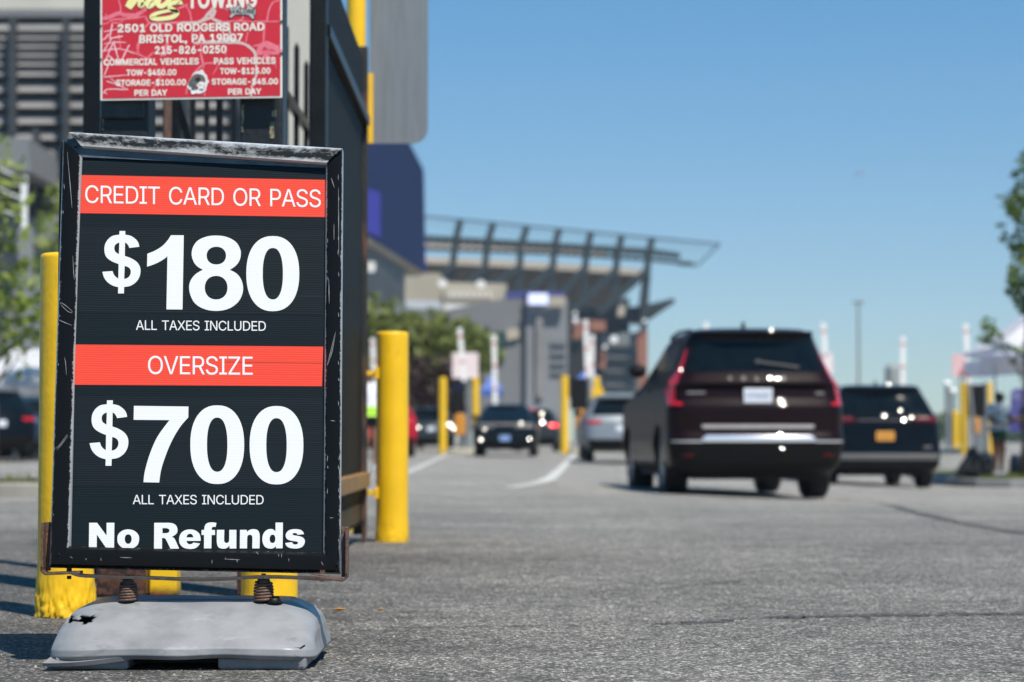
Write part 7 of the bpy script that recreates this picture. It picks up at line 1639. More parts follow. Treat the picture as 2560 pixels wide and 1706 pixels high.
slab_o('upper_band', Z([(370, 278), (1000, 300), (1600, 340), (1600, 362), (1000, 330), (370, 308)]), d + 22, 2, MAT['stadium_rim'], sd_)
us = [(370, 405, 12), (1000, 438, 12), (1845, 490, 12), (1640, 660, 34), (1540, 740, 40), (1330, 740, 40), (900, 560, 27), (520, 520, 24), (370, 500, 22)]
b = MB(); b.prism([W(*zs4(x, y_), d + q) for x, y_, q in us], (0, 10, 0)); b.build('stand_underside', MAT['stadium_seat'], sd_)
b = MB()      # lattice webbing of the long truss
for i in range(34):
    x = 380 + i * 50; ya = 248 + (x - 370) * .056; yb_ = ya + 40
    b.bar(W(*zs4(x, ya), d + 2), W(*zs4(x + 25, yb_), d + 2), .3, .3); b.bar(W(*zs4(x + 25, yb_), d + 2), W(*zs4(x + 50, ya + 3), d + 2), .3, .3)
b.build('truss_webbing', MAT['stadium_steel'], sd_)
tops = [(655, 138), (870, 158), (1090, 178), (1300, 194), (1510, 212), (1710, 240), (1908, 256)]
mids = [(625, 260), (832, 280), (1050, 300), (1268, 308), (1480, 330), (1682, 345), (1882, 362)]
feet = [(595, 520), (805, 560), (1035, 620), (1248, 660), (1448, 740), (1648, 720), (1850, 880)]
for t, m_, f_ in zip(tops, mids, feet):
    beam(sd_, 'mast', [t, m_, (m_[0] * .45 + f_[0] * .55, m_[1] * .45 + f_[1] * .55), f_], d, .8, MAT['stadium_steel'], .9)
for a_, c_ in (((620, 420), (520, 500)), ((825, 440), (700, 560)), ((1030, 450), (860, 550)), ((1245, 450), (1090, 610)), ((1455, 460), (1310, 625)), ((1660, 470), (1400, 720)), ((1872, 468), (1560, 740))):
    beam(sd_, 'raker', [a_, c_], d - .5, 1.0, MAT['stadium_steel'], 1.0)
slab_o('concourse', Z([(1330, 640), (1540, 690), (1640, 655), (1760, 640), (1760, 900), (1860, 1250), (1330, 1250)]), d + 6, 12, MAT['stadium_steel'], sd_)
slab_o('ramp_tower', Z([(1580, 880), (1860, 860), (1870, 1260), (1580, 1260)]), d + 2, 8, mat('stadium_grey', (0.15, 0.18, 0.19), .8, var=.2, scale=.08), sd_)
slab_o('side_wing', Z([(1750, 700), (1850, 690), (2050, 642), (2062, 664), (1900, 775), (1840, 800), (1750, 790)]), d + 10, 8, MAT['stadium_steel'], sd_)
beam(sd_, 'wing_strut', [(1870, 500), (1850, 700)], d + 8, .7, MAT['stadium_steel'])
for x in (1680, 1720, 1700): pass
slab_o('landing', Z([(1700, 640), (1740, 640), (1730, 760), (1680, 760)]), d + 4, 1, MAT['stadium_rim'], sd_)
for L in (Z([(1375, 800), (1450, 800), (1450, 905), (1375, 905)]), Z([(1500, 785), (1605, 790), (1605, 855), (1500, 855)]), Z([(1808, 855), (1880, 855), (1878, 1230), (1820, 1230)]), Z([(1560, 990), (1605, 990), (1605, 1100), (1560, 1100)])):
    slab_o('brick_panel', L, d - 2, 2, MAT['brick_red'], sd_)
for y_ in (930, 1020, 1110, 1200):
    slab_o('floor_edge', Z([(1600, y_), (1800, y_ + 4), (1800, y_ + 14), (1600, y_ + 10)]), d + .5, 1.3, MAT['grey_wall_light'], sd_)
for (x, y_, r_) in ((1410, 785, 20), (1405, 740, 14), (1660, 910, 26), (1600, 960, 14), (1860, 790, 14)):
    slab_o('floodlight', [zs4(x + r_ * math.cos(k), y_ + r_ * math.sin(k)) for k in [i * math.pi / 4 for i in range(8)]], d - 3, .5, MAT['white_paint'], sd_)
slab_o('entrance', Z([(1360, 930), (1500, 920), (1570, 1100), (1560, 1250), (1360, 1250)]), d - 1, 2, MAT['dark'], sd_)

# --- grey buildings in front of the stadium
d = 170.0
gb = thing('grey_building', 'wide grey flat roofed building in front of the stadium, with a teal window', 'building', (W(1200, 1101, d).x, d, .1))
slab_o('wall', Z([(200, 700), (540, 722), (960, 640), (1115, 650), (1115, 1500), (200, 1500)]), d, 15, MAT['grey_wall'], gb)
slab_o('window', Z([(800, 862), (945, 862), (945, 1042), (800, 1042)]), d - .3, .4, MAT['window_teal'], gb)
slab_o('beige_panel', Z([(955, 850), (1055, 835), (1040, 900), (960, 920)]), d - .3, .4, MAT['beige_wall'], gb)
tw = thing('grey_tower', 'square light grey tower with a blue and white screen at its top', 'building', (W(1365, 1101, d).x, d - 6, .1))
slab_o('wall', Z([(1085, 640), (1355, 640), (1355, 1500), (1085, 1500)]), d - .6, 12, MAT['grey_wall_light'], tw)
MAT['fascia_blue'] = mat('fascia_blue', (0.05, 0.065, 0.22), .5)
slab_o('blue_fascia', Z([(955, 600), (1084, 600), (1084, 640), (955, 645)]), d - .03, 2, MAT['fascia_blue'], tw)
slab_o('blue_fascia', Z([(1085, 600), (1340, 600), (1340, 639), (1085, 639)]), d - .65, 3, MAT['fascia_blue'], tw)
slab_o('screen', Z([(1100, 612), (1228, 612), (1228, 682), (1100, 682)]), d - 1.4, .4, glow('screen_white', (0.55, 0.60, 0.85), .5), tw)
slab_o('beige_panel', Z([(1236, 630), (1338, 630), (1338, 692), (1236, 692)]), d - 1.4, .4, MAT['beige_wall'], tw)
slab_o('pilaster', Z([(1150, 740), (1195, 740), (1195, 1290), (1150, 1290)]), d - .9, .4, MAT['louvre'], tw)
slab_o('corner_strip', Z([(1352, 690), (1375, 690), (1375, 1290), (1352, 1290)]), d - .5, 10, MAT['steel_dark'], tw)
for y_ in (920, 985, 1050, 1110): slab_o('shade', Z([(1245, y_), (1345, y_), (1345, y_ + 26), (1245, y_ + 26)]), d - .8, .4, MAT['grey_wall'], tw)
bg_ = thing('beige_building', 'beige concrete building with white roof units, left of the grey tower', 'building', (W(1110, 1101, 190).x, 190, .1))
slab_o('wall', Z([(285, 475), (520, 480), (560, 540), (560, 760), (285, 760)]), 200, 12, MAT['beige_wall'], bg_)
slab_o('wall', Z([(545, 540), (960, 548), (915, 720), (545, 760)]), 196, 14, MAT['beige_wall'], bg_)
slab_o('roof_unit', Z([(555, 680), (800, 690), (800, 728), (555, 728)]), 188, 5, MAT['roof_white'], bg_)
slab_o('roof_unit', Z([(300, 655), (520, 660), (540, 712), (300, 712)]), 186, 5, mat('roof_grey', (0.42, 0.45, 0.48), .6), bg_)
slab_o('roof_unit', Z([(190, 670), (265, 670), (265, 722), (190, 722)]), 184, 5, MAT['roof_white'], bg_)
for x, y_ in ((540, 545), (790, 550)):
    slab_o('roof_lamp', [zs4(x + 30 * math.cos(k), y_ + 26 * math.sin(k)) for k in [i * math.pi / 5 for i in range(10)]], 194, .6, MAT['roof_white'], bg_)
b = MB()
for i in range(7): slab(b, Z([(585 + i * 42, 600), (600 + i * 42, 600), (600 + i * 42, 640), (585 + i * 42, 640)]), 195.6, .4)
b.build('balusters', MAT['roof_white'], bg_)

# ------------------------------------------------------------------ the barrier line: islands, ticket machines, arms, bollards, signs
MAT['arm_white'] = mat('arm_white', (0.74, 0.74, 0.73), 0.5, var=.04)
MAT['arm_red'] = mat('arm_red', (0.50, 0.16, 0.16), 0.5)
MAT['sign_back'] = mat('sign_pale_pink', (0.70, 0.54, 0.55), 0.6, scale=1.2, c2=(0.74, 0.68, 0.69))
MAT['orange_box'] = mat('orange_box', (0.60, 0.26, 0.02), 0.5, scale=4, c2=(0.42, 0.17, 0.02))
MAT['machine_blue'] = mat('machine_screen', (0.005, 0.006, 0.03), 0.2)
MAT['post_grey'] = mat('post_grey', (0.16, 0.18, 0.20), 0.5)
DG = 78.0
def gx(px, d=DG): return (px - CX) / FPX * d
def zat(py, d): return HC + (1101 - py) / FPX * d
def far_bollard(px, ytop, ybot, d, label, grp):
    x = gx(px, d); z1 = zat(ytop, d); z0 = max(gz(x, d), zat(ybot, d) - .02)
    root = thing('bollard', label, 'bollard', (x, d, z0), grp)
    b = MB(); b.lathe([(.125, -.3), (.125, z1 - z0 - .03), (.10, z1 - z0 - .006), (.03, z1 - z0), (0, z1 - z0)], (x, d, z0), 20)
    b.build('post', MAT['yellow_paint'], root, smooth_=40)
GF = 'tall yellow bollards of the ticket lanes'
far_bollard(1107, 944, 1131, 75, 'leftmost tall yellow bollard at the ticket lanes, left of the navy hatchback', GF)
far_bollard(1189, 944, 1048, 82, 'tall yellow bollard behind the left ticket machine, touching the hatchback roof line', GF)
far_bollard(1411, 940, 1126, 75, 'tall yellow bollard right of the navy hatchback, beside the white lane line', GF)
far_bollard(1491, 942, 1030, 82, 'tall yellow bollard just left of the silver SUV', GF)
far_bollard(2409, 957, 1137, 73, 'tall yellow bollard left of the right hand ticket machine, right of the black minivan', GF)
far_bollard(2471, 957, 1130, 76, 'tall yellow bollard right of the right hand ticket machine, behind the standing woman', GF)
far_bollard(2388, 1027, 1117, 88, 'short yellow bollard furthest back on the right, beside the minivan', GF)
# octagonal yellow plate by the silver SUV
op = thing('clearance_plate', 'yellow eight sided plate hung beside the bollard left of the silver SUV', 'sign', (gx(1498, 80), 80, zat(985, 80)))
b = MB(); b.prism([W(1494 + 17 * math.cos(R(22.5 + 45 * k)), 988 + 24 * math.sin(R(22.5 + 45 * k)), 80) for k in range(8)], (0, .03, 0)); b.build('plate', MAT['yellow_paint'], op)
b = MB(); b.tube([(gx(1494, 80), 80.06, .1), (gx(1494, 80), 80.06, zat(968, 80))], .03, 8); b.build('stem', MAT['post_grey'], op)
def arm(px_t, py_t, px_b, py_b, d, label, twin=False):
    a, t = W(px_b, py_b, d), W(px_t, py_t, d)
    root = thing('barrier_arm', label, 'barrier', tuple(a), 'raised white barrier arms of the ticket lanes')
    b = MB(); b.bar(a, t, .17, .05, up=(0, 1, 0)); b.build('boom', MAT['arm_white'], root)
    b = MB()
    n = 3
    for k in range(n):
        s = (k + .6) / n; q0, q1 = a.lerp(t, s), a.lerp(t, s + .035)
        b.bar(q0 - Vector((0, .004, 0)), q1 - Vector((0, .004, 0)), .174, .056, up=(0, 1, 0))
    b.build('red_stripes', MAT['arm_red'], root)
    b = MB(); z0 = gz(a.x, d)
    b.box(a.x - .17, a.x + .17, d - .15, d + .2, z0, max(z0 + .9, min(a.z, z0 + 1.15))); b.build('cabinet', MAT['grey_wall_light'], root, bevel=.02)
arm(1149, 820, 1166, 1010, 83, 'raised barrier arm in front of the pale pink sign, left of the hatchback')
arm(1235, 838, 1238, 1010, 84, 'raised barrier arm standing right above the navy hatchback')
arm(1464, 800, 1470, 960, 82, 'tallest raised barrier arm, before the dark stadium concourse')
arm(1481, 838, 1478, 1000, 86, 'raised barrier arm close behind the tallest one, left of the silver SUV')
arm(932, 846, 935, 970, 84, 'raised barrier arm peeping out between the fence and the bracketed bollard')
arm(1766, 806, 1766, 1010, 84, 'raised barrier arm whose tip shows above the maroon SUV roof')
arm(2058, 808, 2070, 990, 82, 'raised barrier arm at the right rear corner of the maroon SUV')
arm(2258, 842, 2256, 1010, 84, 'raised barrier arm above the roof of the black minivan')
arm(2414, 810, 2424, 980, 80, 'rightmost raised barrier arm, beside the purple canopy')
def board(x0, x1, y0, y1, d, label, m=None):
    root = thing('lane_sign', label, 'sign', (gx((x0 + x1) / 2, d), d, 0), 'pale pink signs over the ticket lanes')
    slab_o('panel', [(x0, y0), (x1, y0), (x1, y1), (x0, y1)], d, .04, m or MAT['sign_back'], root)
    x = gx((x0 + x1) / 2, d); b = MB(); b.tube([(x, d + .08, gz(x, d)), (x, d + .08, zat(y0 + 8, d))], .035, 8); b.build('pole', MAT['post_grey'], root)
    return root
board(1131, 1196, 882, 946, 84.5, 'pale pink lane sign behind the leftmost barrier arm')
board(2060, 2082, 885, 936, 84, 'pale pink lane sign just right of the maroon SUV tail light')
MAT['sign_back2'] = mat('sign_pink', (0.62, 0.36, 0.37), 0.6, scale=1.2, c2=(0.66, 0.46, 0.47))
rbd = board(2381, 2424, 886, 942, 82.5, 'deeper pink lane sign left of the purple canopy, behind the rightmost arm', MAT['sign_back2'])
b = MB(); slab(b, [(2400, 925), (2410, 918), (2416, 930), (2408, 940), (2400, 936)], 82.45, .04); b.build('red_mark', MAT['arm_red'], rbd)
def machine(x0, x1, y0, y1, ox0, ox1, oy0, oy1, d, label, blue=False):
    cx_ = (x0 + x1) / 2
    root = thing('ticket_machine', label, 'ticket machine', (gx(cx_, d), d, gz(gx(cx_, d), d)), 'black ticket machines on the islands')
    b = MB(); slab(b, [(x0, y0), (x1, y0), (x1, y1), (x0, y1)], d, .35); b.build('screen_hood', MAT['black_plastic'], root, bevel=.02)
    if blue:
        b = MB(); slab(b, [(x0 + 6, y0 + 8), (x1 - 4, y0 + 8), (x1 - 4, y0 + 26), (x0 + 6, y0 + 26)], d - .01, .012); b.build('display', MAT['machine_blue'], root)
    b = MB(); slab(b, [(ox0, oy0), ((ox0 + ox1) / 2, oy0 - 8), (ox1, oy0), (ox1, oy1), (ox0, oy1)], d - .25, .25); b.build('orange_cover', MAT['orange_box'], root, bevel=.04)
    x = gx(cx_ + 10, d); b = MB(); b.box(x - .10, x + .10, d + .05, d + .25, gz(x, d), zat(y1 - 5, d)); b.build('pedestal', MAT['post_grey'], root)
    b = MB(); b.tube([(gx(x1 + 8, d), d + .4, gz(x, d)), (gx(x1 + 6, d), d + .4, zat(y0 - 6, d))], .08, 10); b.build('side_post', MAT['post_grey'], root)
    return root
machine(1127, 1164, 954, 1032, 1136, 1164, 1040, 1088, 77, 'black ticket machine with an orange cover, left of the navy hatchback', True)
machine(1426, 1468, 946, 1024, 1438, 1466, 1030, 1074, 77, 'black ticket machine with an orange cover, between the hatchback and the silver SUV')
machine(2420, 2464, 962, 1040, 2432, 2452, 1050, 1084, 75, 'black ticket machine with an orange cover, between the two right hand yellow bollards')
# kerbed islands under the machines
for px0, px1, ya, yb, d_ in ((1112, 1200, 1107, 1128, 74.5), (1420, 1500, 1107, 1126, 74.5), (2350, 2482, 1115, 1132, 76)):
    x0, x1 = gx(px0, d_), gx(px1, d_); z = gz((x0 + x1) / 2, d_)
    b = MB(); n = 8; pts = []
    for k in range(n + 1):
        a = math.pi + math.pi * k / n; pts.append(((x0 + x1) / 2 + (x1 - x0) / 2 * math.cos(a), d_ + .5 + .5 * math.sin(a), z - .05))
    pts += [(x1, d_ + 9, z - .05), (x0, d_ + 9, z - .05)]
    b.prism(pts, (0, 0, .22)); tag(b.build('kerb', mat('kerb_pale', (0.40, 0.37, 0.29), .8, var=.12, scale=2), bevel=.03), kind='structure')
# grey posts at the right
for px, y0, y1, d_, lb in ((2368, 968, 1120, 86, 'grey post with a white lamp head at the right rear, behind the minivan'), (2382, 985, 1100, 92, 'thin grey post behind the short yellow bollard at the right')):
    root = thing('lane_post', lb, 'post', (gx(px, d_), d_, .1), 'grey posts at the right hand lane')
    b = MB(); b.tube([(gx(px, d_), d_, 0), (gx(px, d_), d_, zat(y0, d_))], .09, 10); b.build('shaft', MAT['post_grey'], root)
    b = MB(); b.lathe([(0, -.14), (.13, -.1), (.16, 0), (.13, .1), (0, .14)], (gx(px, d_), d_, zat(y0, d_) + .1), 12); b.build('lamp_head', MAT['white_paint'], root, smooth_=True)
# blue canopies behind the lanes
MAT['blue_cloth'] = mat('blue_cloth', (0.035, 0.10, 0.36), .6)
for x0, x1, y0, y1, lb in ((1202, 1258, 930, 975, 'blue pop up canopy behind the second barrier arm'), (1440, 1502, 918, 948, 'blue pop up canopy behind the tallest barrier arm')):
    d_ = 98.0
    root = thing('canopy', lb, 'canopy', (gx((x0 + x1) / 2, d_), d_, .1), 'blue pop up canopies behind the lanes')
    a, c_ = W(x0, y1, d_), W(x1, y1, d_); z1 = zat(y0, d_); wd = c_.x - a.x
    b = MB(); P = [(a.x, d_, a.z), (c_.x, d_, a.z), (c_.x, d_ + wd, a.z), (a.x, d_ + wd, a.z), ((a.x + c_.x) / 2, d_ + wd / 2, z1)]
    b.add(P, [(0, 1, 4), (1, 2, 4), (2, 3, 4), (3, 0, 4)]); b.add([(p[0], p[1], p[2] - .25) for p in P[:4]] + P[:4], [(0, 1, 5, 4), (1, 2, 6, 5), (2, 3, 7, 6), (3, 0, 4, 7)])
    b.build('roof', MAT['blue_cloth'], root)
    for p in P[:4]:
        b = MB(); b.tube([(p[0], p[1], .1), (p[0], p[1], p[2])], .035, 6); b.build('leg', MAT['alu'], root)

# ------------------------------------------------------------------ right hand island, canopies, people
d = 43.5
k0 = W(2360, 1203, d); zi = -0.33
pts = [(9.1, 41.6), (8.55, 42.0), (8.35, 42.8), (8.4, 44.0), (8.9, 50), (9.5, 56), (24, 56), (24, 41.4)]
def isl_b(s, z0, z1):
    return [(x + (s if x < 20 else 0), y + (s if y < 50 else 0), z0) for x, y in pts]
b = MB(); b.prism(isl_b(0, -.5, 0), (0, 0, .5 - .36 + .17)); tag(b.build('kerb', mat('kerb_grey', (0.20, 0.21, 0.22), .8, var=.15, scale=2), bevel=.03), kind='structure')
b = MB(); b.prism([(x, y, -.188) for x, y, _ in isl_b(.16, 0, 0)], (0, 0, .01)); tag(b.build('lawn', mat('lawn', (0.07, 0.085, 0.03), .95, scale=2, c2=(0.16, 0.15, 0.075))), kind='structure')
g2 = grass('grass', 8.8, 12, 42.0, 44.5, -.178, 3500, .09, 5); g2['label'] = 'sparse yellowing grass on the right hand island'
# lower purple canopy
MAT['tent_lilac'] = cloth_mat('tent_lilac', (0.46, 0.49, 0.70), (0.68, 0.69, 0.78))
MAT['tent_pale'] = cloth_mat('tent_pale', (0.68, 0.69, 0.80), (0.78, 0.79, 0.84))
def popup(name, label, px0, px1, ytop, yeave, yval, d, m, mv, legs):
    a, c_ = W(px0, yeave, d), W(px1, yeave, d); wd = c_.x - a.x; z1 = zat(ytop, d); zv = zat(yval, d)
    root = thing(name, label, 'canopy', ((a.x + c_.x) / 2, d + 1.5, -.18))
    P = [(a.x, d, a.z), (c_.x, d, a.z), (c_.x, d + 3, a.z), (a.x, d + 3, a.z)]
    top = ((a.x + c_.x) / 2, d + 1.5, z1)
    b = MB()
    for i in range(4):
        p, q = Vector(P[i]), Vector(P[(i + 1) % 4]); t = Vector(top); rows = []
        for k in range(7):
            s = k / 6; sag = -.10 * math.sin(math.pi * s)
            rows.append([p.lerp(t, s) + Vector((0, 0, sag)), q.lerp(t, s) + Vector((0, 0, sag))])
        b.grid(rows)
    b.build('roof', m, root)
    b = MB()
    for i in range(4):
        p, q = P[i], P[(i + 1) % 4]; n = 10
        rows = [[(p[0] + (q[0] - p[0]) * k / n + .03 * math.sin(k * 2.1), p[1] + (q[1] - p[1]) * k / n + .03 * math.cos(k * 1.7), z + (.03 * math.sin(k * 1.3) if z == zv else 0)) for k in range(n + 1)] for z in (p[2], zv)]
        b.grid(rows)
    b.build('valance', mv, root)
    for i in legs:
        p = P[i]; b = MB(); b.bar((p[0] + (.05 if i in (0, 3) else -.05), p[1] + .05, -.18), (p[0] + (.05 if i in (0, 3) else -.05), p[1] + .05, p[2]), .03, .03); b.build('leg', MAT['post_grey'], root)
    return root
popup('canopy', 'lilac canopy with a pale hanging valance at the right edge, over the standing woman', 2482, 2800, 868, 893, 930, 46.5, MAT['tent_lilac'], MAT['tent_pale'], (0, 1, 3))
popup('canopy', 'higher white canopy at the right edge, behind the tree leaves', 2488, 2900, 700, 868, 882, 44.5, MAT['tent_pale'], MAT['tent_pale'], (1, 2))
# dark grey leaning pole of a feather flag / sign
lp = thing('leaning_pole', 'slim grey pole leaning slightly, planted on the island kerb before the ticket machine', 'pole', tuple(W(2448, 1190, 43)))
b = MB(); b.bar(W(2447, 1192, 43), W(2424, 958, 43), .075, .05); b.build('shaft', MAT['alu'], lp)
# purple banner
MAT['banner'] = mat('banner_violet', (0.30, 0.20, 0.68), .6, scale=3, c2=(0.46, 0.36, 0.78))
bn = thing('feather_banner', 'violet banner with a pale round emblem, behind the standing woman at the right edge', 'banner', tuple(W(2540, 1190, 46)))
b = MB(); b.prism([W(px, py, 46) for px, py in ((2528, 978), (2545, 970), (2556, 975), (2557, 1080), (2520, 1082), (2524, 1040))], (0, .02, 0)); b.build('cloth', MAT['banner'], bn)
b = MB(); b.prism([W(2540 + 9 * math.cos(k * .628), 992 + 9 * math.sin(k * .628), 45.98) for k in range(10)], (0, .015, 0)); b.build('emblem', mat('banner_pale', (0.66, 0.60, 0.84), .6), bn)
b = MB(); b.tube([W(2557, 1190, 46.03), W(2557, 970, 46.03)], .02, 8); b.build('mast', MAT['alu'], bn)
# black covered wagon / bags at the island edge
def cloth_heap(name, label, poly, d, thick, m, cat):
    root = thing(name, label, cat, tuple(W(sum(p[0] for p in poly) / len(poly), max(p[1] for p in poly), d)))
    b = MB(); q = spline(poly, 4); rows = []
    cx_ = sum(p[0] for p in q) / len(q); cy_ = sum(p[1] for p in q) / len(q)
    for s, yy in ((.55, 0), (.85, .03), (1, .12), (1, thick - .1), (.85, thick)):
        rows.append([W(cx_ + (p[0] - cx_) * s, cy_ + (p[1] - cy_) * s, d) + Vector((0, yy, 0)) for p in q])
    b.grid(rows, True); b.add(rows[0], [tuple(range(len(q)))]); b.add(rows[-1], [tuple(range(len(q)))])
    b.build('cover', m, root, smooth_=60)
    return root
MAT['black_cloth'] = mat('black_cloth', (0.010, 0.011, 0.013), .8, bump=.5, bscale=12)
cloth_heap('black_tarp', 'black draped tarp sloping down to the left at the kerb of the right island', [(2404, 1190), (2410, 1172), (2432, 1140), (2438, 1122), (2446, 1124), (2452, 1188)], 42.6, .7, MAT['black_cloth'], 'tarp')
cloth_heap('cooler_bag', 'boxy black bag on the grass between the tarp and the standing woman', [(2452, 1186), (2453, 1140), (2458, 1132), (2482, 1134), (2484, 1188), (2468, 1191)], 43.2, .5, mat('dark_slate', (0.022, 0.026, 0.032), .7, bump=.3), 'bag')
cloth_heap('dark_bin', 'dark blue box by the feet of the standing woman at the right edge', [(2538, 1182), (2540, 1140), (2560, 1138), (2580, 1140), (2580, 1184), (2560, 1188)], 45.2, .6, mat('navy_box', (0.012, 0.02, 0.04), .6), 'box')

# people: one skinned body each, clothes and hair as children
MAT['skin'] = mat('skin_brown', (0.10, 0.045, 0.028), .55, var=.08)
MAT['skin2'] = mat('skin_tan', (0.26, 0.14, 0.09), .55, var=.08)
MAT['hair'] = mat('hair_dark', (0.018, 0.010, 0.009), .7, bump=.4, bscale=60)
def skinned(name, joints, edges, radii, m, parent, sub=2):
    me = bpy.data.meshes.new(name)
    me.from_pydata([tuple(j) for j in joints], edges, [])
    o = bpy.data.objects.new(name, me); col.objects.link(o)
    me.skin_vertices or o.modifiers.new('s', 'SKIN')
    if not me.skin_vertices: pass
    lay = me.skin_vertices[0].data if len(me.skin_vertices) else None
    if lay is None:
        at = me.attributes.new('skin', 'FLOAT_VECTOR', 'POINT')
    else:
        for i, r in enumerate(radii):
            lay[i].radius = (r, r) if not isinstance(r, tuple) else r
        lay[0].use_root = True
    sm = o.modifiers.new('sub', 'SUBSURF'); sm.levels = sub; sm.render_levels = sub
    dg = bpy.context.evaluated_depsgraph_get()
    me2 = bpy.data.meshes.new_from_object(o.evaluated_get(dg))
    bpy.data.objects.remove(o)
    o2 = bpy.data.objects.new(name, me2); col.objects.link(o2)
    me2.materials.clear(); me2.materials.append(m)
    me2.polygons.foreach_set('use_smooth', [True] * len(me2.polygons))
    o2.parent = parent
    return o2
def person(label, loc, rz, h, skin, shirt, shorts, shoes, pose, hair='long', vest=None):
    """a standing figure facing local -y; pose gives elbows, hands and feet"""
    s = h / 1.70
    root = thing('person', label, 'person', loc, None, rz)
    J = dict(pel=(0, 0, .93), wai=(0, .01, 1.08), che=(0, .0, 1.26), nb=(0, .015, 1.42), nk=(0, 0, 1.48), h0=(0, -.01, 1.56), h1=(0, -.005, 1.65),
             sl=(.17, .01, 1.38), sr=(-.17, .01, 1.38), hl=(.09, 0, .90), hr_=(-.09, 0, .90))
    J.update(pose)
    names = list(J); idx = {k: i for i, k in enumerate(names)}
    rad = dict(pel=.125, wai=.115, che=.13, nb=.07, nk=.05, h0=.085, h1=.08, sl=.055, sr=.055, hl=.085, hr_=.085, kl=.055, kr=.055, al=.035, ar=.035, el=.040, er=.040, wl=.028, wr=.028, tl=.032, tr=.032, fl=.026, fr=.026)
    E_ = [('pel', 'wai'), ('wai', 'che'), ('che', 'nb'), ('nb', 'nk'), ('nk', 'h0'), ('h0', 'h1'), ('che', 'sl'), ('che', 'sr'), ('pel', 'hl'), ('pel', 'hr_'), ('hl', 'kl'), ('hr_', 'kr'), ('kl', 'al'), ('kr', 'ar'), ('al', 'tl'), ('ar', 'tr'), ('sl', 'el'), ('sr', 'er'), ('el', 'wl'), ('er', 'wr'), ('wl', 'fl'), ('wr', 'fr')]
    # five short fingers on each hand
    for sd in 'lr':
        w_, f_ = Vector(J['w' + sd]), Vector(J['f' + sd]); dv = (f_ - w_).normalized(); sv = dv.cross(Vector((0, 0, 1)))
        if sv.length < .1: sv = Vector((1, 0, 0))
        sv.normalize()
        for k, (o_, ln) in enumerate(((-.030, .065), (-.010, .085), (.010, .08), (.028, .062), (.05, .035))):
            n1 = 'q%s%d' % (sd, k); 
            J[n1] = tuple(f_ + sv * o_ + dv * ln + Vector((0, 0, -.015)))
            names.append(n1); idx[n1] = len(names) - 1; rad[n1] = .009; E_.append(('f' + sd, n1))
    P = [Vector(J[k]) * s for k in names]
    rad = {k: q * (1.22 if k in ('pel', 'wai', 'che', 'sl', 'sr', 'el', 'er', 'hl', 'hr_', 'kl', 'kr') else 1.0) for k, q in rad.items()}
    skinned('body', P, [(idx[a], idx[b_]) for a, b_ in E_], [rad[k] * s for k in names], skin, root)
    def cloth(nm, ks, es, f, m, ext=.014):
        P2 = [Vector(J[k]) * s if isinstance(k, str) else Vector(k[0]).lerp(Vector(k[1]), k[2]) * s for k in ks]
        return skinned(nm, P2, es, [q * s * 1.22 for q in f], m, root)
    up = lambda a, b_, t: (J[a], J[b_], t)
    cloth('shirt', ['wai', 'che', 'nb', 'sl', 'sr', up('sl', 'el', .7), up('sr', 'er', .7), up('wai', 'pel', .6)], [(0, 1), (1, 2), (1, 3), (1, 4), (3, 5), (4, 6), (0, 7)], [.135, .15, .085, .078, .078, .066, .066, .142], shirt)
    cloth('shorts', ['pel', 'wai', 'hl', 'hr_', up('hl', 'kl', .55), up('hr_', 'kr', .55)], [(0, 1), (0, 2), (0, 3), (2, 4), (3, 5)], [.15, .128, .11, .11, .098, .098], shorts)
    for sd in 'lr':
        a, t = Vector(J['a' + sd]), Vector(J['t' + sd])
        skinned('shoe', [p * s for p in (a + Vector((0, .03, -.02)), a.lerp(t, .5), t)], [(0, 1), (1, 2)], [.05 * s, .05 * s, .042 * s], shoes, root)
    if vest:
        cloth('vest', ['wai', 'che', up('che', 'nb', .6), up('che', 'sl', .6), up('che', 'sr', .6), up('wai', 'pel', .7)], [(0, 1), (1, 2), (1, 3), (1, 4), (0, 5)], [.15, .165, .11, .09, .09, .155], vest)
    hp = [Vector(J['h1']) + Vector((0, .02, .03)), Vector(J['h0']) + Vector((0, .06, .02))]
    hr = [.085, .085]; he = [(0, 1)]
    if hair == 'long':
        hp += [Vector(J['h0']) + Vector((.03, .12, -.10))]; hr += [.07]; he += [(1, 2)]
    skinned('hair', [p * s for p in hp], he, [q * s for q in hr], MAT['hair'], root)
    hd = Vector(J['h0']) * s
    b = MB()
    for ex in (-.032, .032): b.tube([hd + Vector((ex, -.080, .035)) * s, hd + Vector((ex, -.092, .035)) * s], .009 * s, 8)
    b.tube([hd + Vector((-.022, -.084, -.045)) * s, hd + Vector((.022, -.084, -.045)) * s], .006 * s, 6)
    b.build('eyes_and_mouth', MAT['dark'], root, local=True)
    b = MB(); b.tube([hd + Vector((0, -.075, .03)) * s, hd + Vector((0, -.105, -.005)) * s, hd + Vector((0, -.085, -.018)) * s], [.010 * s, .016 * s, .012 * s], 8)
    for ex in (-1, 1): b.tube([hd + Vector((ex * .080, .0, .03)) * s, hd + Vector((ex * .092, .005, .0)) * s, hd + Vector((ex * .080, .0, -.025)) * s], .013 * s, 6)
    b.build('nose_and_ears', skin, root, smooth_=True, local=True)
    return root
MAT['grey_shirt'] = mat('grey_shirt', (0.46, 0.47, 0.48), .8, scale=6, c2=(0.62, 0.63, 0.64))
MAT['green_shorts'] = mat('green_shorts', (0.008, 0.065, 0.038), .8)
MAT['shoe_pale'] = mat('shoe_pale', (0.42, 0.42, 0.60), .7)
MAT['navy_cloth'] = mat('navy_cloth', (0.02, 0.03, 0.06), .8)
MAT['dark_cloth'] = mat('dark_cloth', (0.014, 0.014, 0.016), .8)
MAT['white_cloth'] = mat('white_cloth', (0.66, 0.68, 0.74), .8)
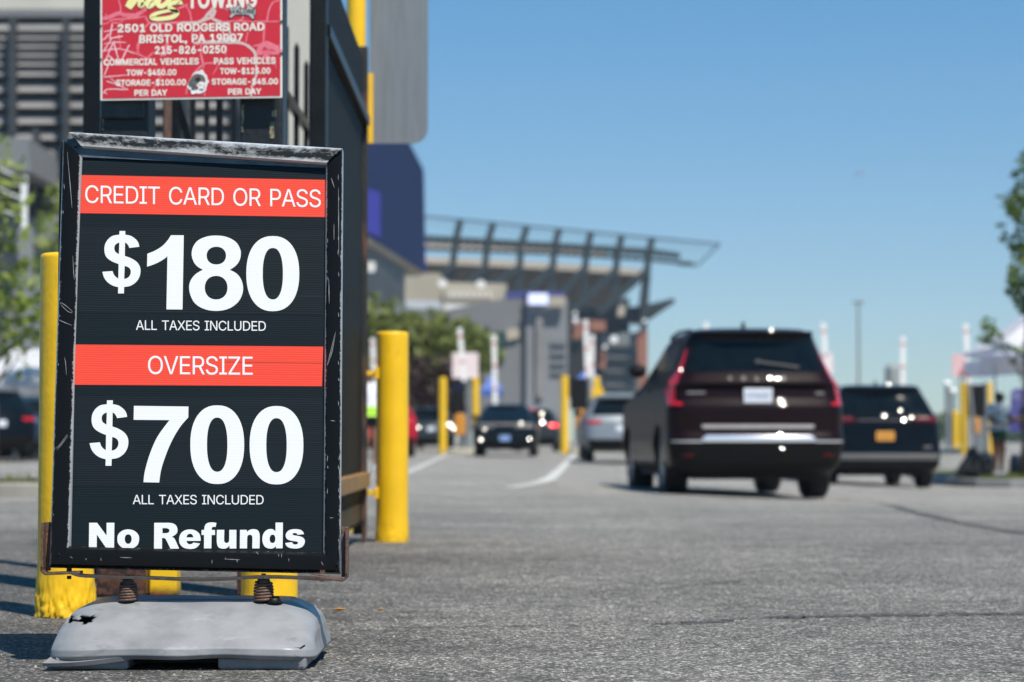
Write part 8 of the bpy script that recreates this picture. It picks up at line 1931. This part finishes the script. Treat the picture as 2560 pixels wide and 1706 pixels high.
MAT['hivis'] = mat('hivis', (0.36, 0.72, 0.03), .6)
# woman in a grey shirt and green shorts, turned to the right, arms reaching forward
pz = W(2497, 1186, 44.0)
person('person with dark wavy hair in a grey shirt and green shorts, reaching out', (pz.x, 44.0, -.178), R(38), 1.66, MAT['skin'], MAT['grey_shirt'], MAT['green_shorts'], MAT['shoe_pale'],
       dict(nk=(0, -.03, 1.48), h0=(0, -.07, 1.56), h1=(0, -.08, 1.65), kl=(.095, -.02, .50), kr=(-.095, -.01, .50), al=(.10, .03, .08), ar=(-.10, .02, .08), tl=(.11, -.11, .035), tr=(-.11, -.12, .035), el=(.21, -.12, 1.14), er=(-.24, .02, 1.12), wl=(.12, -.36, 1.10), wr=(-.16, -.20, 1.05), fl=(.10, -.43, 1.11), fr=(-.13, -.27, 1.05)))
# second person cut by the edge of the photo
pz = W(2574, 1186, 44.6)
person('person in dark clothes cut off by the photo\'s right edge', (pz.x, 44.6, -.178), R(-80), 1.72, MAT['skin'], MAT['navy_cloth'], MAT['dark_cloth'], MAT['dark_cloth'],
       dict(kl=(.095, -.03, .50), kr=(-.095, -.01, .50), al=(.10, .02, .08), ar=(-.10, .02, .08), tl=(.11, -.12, .035), tr=(-.11, -.12, .035), el=(.24, -.06, 1.14), er=(-.22, -.08, 1.12), wl=(.14, -.30, 1.12), wr=(-.14, -.30, 1.06), fl=(.11, -.38, 1.13), fr=(-.11, -.37, 1.07)), hair='short')
# attendant in a bright vest between the fence and the bollard
pz = GP(928, 1172)
dd = 38.0
person('person in a bright yellow green vest between the black fence and the bracketed bollard', ((926 - CX) / FPX * dd, dd, gz(-2.3, dd)), R(15), 1.74, MAT['skin2'], MAT['white_cloth'], MAT['dark_cloth'], MAT['white_cloth'],
       dict(kl=(.095, -.01, .50), kr=(-.095, -.02, .50), al=(.10, .02, .08), ar=(-.10, .02, .08), tl=(.11, -.12, .035), tr=(-.11, -.12, .035), el=(.25, .0, 1.12), er=(-.25, 0, 1.12), wl=(.22, -.16, .98), wr=(-.22, -.15, .95), fl=(.20, -.22, .93), fr=(-.2, -.2, .90)), hair='short', vest=MAT['hivis'])

# ------------------------------------------------------------------ light mast, far dome, far trees
d = 190.0
lm = thing('light_mast', 'faint tall grey light mast with a twin head against the sky, above the black minivan', 'street lamp', (gx(2147, d), d, 0))
b = MB(); x = gx(2147, d); b.tube([(x, d, 0), (x, d, zat(752, d))], [.15, .09], 12); b.build('mast', MAT['louvre'], lm)
for sg in (-1, 1):
    b = MB(); z = zat(755, d); b.box(min(x, x + sg * .42), max(x, x + sg * .42), d - .06, d + .06, z - .04, z + .06); b.box(min(x + sg * .15, x + sg * .5), max(x + sg * .15, x + sg * .5), d - .22, d + .22, z - .16, z - .045); b.build('lamp_head', MAT['louvre'], lm)
d = 330.0
dm = thing('domed_tank', 'far grey domed tank just above the roof of the black minivan', 'tank', (gx(2236, d), d, 0))
r_ = (2256 - 2216) / 2 / FPX * d
b = MB(); z1 = zat(908, d); b.lathe([(r_, -1), (r_, z1 - r_ * .8)] + [(r_ * math.cos(R(a)), z1 - r_ * .8 + r_ * .8 * math.sin(R(a))) for a in range(10, 91, 10)], (gx(2236, d), d + r_, 0), 32); b.build('shell', mat('tank_grey', (0.22, 0.25, 0.25), .7), dm, smooth_=40)
b = MB(); rnd = random.Random(77)
bl = []
for k in range(46):
    px = 1640 + k * 22; bl.append(blob(px + rnd.uniform(-8, 8), 1078 + rnd.uniform(-16, 8), 420, rnd.uniform(2.0, 3.6), .9))
leaves(b, bl, 4200, 1.0, rnd)
tag(b.build('far_woods', MAT['leaf_dark']), 'low dark line of trees on the horizon at the right', 'woods', kind='stuff')

# a small far aircraft high over the lot
d = 2400.0
ap = thing('aeroplane', 'tiny far grey aeroplane high in the blue sky above the black minivan', 'aeroplane', tuple(W(2150, 434, d)))
c = W(2150, 434, d); MAT['plane_grey'] = mat('plane_grey', (0.30, 0.30, 0.32), .5)
b = MB(); b.tube([c + Vector((-6.5, 0, .2)), c + Vector((-5.5, 0, 0)), c + Vector((4, 0, 0)), c + Vector((6.5, 0, .5))], [.15, .75, .75, .2], 12); b.build('fuselage', MAT['plane_grey'], ap, smooth_=True)
for sg in (-1, 1):
    b = MB(); b.prism([c + Vector((1.6, 0, -.3)), c + Vector((-.6, sg * 7, .2)), c + Vector((-1.8, sg * 7, .2)), c + Vector((-1.6, 0, -.3))], (0, 0, .25)); b.build('wing', MAT['plane_grey'], ap)
b = MB(); b.prism([c + Vector((4.6, -.1, .4)), c + Vector((6.4, -.1, .4)), c + Vector((7.0, -.1, 2.4)), c + Vector((6.0, -.1, 2.4))], (0, .2, 0)); b.build('tail_fin', MAT['plane_grey'], ap)

# ------------------------------------------------------------------ haze: thin even air round the whole scene
m = bpy.data.materials.new('haze'); m.use_nodes = True
n, l = m.node_tree.nodes, m.node_tree.links
n.remove(n['Principled BSDF'])
pv = n.new('ShaderNodeVolumePrincipled'); pv.inputs['Color'].default_value = (0.62, 0.80, 1.0, 1); pv.inputs['Density'].default_value = 0.0002; pv.inputs['Anisotropy'].default_value = 0.0
l.new(pv.outputs[0], n['Material Output'].inputs['Volume'])
b = MB(); b.box(-950, 950, -40, 940, -1.6, 95); hz = b.build('haze', m); tag(hz, 'thin pale summer haze in the air over the lot', 'haze', kind='stuff')
sc.cycles.volume_bounces = 0
